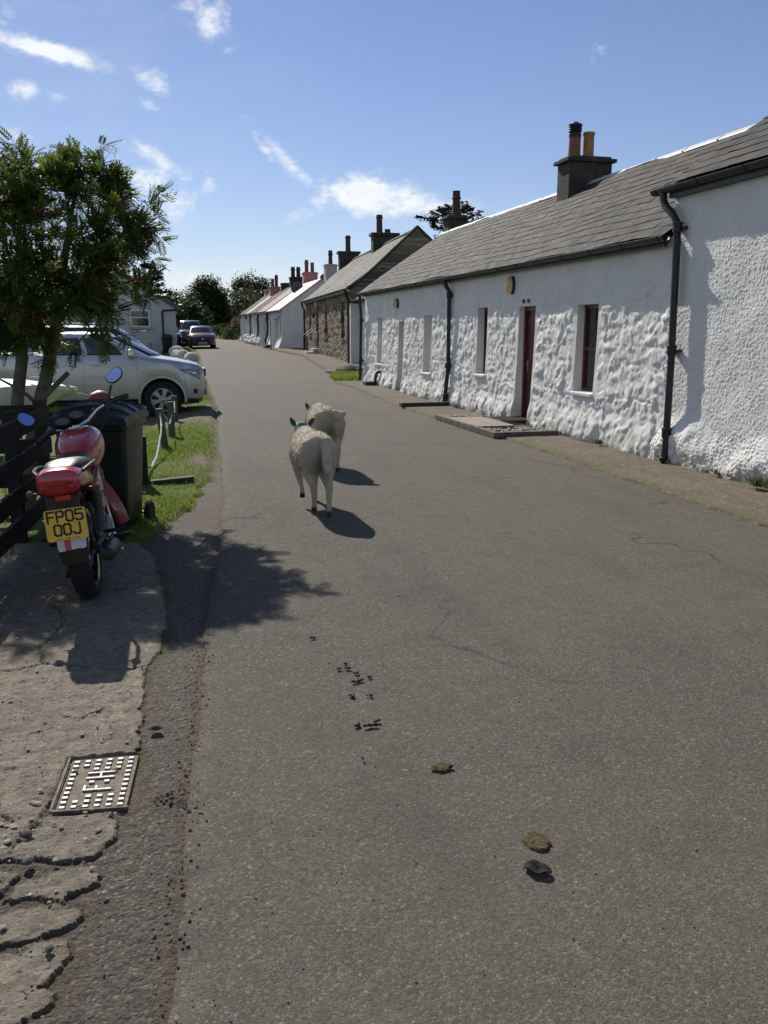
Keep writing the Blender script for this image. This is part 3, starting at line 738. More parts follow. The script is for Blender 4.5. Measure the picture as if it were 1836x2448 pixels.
def build_pavement():
    ys = np.concatenate([np.arange(-3, 3, .25), np.arange(3, 26.2, .05), np.arange(26.2, 32, .12), np.arange(32, 80, .3)])
    m = 40; us = np.linspace(0, 1, m)
    l = road_right(ys) + .05 * fbm(ys * 1.3, ys * 0, 41, 4) + .03 * fbm(ys * 6, ys * 0, 42, 4)
    r = np.interp(ys, [-3, 26, 28, 34, 60, 80], [6.6, 6.6, 7.6, 9.2, 9.4, 8.2])
    l = np.where((ys > 26.0) & (ys < 30.5), l + .55 * np.minimum(1, np.minimum(ys - 26.0, 30.5 - ys) * 2), l)
    X = l[:, None] + (r - l)[:, None] * (us ** 1.3)[None]; Y = np.repeat(ys[:, None], m, 1)
    H = np.interp(ys, [-3, 9, 20, 26, 31, 33, 80], [.03, .03, .035, .04, .05, .12, .12])[:, None]
    # old slabs: joints across the strip, each slab settled differently
    jid = np.floor(Y / 1.55 + .3 * vnoise(Y * .3, X * 0, 2)); set_ = (_h(jid, jid * 0, 3) - .5) * .016
    jd = np.abs((Y / 1.55 + .3 * vnoise(Y * .3, X * 0, 2)) % 1 - .5); joint = sstep(.485, .5, jd)
    Z = gz(Y) + H + set_ - .012 * joint + .010 * fbm(X * 2.2, Y * 2.2, 44) + .004 * fbm(X * 14, Y * 14, 45)
    moss = np.clip(1.1 - sstep(.0, .22, X - l[:, None]) + joint * .8 + (1 - sstep(0, .2, 6.0 - X)) * .7 * (Y < 26), 0, 1)
    X = np.concatenate([X[:, :1] - .006, X], 1); Y = np.concatenate([Y[:, :1], Y], 1); Z = np.concatenate([Z[:, :1] * 0 + gz(ys)[:, None] - .03, Z], 1); moss = np.concatenate([moss[:, :1], moss], 1)
    V = np.stack([X, Y, Z], -1).reshape(-1, 3)
    structure(npmesh('pavement', V, gridfaces(len(ys), m + 1), MAT['pavement'], attrs={'moss': moss.ravel()}))
    xs = np.arange(4.7, 7.1, .06); yl = np.arange(25.3, 30.6, .08); X, Y = np.meshgrid(xs, yl); sd = poly_sdf(X + .1 * fbm(X * 4, Y * 4, 3), Y, LAWN)
    Z = gz(Y) - .03 + .085 * sstep(-.12, .08, sd) + .01 * fbm(X * 5, Y * 5, 4)
    structure(npmesh('lawn', np.stack([X, Y, Z], -1).reshape(-1, 3), gridfaces(len(yl), len(xs)), MAT['turf'], attrs={'dirt': (1 - sstep(-.02, .1, sd)).ravel()}))
build_ground(); build_road(); build_leftzone(); build_verge(); build_grass(); build_pavement()
# ------------------------------------------------------------------ buildings
def slate_field(name, O, U, V, N, L, H, cw, ch, mat, parent, th=.007, jit=.010, bend=None):
    """courses of separate slates; O lower near corner, U along the eave, V up the slope, N outwards"""
    O, U, V, N = map(lambda a: np.array(a, float), (O, U, V, N))
    rows = int(math.ceil(H / ch)); cols = int(math.ceil(L / cw)) + 1
    P = []; Rn = []
    for r in range(rows):
        off = (r % 2) * .5 * cw; x = -off
        while x < L:
            w = cw * rng.uniform(.82, 1.18); x0 = max(0, x); x1 = min(L, x + w) - .004; x += w
            if x1 - x0 < .03: continue
            v0 = r * ch - (rng.uniform(-jit, jit) if r else .0); v1 = min(H, (r + 1.35) * ch)
            lift = rng.uniform(.0, .006); sk = rng.uniform(-.006, .006)
            q = []
            for (a, b, n) in ((x0, v0 + sk, .010 + lift), (x1, v0 - sk, .010 + lift + rng.uniform(-.003, .003)), (x1, v1, .002), (x0, v1, .002)):
                q.append(O + U * a + V * b + N * n + (0 if bend is None else bend(a, b)))
            q2 = [p - N * th for p in q]
            P.extend(q + q2); Rn.extend([rng.random()] * 8)
    P = np.array(P); n = len(P) // 8
    base = np.array([(0, 1, 2, 3), (0, 4, 5, 1), (1, 5, 6, 2), (3, 7, 4, 0)])
    F = (np.arange(n)[:, None, None] * 8 + base[None]).reshape(-1, 4)
    return npmesh(name, P, F, mat, parent, smooth=False, attrs={'rnd': np.array(Rn)})

def chimney(parent, x0, x1, y0, y1, z0, z1, mat, capmat, pots, cap=.07, caph=.07, skew=0):
    mb = MB()
    mb.box(((x0 + x1) / 2, (y0 + y1) / 2, (z0 + z1) / 2), (x1 - x0, y1 - y0, z1 - z0), bev=.015)
    c = mb.build('chimney', mat, parent)
    mb = MB(); mb.box(((x0 + x1) / 2, (y0 + y1) / 2, z1 + caph / 2), (x1 - x0 + 2 * cap, y1 - y0 + 2 * cap, caph), bev=.012)
    mb.box(((x0 + x1) / 2, (y0 + y1) / 2, z1 + caph + .02), (x1 - x0 - .02, y1 - y0 - .02, .06), bev=.02)
    mb.build('chimney_cap', capmat, c)
    for (px, h, r, pmat, style) in pots:
        cy = (y0 + y1) / 2; zb = z1 + caph + .03; m = MB()
        if style == 'plain': m.lathe([(r * .98, 0), (r, .05), (r * .98, .08), (r * .96, h - .05), (r * 1.06, h - .045), (r * 1.06, h), (r * .85, h), (r * .8, h - .15)], (px, cy, zb), n=18)
        elif style == 'taper': m.lathe([(r * 1.15, 0), (r * 1.15, .06), (r, .1), (r * .86, h * .68), (r * 1.1, h * .69), (r * 1.1, h * .74), (r * .95, h * .76), (r * .85, h * .97), (r * .95, h), (r * .7, h), (r * .65, h - .15)], (px, cy, zb), n=16)
        elif style == 'roll': m.lathe([(r, 0), (r * 1.05, .05), (r * .95, h * .6), (r * 1.12, h * .66), (r * 1.15, h * .8), (r * .95, h * .84), (r * 1.0, h), (r * .7, h), (r * .65, h - .15)], (px, cy, zb), n=16)
        p = m.build('chimney_pot', pmat, c)
        if style == 'cowl': pass
    return c

def cowl(c, px, cy, zb, h, r):
    m = MB()
    m.lathe([(r, 0), (r * 1.02, .04), (r * .96, h), (r * .8, h), (r * .75, h - .1)], (px, cy, zb), n=18)
    p = m.build('chimney_pot', MAT['clay'], c)
    m = MB(); zt = zb + h
    m.lathe([(r * 1.0, -.02), (r * 1.02, .05), (r * .8, .06), (r * .8, .1)], (px, cy, zt), n=16)
    for k in range(6):
        a = k * math.pi / 3; m.box((px + r * .85 * math.cos(a), cy + r * .85 * math.sin(a), zt + .13), (.03, .03, .12))
    for zz in (.1, .14, .18): m.lathe([(r * 1.06, zz - .012), (r * 1.12, zz), (r * 1.06, zz + .012), (r * .9, zz)], (px, cy, zt), n=16)
    m.lathe([(r * 1.12, .20), (r * 1.14, .225), (r * .6, .25), (r * .5, .27), (.01, .275)], (px, cy, zt), n=16)
    m.build('chimney_cowl', MAT['soot'], c)

def gutter(parent, p0, p1, r=.06, brackets=.9):
    """half round iron gutter with brackets, joints"""
    p0, p1 = Vector(p0), Vector(p1); t = (p1 - p0).normalized(); L = (p1 - p0).length; n = t.cross(Vector((0, 0, 1)))
    mb = MB(); rings = []
    for p in (p0, p1):
        ring = []
        for k in range(9): a = math.pi + math.pi * k / 8; ring.append(p + n * (math.cos(a) * r) + Vector((0, 0, math.sin(a) * r)))
        for k in range(9): a = 2 * math.pi - math.pi * k / 8; ring.append(p + n * (math.cos(a) * r * .88) + Vector((0, 0, math.sin(a) * r * .88 + .004)))
        rings.append(ring)
    mb.loft(rings)
    k = int(L / brackets)
    for i in range(k + 1):
        c = p0 + t * (.1 + i * (L - .2) / max(1, k)); rr = []
        for q in (-.014, .014):
            rr.append([c + t * q + n * (math.cos(math.pi + math.pi * j / 8) * r * 1.13) + Vector((0, 0, math.sin(math.pi + math.pi * j / 8) * r * 1.13)) for j in range(9)] + [c + t * q + n * r * .95, c + t * q - n * r * .95])
        mb.loft(rr)
    return mb.build('gutter', MAT['gutter'], parent)

def downpipe(parent, pts, r=.045, collars=(), shoe=True):
    mb = MB(); mb.tube(pts, r, 12)
    for (x, y, z) in collars: mb.lathe([(r * 1.0, -.05), (r * 1.3, -.045), (r * 1.3, .04), (r * 1.45, .045), (r * 1.45, .065), (r, .07)], (x, y, z), n=14); mb.box((x + .05, y, z), (.09, .16, .03))
    return mb.build('downpipe', MAT['gutter'], parent)

def wall_grid(name, X0, ys, zs, holes, disp, mat, parent, depth):
    """front wall in the plane x = X0 with real relief, openings and reveals (depth per hole)"""
    ys = np.unique(np.round(np.concatenate([ys] + [[h[0], h[1]] for h in holes]), 4)); zs = np.unique(np.round(np.concatenate([zs] + [[h[2], h[3]] for h in holes]), 4))
    Y, Z = np.meshgrid(ys, zs); d = disp(Y, Z); X = X0 - d
    nz, ny = Y.shape
    V = np.stack([X, Y, Z], -1).reshape(-1, 3); F = gridfaces(nz, ny)[:, ::-1]
    yc = .25 * Y.reshape(-1)[F].sum(1); zc = .25 * Z.reshape(-1)[F].sum(1)
    keep = np.ones(len(F), bool)
    for h in holes: keep &= ~((yc > h[0]) & (yc < h[1]) & (zc > h[2]) & (zc < h[3]))
    F = F[keep]; Vl = [V]; Fl = [F]; o = len(V)
    for (a, b, c, e, dep) in holes:
        iy = np.where((ys >= a - 1e-4) & (ys <= b + 1e-4))[0]; iz = np.where((zs >= c - 1e-4) & (zs <= e + 1e-4))[0]
        loop = [(iz[0], i) for i in iy] + [(i, iy[-1]) for i in iz[1:]] + [(iz[-1], i) for i in iy[::-1][1:]] + [(i, iy[0]) for i in iz[::-1][1:-1]]
        idx = np.array([i * ny + j for i, j in loop]); n = len(idx)
        Vb = V[idx].copy(); Vb[:, 0] = X0 + dep
        Vl.append(V[idx]); Vl.append(Vb)
        k = np.arange(n); k2 = (k + 1) % n
        Fl.append(np.stack([o + k, o + n + k, o + n + k2, o + k2], -1)); o += 2 * n
    return npmesh(name, np.concatenate(Vl), np.concatenate(Fl), mat, parent, smooth=True)

def rubble(Y, Z, holes, base_z=0.0, band=2.15, amp=.038, seed=3, bulge=True):
    wy = Y + .16 * fbm(Y * 3.3, Z * 3.3, seed + 1, 4) + .05 * fbm(Y * 9, Z * 9, seed + 21, 3); wz = Z + .13 * fbm(Y * 3.1 + 9, Z * 3.1, seed + 2, 4) + .05 * fbm(Y * 9 + 5, Z * 9, seed + 22, 3)
    def mounds(fy, fz, sd, p):
        f1, f2, c, dx, dy = worley(wy * fy, wz * fz, sd)
        g = _h(np.floor(c * 65535), np.floor(c * 131), sd + 2)
        return (c ** p) * np.clip(1 - f1 * 1.15, 0, 1) ** .8 + (g - .5) * .9 * dx * sstep(.0, .3, f2 - f1) * c + (c - .3) * .8 * dy * sstep(0, .3, f2 - f1)
    rg = 1 - np.abs(fbm(wy * 5, wz * 3.6, seed + 5, 4)) * 2.2
    crs = np.abs(((Z + .05 * fbm(Y * 1.2, Z * 0, seed + 60, 3) + .02 * fbm(Y * 7, Z * 3, seed + 61)) / .23) % 1 - .5)
    st = .58 * mounds(2.6, 4.2, seed, .8) + .55 * mounds(5.4, 7.6, seed + 31, 1.0) + .42 * mounds(11, 13, seed + 41, 1.2) + .2 * mounds(22, 22, seed + 45, 1.) - .16 * sstep(.36, .5, crs) * vnoise(Y * 2.2, Z * 3, seed + 62) + .20 * rg * (.4 + vnoise(Y * 1.5, Z * 1.5, seed + 50))
    rough = st * amp + .007 * fbm(Y * 15, Z * 11, seed + 4, 4) + .02 * fbm(Y * 1.1, Z * 1.1, seed + 6, 3)
    # relief smoothed in the shape of the ragged eave shadow, smooth margins round the openings
    bl = band + .16 * fbm(Y * 1.1, Y * 0, seed + 7, 3) + .07 * fbm(Y * 7, Z * 2, seed + 8, 3)
    m = 1 - sstep(-.03, .04, Z - bl)
    for (a, b, c, e_, dep) in holes:
        dy_ = np.maximum(np.maximum(a - Y, Y - b), 0); dz = np.maximum(np.maximum(c - Z, Z - e_), 0)
        top = (Z > e_) & (Y > a - .25) & (Y < b + .25)
        w = np.hypot(dy_, dz); w = w + .05 * fbm(Y * 8, Z * 8, seed + 9)
        m = m * np.where(top, sstep(.18, .30, w), sstep(.02, .13, w))
    d = rough * m + (1 - m) * (.004 * fbm(Y * 5, Z * 5, seed + 10) + .022)
    if bulge:
        lo = 1 - sstep(.05, .5, Z - base_z); b1, b2, bc, _, _ = worley(wy * 2.2 + 4, wz * 1.2, seed + 12)
        d = d + lo * (.05 + .07 * bc * sstep(.05, .35, b2 - b1)) + .05 * (1 - sstep(0, 1.8, Z - base_z))
    return d

def sash_window(parent, X, y0, y1, z0, z1, fm, w=.055, meet=True):
    mb = MB(); d = .05
    mb.box((X, y0 + w / 2, (z0 + z1) / 2), (d, w, z1 - z0)); mb.box((X, y1 - w / 2, (z0 + z1) / 2), (d, w, z1 - z0))
    mb.box((X, (y0 + y1) / 2, z0 + w * .6), (d, y1 - y0 - 2 * w, w * 1.2)); mb.box((X, (y0 + y1) / 2, z1 - w / 2), (d, y1 - y0 - 2 * w, w))
    if meet: mb.box((X - .008, (y0 + y1) / 2, z0 + (z1 - z0) * .5), (d, y1 - y0 - 2 * w, .045))
    f = mb.build('window', fm, parent)
    g = MB(); g.box((X + .012, (y0 + y1) / 2, (z0 + z1) / 2), (.008, y1 - y0 - 2 * w, z1 - z0 - 2 * w)); g.build('pane', MAT['glass'], f)
    return f

# ---- long white rubble cottage on the right
FX = 6.03
EZ, RX, RZ = 2.72, 8.5, 4.5
def build_cottage():
    e = thing('cottage', 'long low whitewashed rubble cottage with dark red doors and grey slate roof', 'cottage', (FX, 17.6, 0))
    holes = [(11.28, 11.92, .70, 1.97, .15), (13.42, 14.10, .02, 2.0, .15), (15.60, 16.13, .76, 2.03, .17),
             (19.08, 19.70, .63, 1.94, .20), (21.45, 21.95, .02, 1.83, .24), (23.66, 24.22, .67, 1.95, .20)]
    ys = np.concatenate([np.arange(9.36, 18, .024), np.arange(18, 25.81, .03)]); zs = np.arange(-.06, 2.70, .024)
    wall_grid('wall', FX, ys, zs, holes, lambda Y, Z: rubble(Y, Z, holes), MAT['whitewash'], e, .24)
    mb = MB()  # body behind the front skin
    mb.box((FX + .34, 17.57, 1.3), (.06, 16.3, 2.64)); mb.box((8.5, 25.70, 1.3), (4.9, .2, 2.76)); mb.box((8.5, 9.5, 1.3), (4.9, .2, 2.7)); mb.box((10.95, 17.6, 1.3), (.2, 16.3, 2.7))
    mb.prism([(FX - .0, 2.69), (RX, RZ - .08), (10.97, 2.69)], 25.62, 25.78, 'XZ'); mb.prism([(FX - .0, 2.69), (RX, RZ - .08), (10.97, 2.69)], 9.42, 9.55, 'XZ')
    mb.build('gable_wall', MAT['whitewash'], e)
    s = math.hypot(RX - 5.9, RZ - EZ); V = ((RX - 5.9) / s, 0, (RZ - EZ) / s); N = (-(RZ - EZ) / s, 0, (RX - 5.9) / s)
    bend = lambda a, b: np.array([0, 0, .018 * math.sin(a * .9) * math.sin(b * 1.1 + .6) + .012 * math.sin(a * 2.3 + b)])
    slate_field('roof', (5.86, 9.52, EZ - .02), (0, 1, 0), V, N, 16.42, s, .34, .235, MAT['slate'], e, bend=bend)
    mb = MB(); mb.add([(5.88, 9.53, EZ - .05), (5.88, 25.92, EZ - .05), (RX, 25.92, RZ - .05), (RX, 9.53, RZ - .05), (11.12, 25.92, EZ - .05), (11.12, 9.53, EZ - .05)], [(0, 1, 2, 3), (3, 2, 4, 5)]); mb.build('roof_deck', MAT['slate'], e)
    mb = MB()
    y = 9.5
    while y < 25.9:
        L = min(.92, 25.93 - y)
        mb.prism([(RX - .13, RZ - .07), (RX - .12, RZ - .05), (RX - .02, RZ + .02), (RX + .02, RZ + .02), (RX + .12, RZ - .05), (RX + .13, RZ - .07)], y, y + L - .012, 'XZ')
        mb.box((RX - .07, y, RZ - .012), (.15, .03, .012), rot=Euler((0, -.6, 0)).to_matrix()); y += L
    mb.build('ridge', MAT['ridge'], e)
    mb = MB(); mb.box((5.93, 17.7, EZ - .075), (.03, 16.3, .12)); mb.build('fascia', MAT['gutter'], e)
    gutter(e, (5.845, 9.42, EZ - .03), (5.845, 25.95, EZ - .035), .062, .85)
    downpipe(e, [(5.85, 17.70, EZ - .09), (5.85, 17.70, EZ - .16), (5.89, 17.69, EZ - .24), (5.94, 17.68, EZ - .32), (5.94, 17.68, 2.2), (5.93, 17.65, .85), (5.85, 17.62, .12), (5.82, 17.61, .10)], .045, [(5.94, 17.68, 2.32), (5.92, 17.65, .86), (5.86, 17.62, .2)])
    downpipe(e, [(5.85, 25.82, EZ - .09), (5.86, 25.82, EZ - .3), (5.9, 25.84, 2.0), (5.86, 25.84, .1)], .045, [(5.9, 25.84, 1.9), (5.88, 25.84, .7)])
    # doors, windows
    for (a, b, z0, z1, dep, kind) in [(11.28, 11.92, .70, 1.97, .15, 'w'), (15.60, 16.13, .76, 2.03, .17, 'w'), (19.08, 19.70, .63, 1.94, .2, 'w2'), (23.66, 24.22, .67, 1.95, .2, 'w2'), (13.42, 14.10, .02, 2.0, .15, 'd'), (21.45, 21.95, .02, 1.83, .24, 'd')]:
        if kind[0] == 'w': sash_window(e, FX + dep - .03, a, b, z0, z1, MAT['red'] if kind == 'w' else MAT['white'])
        else:
            mb = MB(); X = FX + dep - .03; w = .07
            mb.box((X, a + w / 2, (z0 + z1) / 2), (.09, w, z1 - z0)); mb.box((X, b - w / 2, (z0 + z1) / 2), (.09, w, z1 - z0)); mb.box((X, (a + b) / 2, z1 - w / 2), (.09, b - a - 2 * w, w))
            f = mb.build('door', MAT['red'], e)
            m2 = MB(); m2.box((X + .02, (a + b) / 2, (z0 + z1 - w) / 2 + .02), (.045, b - a - 2 * w - .01, z1 - z0 - w - .04))
            n = 5
            for k in range(n): m2.box((X - .006, a + w + (k + .5) * (b - a - 2 * w) / n, (z0 + z1) / 2), (.012, (b - a - 2 * w) / n - .008, z1 - z0 - .3))
            m2.build('door_leaf', MAT['red'], f)
            m3 = MB(); m3.box((X - .02, b - w - .09, 1.0), (.02, .04, .2), bev=.005); m3.tube([(X - .03, b - w - .09, 1.03), (X - .06, b - w - .09, 1.03), (X - .065, b - w - .2, 1.03)], .009, 8)
            m3.build('door_handle', MAT['steel'], f)
    mb = MB()
    for (a, b, z) in [(11.28, 11.92, .70), (15.60, 16.13, .76), (19.08, 19.70, .63), (23.66, 24.22, .67)]:
        mb = MB(); mb.box((FX + .04, (a + b) / 2, z - .012), (.28, b - a + .03, .05), rot=Euler((0, -.06, 0)).to_matrix(), bev=.012); mb.build('sill', MAT['whitewash'], e)
    for (y, z, hh, ww) in [(14.40, 2.37, .145, .085), (22.03, 2.29, .115, .085)]:
        base = MB(); base.lathe([(1, 0), (1, .035), (.92, .05), (.01, .05)], n=28)
        base.v = [Vector((FX - .022 - v.z, y + v.x * ww * 1.12, z + v.y * hh * 1.06)) for v in base.v]
        bo = base.build('wall_lamp', MAT['blackplastic'], e)
        g = MB(); g.lathe([(.98, 0), (1, .02), (.95, .05), (.75, .085), (.4, .1), (.01, .105)], n=28)
        g.v = [Vector((FX - .066 - v.z, y + v.x * ww, z + v.y * hh)) for v in g.v]
        g.build('lamp_glass', MAT['cream'], bo)
    for dy in (-.10, .10):  # cast badges above the door
        mb = MB()
        for k in range(7): a = k * .9; mb.box((FX - .03, 13.8 + dy + .035 * math.cos(a), 2.085 + .018 * math.sin(a)), (.018, .035, .022), rot=Euler((a, 0, 0)).to_matrix())
        mb.build('door_ornament', MAT['stonegrey'], e)
    c = chimney(e, 7.98, 8.90, 16.45, 17.0, 3.95, 4.86, MAT['chim'], MAT['chim'], [(8.5, .50, .115, MAT['buff'], 'plain')])
    cowl(c, 8.20, 16.725, 4.95, .42, .12)
    c = chimney(e, 8.45, 9.05, 25.3, 25.85, 4.0, 4.84, MAT['chim'], MAT['chim'], [(8.77, .72, .125, MAT['claydark'], 'taper')])
build_cottage()

# ---- taller roughcast house at the right edge
def build_roughcast():
    e = thing('house', 'white roughcast house at the right edge with black gutter and overhanging eave', 'house', (FX, 7.0, 0))
    ys = np.arange(1.5, 9.53, .03); ys = np.concatenate([np.arange(1.5, 6.0, .06), np.arange(6.0, 9.53, .013)]); zs = np.arange(-.08, 3.3, .013)
    def disp(Y, Z):
        f1, f2, c, dx, dy = worley(Y * 26, Z * 26, 7); g1, g2, c2, _, _ = worley(Y * 48, Z * 48, 17)
        amp = .4 + .6 * sstep(.3, .5, vnoise(Y * .9 + 4, Z * .9, 5)) 
        lo = 1 - sstep(.15, .55, Z + .25 * fbm(Y * 1.6, Y * 0, 9))
        return (.013 * (1 - sstep(.0, .6, f1)) * (.5 + c) + .006 * (1 - sstep(0, .6, g1))) * amp + .012 * fbm(Y * 2, Z * 2, 8) + lo * (.09 + .06 * fbm(Y * 3, Z * 3, 14)) + .02 + .03 * (1 - sstep(0, 2, Z))
    wall_grid('wall', 6.03, ys, zs, [], disp, MAT['roughcast'], e, .2)
    mb = MB(); mb.prism([(6.05, -.1), (6.05, 3.26), (8.6, 4.85), (11.1, 3.2), (11.1, -.1)], 9.40, 9.53, 'XZ'); mb.box((8.5, 1.55, 1.6), (4.9, .1, 3.3)); mb.box((11.05, 5.5, 1.6), (.1, 7.8, 3.3))
    mb.box((6.2, 5.5, 1.6), (.2, 7.7, 3.3)); mb.build('gable_wall', MAT['roughcast'], e)
    x0, z0 = 5.91, 3.29; rx, rz = 8.6, 4.98; s = math.hypot(rx - x0, rz - z0); V = ((rx - x0) / s, 0, (rz - z0) / s); N = (-(rz - z0) / s, 0, (rx - x0) / s)
    slate_field('roof', (x0, 1.4, z0), (0, 1, 0), V, N, 8.22, s, .36, .25, MAT['slate'], e)
    mb = MB(); mb.add([(x0 + .02, 1.42, z0 - .03), (x0 + .02, 9.6, z0 - .03), (rx, 9.6, rz - .03), (rx, 1.42, rz - .03), (11.4, 9.6, z0 - .03), (11.4, 1.42, z0 - .03)], [(0, 1, 2, 3), (3, 2, 4, 5)])
    mb.build('roof_deck', MAT['slate'], e)
    mb = MB(); mb.box((5.965, 5.5, z0 - .10), (.09, 8.05, .12)); mb.build('soffit', MAT['gutter'], e)
    gutter(e, (5.885, 1.4, z0 - .035), (5.885, 9.80, z0 - .045), .062, .8)
    downpipe(e, [(5.885, 9.60, z0 - .09), (5.885, 9.59, z0 - .17), (5.89, 9.54, z0 - .25), (5.90, 9.40, z0 - .35), (5.92, 9.33, z0 - .45), (5.92, 9.30, 2.6), (5.91, 9.24, 1.3), (5.87, 9.17, .3), (5.85, 9.15, .09), (5.81, 9.13, .06)], .043,
             [(5.92, 9.31, z0 - .52), (5.915, 9.25, 1.36), (5.875, 9.18, .38)])
    mb = MB(); mb.prism([(rx - .18, rz - .1), (rx, rz + .05), (rx + .18, rz - .1)], 1.4, 9.64, 'XZ'); mb.build('ridge', MAT['ridge'], e)
build_roughcast()

# ---- small link building set back between the two cottages
def build_link():
    e = thing('outbuilding', 'small set back white outbuilding between the white cottage and the brown stone cottage', 'outbuilding', (7.6, 30, .1))
    mb = MB(); mb.box((7.95, 30.3, 1.35), (.3, 8.6, 2.75)); mb.box((9.2, 34.4, 1.3), (3.6, .2, 2.7)); mb.build('wall', MAT['offwhite'], e)
    x0, z0, rx, rz = 7.52, 2.80, 9.6, 4.35; s = math.hypot(rx - x0, rz - z0)
    slate_field('roof', (x0, 26.0, z0), (0, 1, 0), ((rx - x0) / s, 0, (rz - z0) / s), (-(rz - z0) / s, 0, (rx - x0) / s), 8.7, s, .36, .25, MAT['slate'], e)
    mb = MB(); mb.add([(x0, 26, z0 - .03), (x0, 34.6, z0 - .03), (rx, 34.6, rz - .03), (rx, 26, rz - .03), (11.6, 34.6, z0 - .03), (11.6, 26, z0 - .03)], [(0, 1, 2, 3), (3, 2, 4, 5)]); mb.build('roof_deck', MAT['slate'], e)
    gutter(e, (7.47, 26, z0 - .03), (7.47, 34.5, z0 - .03), .06, 1.2)
    mb = MB(); mb.box((7.78, 31.2, 1.65), (.06, .9, 1.25)); w = mb.build('window', MAT['blackp'], e)
    mb = MB(); mb.box((7.74, 31.2, .98), (.16, 1.1, .06)); mb.build('sill', MAT['white'], e)
    mb = MB(); mb.box((7.79, 33.4, 1.2), (.05, .9, 2.1)); 
    for k in range(6): mb.box((7.76, 33.05 + k * .14, 1.2), (.02, .125, 2.0))
    mb.build('door', MAT['white'], e)
build_link()

# ---- brown stone cottage
def build_stone():
    A = Vector((7.52, 34.75, 0)); ang = -math.atan2(8.41 - 7.52, 52.1 - 34.75)
    e = thing('stone_cottage', 'brown rubble stone cottage with lichened slate roof and two tall chimneys', 'cottage', (A.x, A.y, .17), (0, 0, ang))
    # local frame: y along the facade, x into the house
    L = 16.6; ez = 3.1; rx, rz = 2.72, 5.45
    holes = [(1.72, 2.62, 1.1, 2.6, .22), (7.05, 8.0, 1.12, 2.62, .22), (10.4, 11.35, .38, 2.70, .26), (13.75, 14.6, 1.16, 2.68, .22)]
    def disp(Y, Z):
        f1, f2, c, dx, dy = worley(Y * 2.1 + .3 * fbm(Y * 2, Z * 2, 3), Z * 3.4, 23)
        d = .03 * sstep(.03, .22, f2 - f1) * (.5 + c) + .01 * fbm(Y * 8, Z * 8, 24)
        m = np.ones(Y.shape)
        for h in holes: m *= sstep(.0, .05, np.hypot(np.maximum(np.maximum(h[0] - Y, Y - h[1]), 0), np.maximum(np.maximum(h[2] - Z, Z - h[3]), 0)))
        return d * m
    T = e
    me_ = wall_grid('wall', 0, np.arange(0, L + .01, .07), np.arange(-.25, 3.06, .07), holes, disp, MAT['masonry'], None, .22); me_.parent = e
    def P(mb, name, mat, par=None): o = mb.build(name, mat, par or e, world=False); return o
    mb = MB(); mb.box((.36, L / 2, 1.4), (.2, L - .1, 3.1)); P(mb, 'inner_wall', MAT['soot'])
    mb = MB()
    # gable towards the camera, with the curved skew stones
    mb.prism([(-.02, -.25), (-.02, ez - .05), (rx, rz), (5.4, ez - .05), (5.4, -.25)], -.02, .28, 'XZ'); P(mb, 'gable_wall', MAT['masonry'])
    mb = MB(); mb.prism([(-.02, -.25), (-.02, ez - .05), (rx, rz - .1), (5.4, ez - .05), (5.4, -.25)], L - .25, L, 'XZ'); P(mb, 'gable_wall', MAT['masonry'])
    mb = MB(); w = .1
    pts = [(-.16, ez - .03), (.25, ez + .17), (.9, ez + .72), (1.7, ez + 1.46), (rx, rz + .03)]
    for y in (-.06,):
        for (a, b) in zip(pts[:-1], pts[1:]): mb.add([(a[0], y, a[1] - .02), (a[0], y, a[1] + .09), (b[0], y, b[1] + .09), (b[0], y, b[1] - .02), (a[0], y + .32, a[1] - .02), (a[0], y + .32, a[1] + .09), (b[0], y + .32, b[1] + .09), (b[0], y + .32, b[1] - .02)], [(0, 1, 2, 3), (4, 7, 6, 5), (1, 5, 6, 2), (0, 3, 7, 4), (0, 4, 5, 1), (3, 2, 6, 7)])
    mb.add([(rx, -.06, rz + .01), (rx, -.06, rz + .12), (5.5, -.06, ez + .05), (5.5, -.06, ez - .05), (rx, .26, rz + .01), (rx, .26, rz + .12), (5.5, .26, ez + .05), (5.5, .26, ez - .05)], [(0, 1, 2, 3), (4, 7, 6, 5), (1, 5, 6, 2), (0, 3, 7, 4)])
    P(mb, 'skew_stones', MAT['chim'])
    s = math.hypot(rx + .2, rz - ez); V = ((rx + .2) / s, 0, (rz - ez) / s); N = (-(rz - ez) / s, 0, (rx + .2) / s)
    bend = lambda a, b: np.array([0, 0, -.10 * math.exp(-((b - 1.2) / .9) ** 2) + .03 * math.sin(a * .8 + 1) * math.sin(b)])
    o = slate_field('roof', (-.2, .1, ez), (0, 1, 0), V, N, L - .1, s, .30, .19, MAT['mossy'], None, bend=bend, jit=.02); o.parent = e
    mb = MB(); mb.add([(-.2, .1, ez - .2), (-.2, L, ez - .2), (rx, L, rz - .16), (rx, .1, rz - .16), (5.5, L, ez - .1), (5.5, .1, ez - .1)], [(0, 1, 2, 3), (3, 2, 4, 5)]); P(mb, 'roof_deck', MAT['mossy'])
    mb = MB(); mb.prism([(rx - .18, rz - .07), (rx, rz + .06), (rx + .18, rz - .07)], .1, L, 'XZ'); P(mb, 'ridge', MAT['chim'])
    g = gutter(None, (-.25, -.0, ez - .02), (-.25, L, ez - .02), .06, 1.4); g.parent = e
    mb = MB(); mb.box((-.1, L / 2, ez - .10), (.12, L, .10)); P(mb, 'fascia', MAT['chimpale'])
    for y in (.05, L - .1):
        d = downpipe(None, [(-.25, y, ez - .08), (-.2, y, ez - .3), (-.1, y, ez - .45), (-.1, y, .0)], .055, [(-.1, y, 2.2), (-.1, y, .9)]); d.parent = e
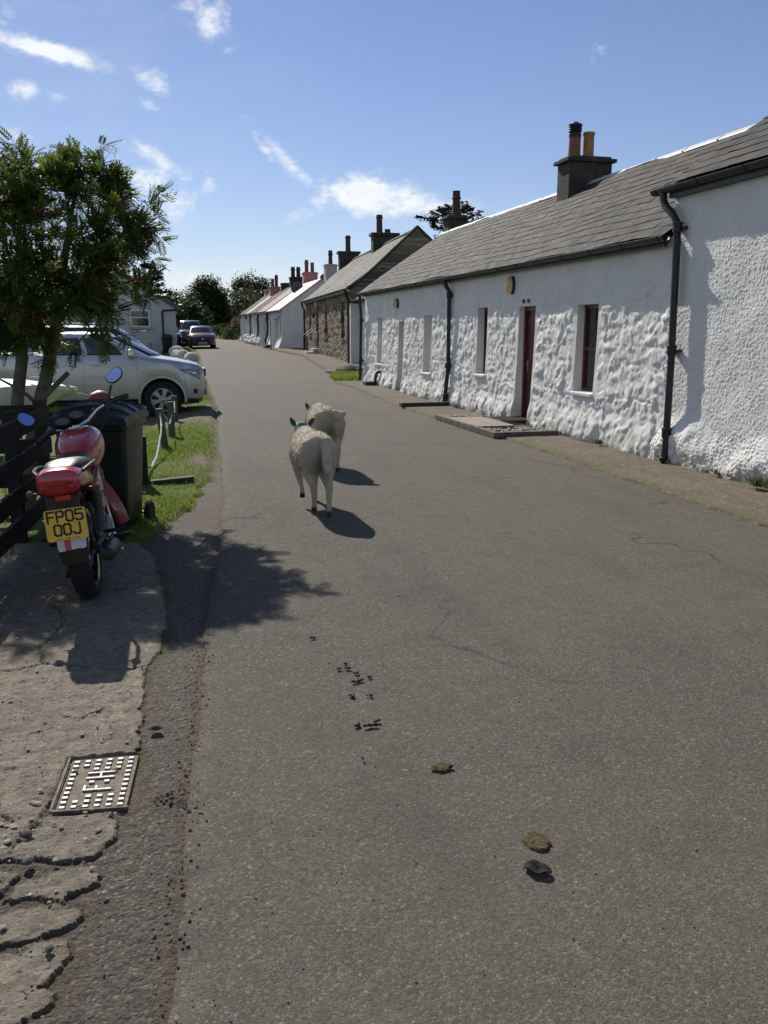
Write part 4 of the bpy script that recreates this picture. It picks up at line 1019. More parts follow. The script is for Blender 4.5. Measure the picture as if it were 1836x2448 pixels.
    for (a, b, z0, z1, dep) in holes:
        if z0 > .9:
            f = sash_window(None, .19, a, b, z0, z1, MAT['white']); f.parent = e
        else:
            mb = MB(); mb.box((.2, (a + b) / 2, (z0 + z1) / 2), (.06, b - a, z1 - z0)); f = P(mb, 'door', MAT['red'])
    for h in holes:
        mb = MB(); mb.box((.02, (h[0] + h[1]) / 2, h[2] - .06), (.2, h[1] - h[0] + .16, .12), bev=.01)
        if h[2] > .9: P(mb, 'sill', MAT['chim'])
    mb = MB(); mb.box((-.09, 12.05, 2.2), (.12, .1, .22), bev=.02); mb.tube([(-.04, 12.05, 2.34), (-.16, 12.05, 2.38), (-.16, 12.05, 2.3)], .012, 6); P(mb, 'wall_lantern', MAT['soot'])
    mb = MB(); mb.box((-.05, 11.5, 2.86), (.06, .22, .34), bev=.01); P(mb, 'alarm_box', MAT['white'])
    # chimneys (x across the ridge)
    def ch(x0, x1, y0, y1, z0, z1, pots):
        m = MB(); m.box(((x0 + x1) / 2, (y0 + y1) / 2, (z0 + z1) / 2), (x1 - x0, y1 - y0, z1 - z0), bev=.015); c = P(m, 'chimney', MAT['chim'])
        m = MB(); m.box(((x0 + x1) / 2, (y0 + y1) / 2, z1 + .07), (x1 - x0 + .18, y1 - y0 + .18, .14), bev=.02); m.build('chimney_cap', MAT['chim'], c, world=False)
        for (px, h, r, st) in pots:
            m = MB(); m.lathe([(r * 1.1, 0), (r * 1.1, .05), (r * .95, .08), (r * .88, h * .8), (r * 1.08, h * .82), (r * 1.08, h * .9), (r * .9, h * .92), (r * .92, h), (r * .7, h), (r * .7, h - .1)], (px, (y0 + y1) / 2, z1 + .13), n=16)
            m.build('chimney_pot', MAT['claydark'], c, world=False)
    ch(2.22, 3.42, 6.9, 7.5, 4.7, 5.86, [(2.58, .85, .16, 't'), (2.98, .2, .15, 't')])
    ch(1.95, 3.1, 16.0, 16.55, 4.6, 5.78, [(2.5, .9, .16, 't')])
    return e
build_stone()

def build_step_and_rail():
    e = thing('doorstep', 'pale stone doorstep at the door of the brown stone cottage', 'step', (7.75, 46.0, .3))
    mb = MB(); mb.box((7.72, 45.9, .42), (.62, 1.5, .16), bev=.02); mb.box((7.92, 45.7, .58), (.36, 1.1, .18), bev=.02); mb.build('tread', MAT['chimpale'], e)
    for i, y in enumerate((45.35, 46.5)):
        h = thing('handrail', ('nearer' if i == 0 else 'farther') + ' thin black iron handrail beside the step of the stone cottage', 'handrail', (7.45, y, .4), group='iron handrails at the stone cottage step')
        mb = MB(); mb.tube([(7.45, y, .48), (7.45, y, 1.35), (7.55, y, 1.42), (7.95, y, 1.72)], .022, 8); mb.build('rail', MAT['gutter'], h)
build_step_and_rail()

# ---- far row
def facade_x(y): return float(np.interp(y, [54.2, 77.6], [7.36, 7.04]))
def build_row():
    specs = [  # y0, y1, roof, wall, label
        (54.2, 60.3, 'pinkroof', 'farwash', 'near white gabled cottage of the far row with pale pink sheet roof'),
        (60.3, 65.4, 'tileroof', 'farwash', 'far row cottage with brown red roof beside the pale pink roof'),
        (65.4, 70.3, 'slate', 'farwash', 'far row cottage with grey roof between the brown red and dusky pink roofs'),
        (70.3, 73.6, 'dullpink', 'farwash', 'far row cottage with dusky pink roof'),
        (73.6, 78.2, 'slate', 'farwash', 'last cottage at the far end of the row with grey roof')]
    for i, (y0, y1, rm, wm, lab) in enumerate(specs):
        x0, x1 = facade_x(y0), facade_x(y1); z = float(gz((y0 + y1) / 2)); ez = 2.95 + (.02 * i); rx = 2.45; rz = ez + 1.78
        e = thing('row_cottage', lab, 'cottage', (x0, y0, z), group='cottages of the far row')
        mb = MB(); dx = x1 - x0
        def Q(x, y, zz): return (x0 + dx * (y - y0) / (y1 - y0) + x, y, zz)
        nyy = 26; rows = []
        for k in range(nyy):
            yy = y0 + .01 + (y1 - y0 - .02) * k / (nyy - 1)
            rows.append([Q(-.28 * max(0, 1 - (zz - z) / .9) ** 1.6 - .02 * rnd.random() - .03 * math.sin(k * 1.7 + zz * 3), yy, zz) for zz in np.linspace(z - .3, ez - .05, 14)])
        vs = [p for r in rows for p in r]; fs = [(a * 14 + b, a * 14 + b + 1, (a + 1) * 14 + b + 1, (a + 1) * 14 + b) for a in range(nyy - 1) for b in range(13)]
        mb.add(vs, fs, True)
        for yy in (y0 + .005, y1 - .005):
            lo = [Q(-.28 * max(0, 1 - (zz - z) / .9) ** 1.6 - .02, yy, zz) for zz in np.linspace(z - .3, ez - .05, 10)]
            loop = lo + [Q(rx, yy, rz - .05), Q(4.9, yy, ez - .05), Q(4.9, yy, z - .3)]
            mb.add(loop, [tuple(range(len(loop)))])
        mb.build('wall', MAT[wm], e, angle=50)
        ov = .12 if i in (0,) else .02
        mb = MB(); c = .05
        a, b = y0 - (.10 if i == 0 else -.01), y1 + (.08 if i == 4 else -.01)
        n = int((b - a) / .28) if rm == 'pinkroof' else 2
        cols = [a + (b - a) * k / n for k in range(n + 1)]
        up = [[Q(-.2, yy, ez - .1 + (.02 * (k % 2) if rm == 'pinkroof' else 0)), Q(rx, yy, rz + (.02 * (k % 2) if rm == 'pinkroof' else 0)), Q(5.1, yy, ez - .1)] for k, yy in enumerate(cols)]
        vs = [p for r in up for p in r] + [(p[0], p[1], p[2] - .07) for r in up for p in r]; m = len(up); fs = []
        for k in range(m - 1):
            for q in (0, 1): fs += [(k * 3 + q, k * 3 + q + 1, k * 3 + q + 4, k * 3 + q + 3)]
        o = m * 3
        fs += [(0, 1, 1 + o, o), (1, 2, 2 + o, 1 + o)] + [((m - 1) * 3 + q, (m - 1) * 3 + q + 1, (m - 1) * 3 + q + 1 + o, (m - 1) * 3 + q + o) for q in (0, 1)] + [(k * 3, (k + 1) * 3, (k + 1) * 3 + o, k * 3 + o) for k in range(m - 1)]
        mb.add(vs, fs)
        if rm in ('slate', 'dullpink', 'tileroof'):
            s = math.hypot(rx + .2, rz - ez + .1); V = ((rx + .2) / s, 0, (rz - ez + .1) / s); N = (-(rz - ez + .1) / s, 0, (rx + .2) / s)
            deck = mb.build('roof_deck', MAT[rm], e)
            slate_field('roof', Q(-.2, a, ez - .07), (dx / (y1 - y0), 1, 0), V, N, b - a, s, .34, .24, MAT[rm], e, jit=.015)
        else: mb.build('roof', MAT[rm], e)
        # windows and door slits, recessed
        L = y1 - y0
        for j, (f, w, zz0, zz1, kind) in enumerate([(.2, .75, 1.0, 2.2, 'window'), (.5, .8, .15, 2.05, 'door'), (.8, .75, 1.0, 2.2, 'window')] if L > 4 else [(.3, .7, 1.0, 2.2, 'window'), (.7, .8, .15, 2.05, 'door')]):
            yc = y0 + L * f; zt = z
            mb = MB(); p = Q(-.035, yc, 0)
            W2 = MAT['carglass'] if kind == 'window' else (MAT['red'] if i % 2 else MAT['greenroof'])
            mb.box((p[0] - .10 * (kind == 'door'), yc, zt + (zz0 + zz1) / 2 - .2), (.08 + .22 * (kind == 'door'), w, zz1 - zz0)); o = mb.build(kind, W2, e)
            mb = MB()
            for sy in (-1, 1): mb.box((p[0] - .03 - .10 * (kind == 'door'), yc + sy * (w / 2 + .05), zt + (zz0 + zz1) / 2 - .2), (.08 + .2 * (kind == 'door'), .1, zz1 - zz0 + .06))
            mb.box((p[0] - .03, yc, zt + zz1 - .17), (.08, w + .2, .1)); mb.build('frame', MAT['white'], o)
        if i > 0:
            p = Q(-.12, y0, 0); d = downpipe(e, [(p[0], y0 + .05, ez - .12), (p[0] + .02, y0 + .05, z + 1.0), (p[0] - .2, y0 + .05, z + .05)], .07, [])
        g = gutter(e, Q(-.25, a, ez - .14), Q(-.25, b, ez - .14), .055, 2.0)
        # chimneys at the party walls
        C = {0: (54.9, 'chimpale', 10.2, 10.95, 5.55, [(10.58, .85, .13, MAT['claydark'], 'roll')]), 1: (60.6, 'chimpink', 9.75, 10.72, 5.42, [(10.0, .82, .13, MAT['clay'], 'roll'), (10.4, .66, .13, MAT['clay'], 'plain')]),
             2: (65.6, 'chim', 9.55, 10.45, 5.38, [(9.8, .74, .15, MAT['claydark'], 'roll'), (10.2, .74, .15, MAT['claydark'], 'roll')]),
             3: (71.2, 'chimpink', 8.75, 9.55, 4.95, [(8.98, .62, .13, MAT['clay'], 'roll'), (9.28, .92, .13, MAT['claydark'], 'roll')]), 4: (78.0, 'chimpale', 9.1, 9.6, 5.0, [])}[i]
        chimney(e, C[2], C[3], C[0] - .3, C[0] + .3, rz - .9, C[4], MAT[C[1]], MAT[C[1]], C[5], cap=.06, caph=.06)
    # aerial dishes and the round tank behind the ridge
    def dish(x, y, z, r, lab, yawd, pole):
        e = thing('satellite_dish', lab, 'satellite dish', (x, y, z))
        mb = MB(); mb.lathe([(.02, 0), (r * .5, .02), (r * .85, .07), (r, .11), (r * .99, .13), (r * .5, .035), (.02, .015)], n=28)
        Rm = Euler((D2R(70), 0, D2R(yawd))).to_matrix(); mb.v = [Rm @ v + Vector((x, y, z)) for v in mb.v]; mb.build('reflector', MAT['greenroof'] if pole > 0 else MAT['tileroof'], e)
        mb = MB(); mb.tube([(x, y, z), (x, y + .05, z - pole)], .03, 8); mb.tube([(x, y, z - .1), Rm @ Vector((0, 0, .4)) + Vector((x, y, z))], .012, 6); mb.build('mast', MAT['gutter'], e)
    dish(10.62, 57.2, 4.85, .36, 'grey dish rising behind the pale pink roof, below the pale chimney', 10, .7)
    dish(9.0, 58.4, 4.35, .42, 'rusty brown dish standing over the pale pink roof', -25, .55)
    e = thing('roof_tank', 'round grey tank standing behind the grey roof of the far row', 'tank', (9.9, 69, 4.3))
    mb = MB(); mb.lathe([(.42, -.6), (.44, .72), (.47, .74), (.47, .80), (.3, .84), (.02, .85)], (9.7, 68.6, 4.38), n=24); mb.build('drum', MAT['chim'], e)
build_row()

# ---- white house on the left, gable to the road
def build_left_house():
    e = thing('bungalow', 'white gabled bungalow with grey green roof behind the parked vehicles', 'house', (-2.7, 50, .36))
    z0 = .36; pr = (.9, 2.80); ap = (-2.6, 4.95); pl = (-6.1, 2.80)
    mb = MB(); mb.prism([(pr[0], z0 - .3), pr, ap, pl, (pl[0], z0 - .3)], 50, 62, 'XZ'); mb.build('wall', MAT['greywhite'], e)
    mb = MB(); n = Vector((.53, 0, .85))
    for (a, b) in ((pr, ap), (pl, ap)):
        d = Vector((b[0] - a[0], b[1] - a[1])); d.normalize(); a2 = (a[0] - d.x * .18, a[1] - d.y * .18)
        mb.add([(a2[0], 49.8, a2[1] + .02), (b[0], 49.8, b[1] + .03), (b[0], 62.2, b[1] + .03), (a2[0], 62.2, a2[1] + .02), (a2[0], 49.8, a2[1] + .26), (b[0], 49.8, b[1] + .28), (b[0], 62.2, b[1] + .28), (a2[0], 62.2, a2[1] + .26)],
               [(0, 1, 5, 4), (4, 5, 6, 7), (0, 4, 7, 3), (3, 7, 6, 2), (0, 3, 2, 1), (1, 2, 6, 5)])
    mb.build('roof', MAT['greenroof'], e)
    mb = MB(); mb.tube([(.98, 49.9, 2.78), (.9, 49.9, 2.72), (.2, 49.92, 2.66), (.18, 49.92, 2.55), (.18, 49.92, z0)], .05, 10); mb.build('downpipe', MAT['gutter'], e)
    def win(x0, x1, za, zb):
        mb = MB(); w = .07; y = 49.97
        mb.box((x0 + w / 2, y, (za + zb) / 2), (w, .1, zb - za)); mb.box((x1 - w / 2, y, (za + zb) / 2), (w, .1, zb - za)); mb.box(((x0 + x1) / 2, y, za + w / 2), (x1 - x0 - 2 * w, .1, w)); mb.box(((x0 + x1) / 2, y, zb - w / 2), (x1 - x0 - 2 * w, .1, w))
        mb.box(((x0 + x1) / 2, y, za + (zb - za) * .56), (x1 - x0 - 2 * w, .1, w * .9)); mb.box((x0 + (x1 - x0) * .55, y, za + (zb - za) * .8), (w * .8, .1, (zb - za) * .34))
        f = mb.build('window', MAT['white'], e)
        mb = MB(); mb.box(((x0 + x1) / 2, y + .03, (za + zb) / 2), (x1 - x0 - 2 * w, .02, zb - za - 2 * w)); mb.build('pane', MAT['glass'], f)
        mb = MB(); mb.box(((x0 + x1) / 2, 49.93, za - .06), (x1 - x0 + .16, .2, .09), bev=.01); mb.build('sill', MAT['chimpale'], f)
    win(-1.53, -.5, 1.78, 2.7); win(-4.9, -3.7, 1.7, 2.7)
    mb = MB(); mb.lathe([(.06, 0), (.06, .5), (.1, .52), (.1, .6), (.02, .62)], (-.6, 49.9, .35), n=12); mb.build('vent_pipe', MAT['chimpale'], e)
build_left_house()
# ------------------------------------------------------------------ vegetation
def rand_dirs(n):
    v = rng.normal(size=(n, 3)); return v / np.linalg.norm(v, axis=1)[:, None]

def leaf_quads(C, D, L, Wd, fold=.0):
    """one rhombic leaf per row: C base, D direction, length L, width Wd"""
    up = rand_dirs(len(C)); S = np.cross(D, up); S /= np.linalg.norm(S, axis=1)[:, None] + 1e-9
    L = np.asarray(L)[:, None]; Wd = np.asarray(Wd)[:, None]
    V = np.stack([C, C + D * L * .5 + S * Wd, C + D * L, C + D * L * .5 - S * Wd], 1).reshape(-1, 3)
    return V, np.arange(len(V)).reshape(-1, 4)

def compound_leaves(C, D, size, pairs=6):
    """pinnate rowan leaves: C base point, D axis"""
    n = len(C); up = np.tile([0, 0, 1.], (n, 1)) + .5 * rand_dirs(n); S = np.cross(D, up); S /= np.linalg.norm(S, axis=1)[:, None]
    Nn = np.cross(S, D); Vs = []; rr = rng.random(n); R_ = []
    size = size[:, None]
    for k in range(pairs):
        t = .22 + .7 * k / (pairs - 1); droop = -Nn * (t * t * .22) * size
        P = C + D * size * t + droop
        for sg in (-1, 1):
            d = S * sg * .9 + D * .55 - Nn * .12; d /= np.linalg.norm(d, axis=1)[:, None]
            l = size * (.36 - .12 * abs(t - .5)); w = l * .2; s2 = np.cross(d, Nn)
            Vs.append(np.stack([P, P + d * l * .5 + s2 * w, P + d * l, P + d * l * .5 - s2 * w], 1)); R_.append(rr)
    P = C + D * size * .95 - Nn * .2 * size; Vs.append(np.stack([P, P + D * size * .15 + S * size * .05, P + D * size * .32, P + D * size * .15 - S * size * .05], 1)); R_.append(rr)
    Vs.append(np.stack([C - S * .002, C + S * .002, P + S * .001, P - S * .001], 1)); R_.append(rr * 0)
    V = np.concatenate(Vs).reshape(-1, 3); F = np.arange(len(V)).reshape(-1, 4)
    return V, F, np.repeat(np.concatenate(R_), 4)

def build_rowan():
    e = thing('rowan_tree', 'bushy dark green rowan tree with two grey stems and orange berries behind the fence', 'tree', (-1.2, 8.55, 0))
    stems = [[(-1.40, 8.55, -.15), (-1.36, 8.55, .55), (-1.30, 8.56, 1.0), (-1.24, 8.57, 1.35), (-1.24, 8.58, 1.72), (-1.30, 8.62, 2.1), (-1.32, 8.65, 2.6)],
             [(-1.30, 8.5, -.15), (-1.19, 8.5, .6), (-1.08, 8.5, 1.02), (-.98, 8.5, 1.38), (-.90, 8.52, 1.75), (-.82, 8.58, 2.15), (-.72, 8.6, 2.65), (-.62, 8.6, 3.0)],
             [(-1.24, 8.57, 1.45), (-1.42, 8.5, 1.75), (-1.62, 8.45, 2.1), (-1.75, 8.4, 2.5)],
             [(-.90, 8.52, 1.7), (-.70, 8.45, 1.9), (-.45, 8.4, 2.15), (-.25, 8.4, 2.5)]]
    rad = [[.07, .064, .058, .054, .045, .03, .016], [.07, .066, .06, .056, .048, .035, .022, .01], [.045, .036, .024, .012], [.04, .03, .02, .01]]
    mb = MB(); nodes = []
    for s, r in zip(stems, rad):
        s2 = []; r2 = []
        for i in range(len(s) - 1):
            for k in range(3):
                t = k / 3; s2.append(tuple(s[i][j] * (1 - t) + s[i + 1][j] * t + rnd.uniform(-.008, .008) for j in range(3))); r2.append((r[i] * (1 - t) + r[i + 1] * t) * rnd.uniform(.94, 1.08))
        s2.append(s[-1]); r2.append(r[-1]); mb.tube(s2, r2, 10)
        nodes += [Vector(p) for p in s2 if p[2] > 1.4]
    mb.tube([(-1.12, 8.5, .95), (-.98, 8.42, 1.08), (-.83, 8.38, 1.22)], [.03, .026, .024], 8)   # a sawn-off stub
    mb.tube([(-1.1, 8.5, .9), (-1.2, 8.45, 1.02), (-1.3, 8.42, 1.1), (-1.5, 8.4, 1.22)], [.02, .018, .014, .006], 6)
    ells = [((-1.25, 8.25, 1.66), (.38, .35, .2)), ((-.72, 8.75, 2.42), (.72, 1.0, .68)), ((-1.45, 8.7, 2.35), (.7, 1.0, .72)), ((-.32, 8.6, 2.52), (.28, .5, .30)), ((-.45, 8.5, 2.0), (.34, .7, .42)), ((-1.05, 8.5, 1.84), (.55, .8, .36)),  ((-1.2, 8.8, 2.85), (.5, .7, .32)), ((-.6, 8.7, 2.9), (.32, .5, .22))]
    cl = []
    while len(cl) < 285:
        (c, r) = ells[rnd.choices(range(len(ells)), [.8, 5, 5, 1.2, 1.5, 1.9, 1.6, 1])[0]]
        d = rand_dirs(1)[0]; q = rnd.uniform(.35, 1) ** .5
        p = Vector((c[0] + d[0] * r[0] * q, c[1] + d[1] * r[1] * q, c[2] + d[2] * r[2] * q))
        if p.z > 1.46 + .55 * max(0, p.x + .85): cl.append(p)
    # sprigs that stand out of the outline
    spr = [(-.43, 8.6, 3.22), (-.45, 8.6, 3.05), (-1.16, 8.6, 3.2), (.06, 8.55, 2.83), (.02, 8.55, 2.63), (.05, 8.5, 2.42), (-.02, 8.6, 2.25), (-.06, 8.5, 2.08), (-.5, 8.3, 1.5), (-.3, 8.35, 1.56), (-.75, 8.3, 1.46), (-.95, 8.3, 1.36), (-.03, 8.5, 2.72), (-.35, 8.55, 2.92), (-.1, 8.5, 1.9), (-1.42, 8.5, 3.12), (-.8, 8.6, 3.08)]
    cl += [Vector(p) for p in spr]
    cl.sort(key=lambda p: min((p - n).length for n in nodes))
    LC, LD, LS = [], [], []
    bm = []
    for i, p in enumerate(cl):
        q = min(nodes, key=lambda n: (p - n).length + max(0, n.z - p.z) * .8); L = (p - q).length
        if L > .02:
            mid = (p + q) / 2 + Vector((rnd.uniform(-.05, .05), rnd.uniform(-.05, .05), rnd.uniform(-.02, .08))) * min(1, L * 2)
            mb.tube([q, mid, p], [.006 + .012 * min(1, L), .005 + .006 * min(1, L), .003], 5); nodes += [mid, p]
        k = 15 if p not in [Vector(s) for s in spr] else 9
        out = (p - Vector((-1.0, 8.6, 2.1))).normalized()
        for _ in range(k):
            d = Vector(rand_dirs(1)[0]) * 1.0 + out * .55 + Vector((0, 0, .05)); d.normalize()
            LC.append(p + Vector(rand_dirs(1)[0]) * rnd.uniform(0, .10 if k > 12 else .03)); LD.append(d); LS.append(rnd.uniform(.11, .18))
        if rnd.random() < .22 and p.z > 1.7: bm.append(p + out * .08 + Vector((rnd.uniform(-.05, .05), -.06, rnd.uniform(-.06, .04))))
    mb.build('trunk', MAT['bark'], e)
    V, F, r = compound_leaves(np.array(LC), np.array(LD), np.array(LS))
    npmesh('crown', V, F, MAT['rowan'], e, smooth=False, attrs={'rnd': r})
    bm += [Vector((-.56, 8.0, 2.42)), Vector((-1.1, 8.0, 1.6)), Vector((.05, 8.45, 2.66)), Vector((-.85, 8.1, 2.75)), Vector((-.4, 8.1, 2.12))]
    Vs, Fs = [], []; oct_ = np.array([(1, 0, 0), (-1, 0, 0), (0, 1, 0), (0, -1, 0), (0, 0, 1), (0, 0, -1)], float); of = np.array([(0, 2, 4), (2, 1, 4), (1, 3, 4), (3, 0, 4), (2, 0, 5), (1, 2, 5), (3, 1, 5), (0, 3, 5)])
    o = 0
    for c in bm:
        for _ in range(rnd.randint(14, 26)):
            q = np.array(c) + rng.normal(size=3) * (.028, .028, .02); Vs.append(q + oct_ * rnd.uniform(.005, .0075)); Fs.append(of + o); o += 6
    b = npmesh('berries', np.concatenate(Vs), np.concatenate(Fs), MAT['berry'], e, smooth=True); b['kind'] = 'stuff'
build_rowan()

def crown_points(ells, n, surf=.55, gap=.0, gs=.8, seed=1):
    out = []
    w = np.array([r[0] * r[1] * r[2] for c, r in ells]) ** .75; w /= w.sum()
    for (c, r), k in zip(ells, rng.multinomial(n, w)):
        d = rand_dirs(k); q = (surf + (1 - surf) * rng.random(k)) ** 1.0
        lump = 1 + .16 * np.sin(d[:, 0] * 7 + c[0]) * np.sin(d[:, 2] * 6 + c[2]) + .10 * np.sin(d[:, 1] * 11 + d[:, 2] * 9)
        out.append(np.array(c) + d * np.array(r) * (q * lump)[:, None])
    P = np.concatenate(out)
    if gap: P = P[fbm(P[:, 0] * gs + P[:, 1] * .6, P[:, 2] * gs + P[:, 1] * .35, seed) > gap - .35]
    return P

def broad_tree(name, label, x, y, ells, n, size, mat='farleaf', trunk_h=3.0, tr=.22, gap=.22, group=None, cat='tree', seed=1, limbs=7, sx=None):
    z = float(gz(y)) - .1
    e = thing(name, label, cat, (x, y, z), group=group)
    E = [((x + c[0], y + c[1], z + c[2]), r) for c, r in ells]
    P = crown_points(E, n, .5, gap, .55, seed); m = len(P)
    # clumps: several leaves round every point
    rep = 5; C = np.repeat(P, rep, 0) + rng.normal(size=(m * rep, 3)) * size * .9; D = rand_dirs(m * rep)
    V, F = leaf_quads(C, D, size * rng.uniform(.6, 1.2, m * rep), size * rng.uniform(.22, .4, m * rep))
    npmesh('crown', V, F, MAT[mat], e, smooth=False, attrs={'rnd': np.repeat(np.clip(np.repeat(rng.random(m), rep) * .7 + rng.random(m * rep) * .4, 0, 1), 4)})
    mb = MB(); top = max(c[2] for c, r in E); p0 = Vector((x, y, z - .2)); p1 = Vector((x + rnd.uniform(-.3, .3), y, z + trunk_h)); 
    mb.tube([p0, (p0 + p1) / 2 + Vector((rnd.uniform(-.1, .1), 0, 0)), p1, Vector((x, y, top))], [tr * 1.25, tr, tr * .8, tr * .25], 9)
    for k in range(limbs):
        c, r = E[k % len(E)]; q = Vector(c) + Vector(rand_dirs(1)[0]) * Vector(r).length * .35
        mb.tube([p1.lerp(Vector((x, y, top)), rnd.uniform(0, .4)), p1.lerp(q, .55) + Vector((0, 0, -.2)), q], [tr * .45, tr * .3, tr * .08], 6)
    mb.build('trunk', MAT['farbark'], e)
    return e

def far_trees():
    G = 'broad trees beyond the end of the street'
    broad_tree('broad_tree', 'rounded dark tree with sky gaps standing behind the purple car', 5.6, 110, [((0, 0, 4.4), (2.4, 2.2, 2.4)), ((-1.4, 0, 3.4), (1.3, 1.6, 1.6)), ((1.6, 0, 4.0), (1.4, 1.5, 1.8)), ((.4, 0, 6.0), (1.5, 1.4, 1.1)), ((-.9, -.5, 5.4), (1.2, 1.2, 1.1)), ((0, 0, 1.6), (2.6, 2, 1.4))], 2600, .26, group=G, seed=3, gap=.20)
    broad_tree('broad_tree', 'tall dark tree rising behind the last far roof, right of the sky gap', 11.6, 114, [((0, 0, 5.0), (2.6, 2.3, 2.6)), ((1.4, 0, 5.8), (1.5, 1.5, 1.4)), ((-1.2, 0, 6.0), (1.3, 1.4, 1.3)), ((2.4, 0, 4.2), (1.5, 1.6, 1.6)), ((0, 0, 2.4), (2.8, 2, 1.8))], 2600, .26, group=G, seed=5, gap=.14)
    broad_tree('broad_tree', 'lighter green rounded tree in front of the tall dark tree, beside the far row', 9.3, 97, [((0, 0, 3.2), (1.9, 1.7, 2.0)), ((.5, 0, 4.3), (1.3, 1.2, 1.1)), ((0, 0, 1.6), (1.8, 1.6, 1.3)), ((1.4, 0, 2.6), (1.1, 1.2, 1.4))], 2200, .2, mat='bush', group=G, seed=7, gap=.10)
    broad_tree('broad_tree', 'dark low tree filling the shade behind the two parked cars', 2.2, 103, [((0, 0, 3.0), (2.4, 2, 2.0)), ((1.6, 0, 2.0), (2.2, 1.8, 1.8)), ((-2.0, 0, 2.6), (1.6, 1.5, 1.8))], 1900, .24, group=G, seed=9, gap=.06, trunk_h=1.6)
    broad_tree('broad_tree', 'dark spreading tree at the bend between the two tall crowns', 7.4, 119, [((0, 0, 2.6), (3.2, 1.8, 2.2)), ((2.2, 0, 2.0), (2.2, 1.6, 1.9))], 2000, .26, group=G, seed=13, gap=.02, trunk_h=1.6)
    for (x, y, s) in [(-13, 84, 1.0), (-20, 92, 1.2), (-7.5, 96, .95), (-27, 80, 1.1), (20, 122, 1.1), (28, 118, 1.2), (-36, 95, 1.2), (-16, 120, 1.3)]:
        broad_tree('broad_tree', 'dark tree in the belt of trees behind the bungalow and cottages', x, y, [((0, 0, 4 * s), (2.8 * s, 2.5 * s, 2.6 * s)), ((1.6 * s, 0, 3 * s), (2 * s, 2 * s, 2 * s)), ((-1.7 * s, 0, 3.1 * s), (2 * s, 2 * s, 2 * s)), ((0, 0, 1.4), (3 * s, 2, 1.5))], 1000, .36, group='belt of trees behind the houses', seed=int(x * 3) % 50, gap=.12)
    for (x, y, s) in [(3.0, 108, 1.35), (6.2, 112, 1.5), (8.4, 110, 1.5), (13.2, 112, 1.4), (.2, 110, 1.4), (16.5, 114, 1.2), (-3.4, 112, 1.2)]:
        broad_tree('broad_tree', 'low dark tree in the continuous thicket beyond the end of the street', x, y, [((0, 0, 2.0 * s), (2.6 * s, 1.6, 2.1 * s)), ((1.2 * s, 0, 1.2), (2.0 * s, 1.4, 1.4))], 900, .26, group='low thicket beyond the end of the street', seed=int(x * 7) % 40, gap=-.1, trunk_h=1.0, tr=.12, limbs=4)
    broad_tree('hedge_bush', 'leafy bush with pink flowers at the corner of the last far cottage', 6.75, 84, [((0, 0, .8), (.75, .8, 1.0)), ((.35, 0, 1.5), (.5, .6, .6)), ((-.55, .2, .6), (.6, .7, .8))], 700, .12, mat='bush', trunk_h=.4, tr=.04, cat='bush', seed=21, gap=.1)
    z = float(gz(84)); P = crown_points([((6.95, 83.6, z + 1.5), (.5, .3, .55))], 90, .6); C = np.repeat(P, 4, 0) + rng.normal(size=(len(P) * 4, 3)) * .05
    V, F = leaf_quads(C, rand_dirs(len(C)), np.full(len(C), .13), np.full(len(C), .05)); b = [o for o in bpy.data.objects if o.name.startswith('hedge_bush')][0]
    q = npmesh('blossom', V, F, MAT['pinkflower'], b, smooth=False, attrs={'rnd': np.repeat(rng.random(len(C)), 4)}); q['kind'] = 'stuff'
    for (x, y, s, lab) in [(5.4, 92, 1.0, 'low olive bush on the far verge, left of the pink flowers'), (3.9, 93.5, .8, 'smallest low bush on the far verge beside the purple car roof'), (7.6, 90, 1.15, 'bigger low bush on the far verge behind the pink flowers'), (1.6, 66, .8, 'small bush growing between the bungalow corner and the dark car')]:
        broad_tree('hedge_bush', lab, x, y, [((0, 0, .6 * s), (1.0 * s, .8, .8 * s)), ((.6 * s, 0, .9 * s), (.6 * s, .6, .6 * s))], 500, .12, mat='bush', trunk_h=.4, tr=.04, cat='bush', seed=int(x * 9), gap=.08)

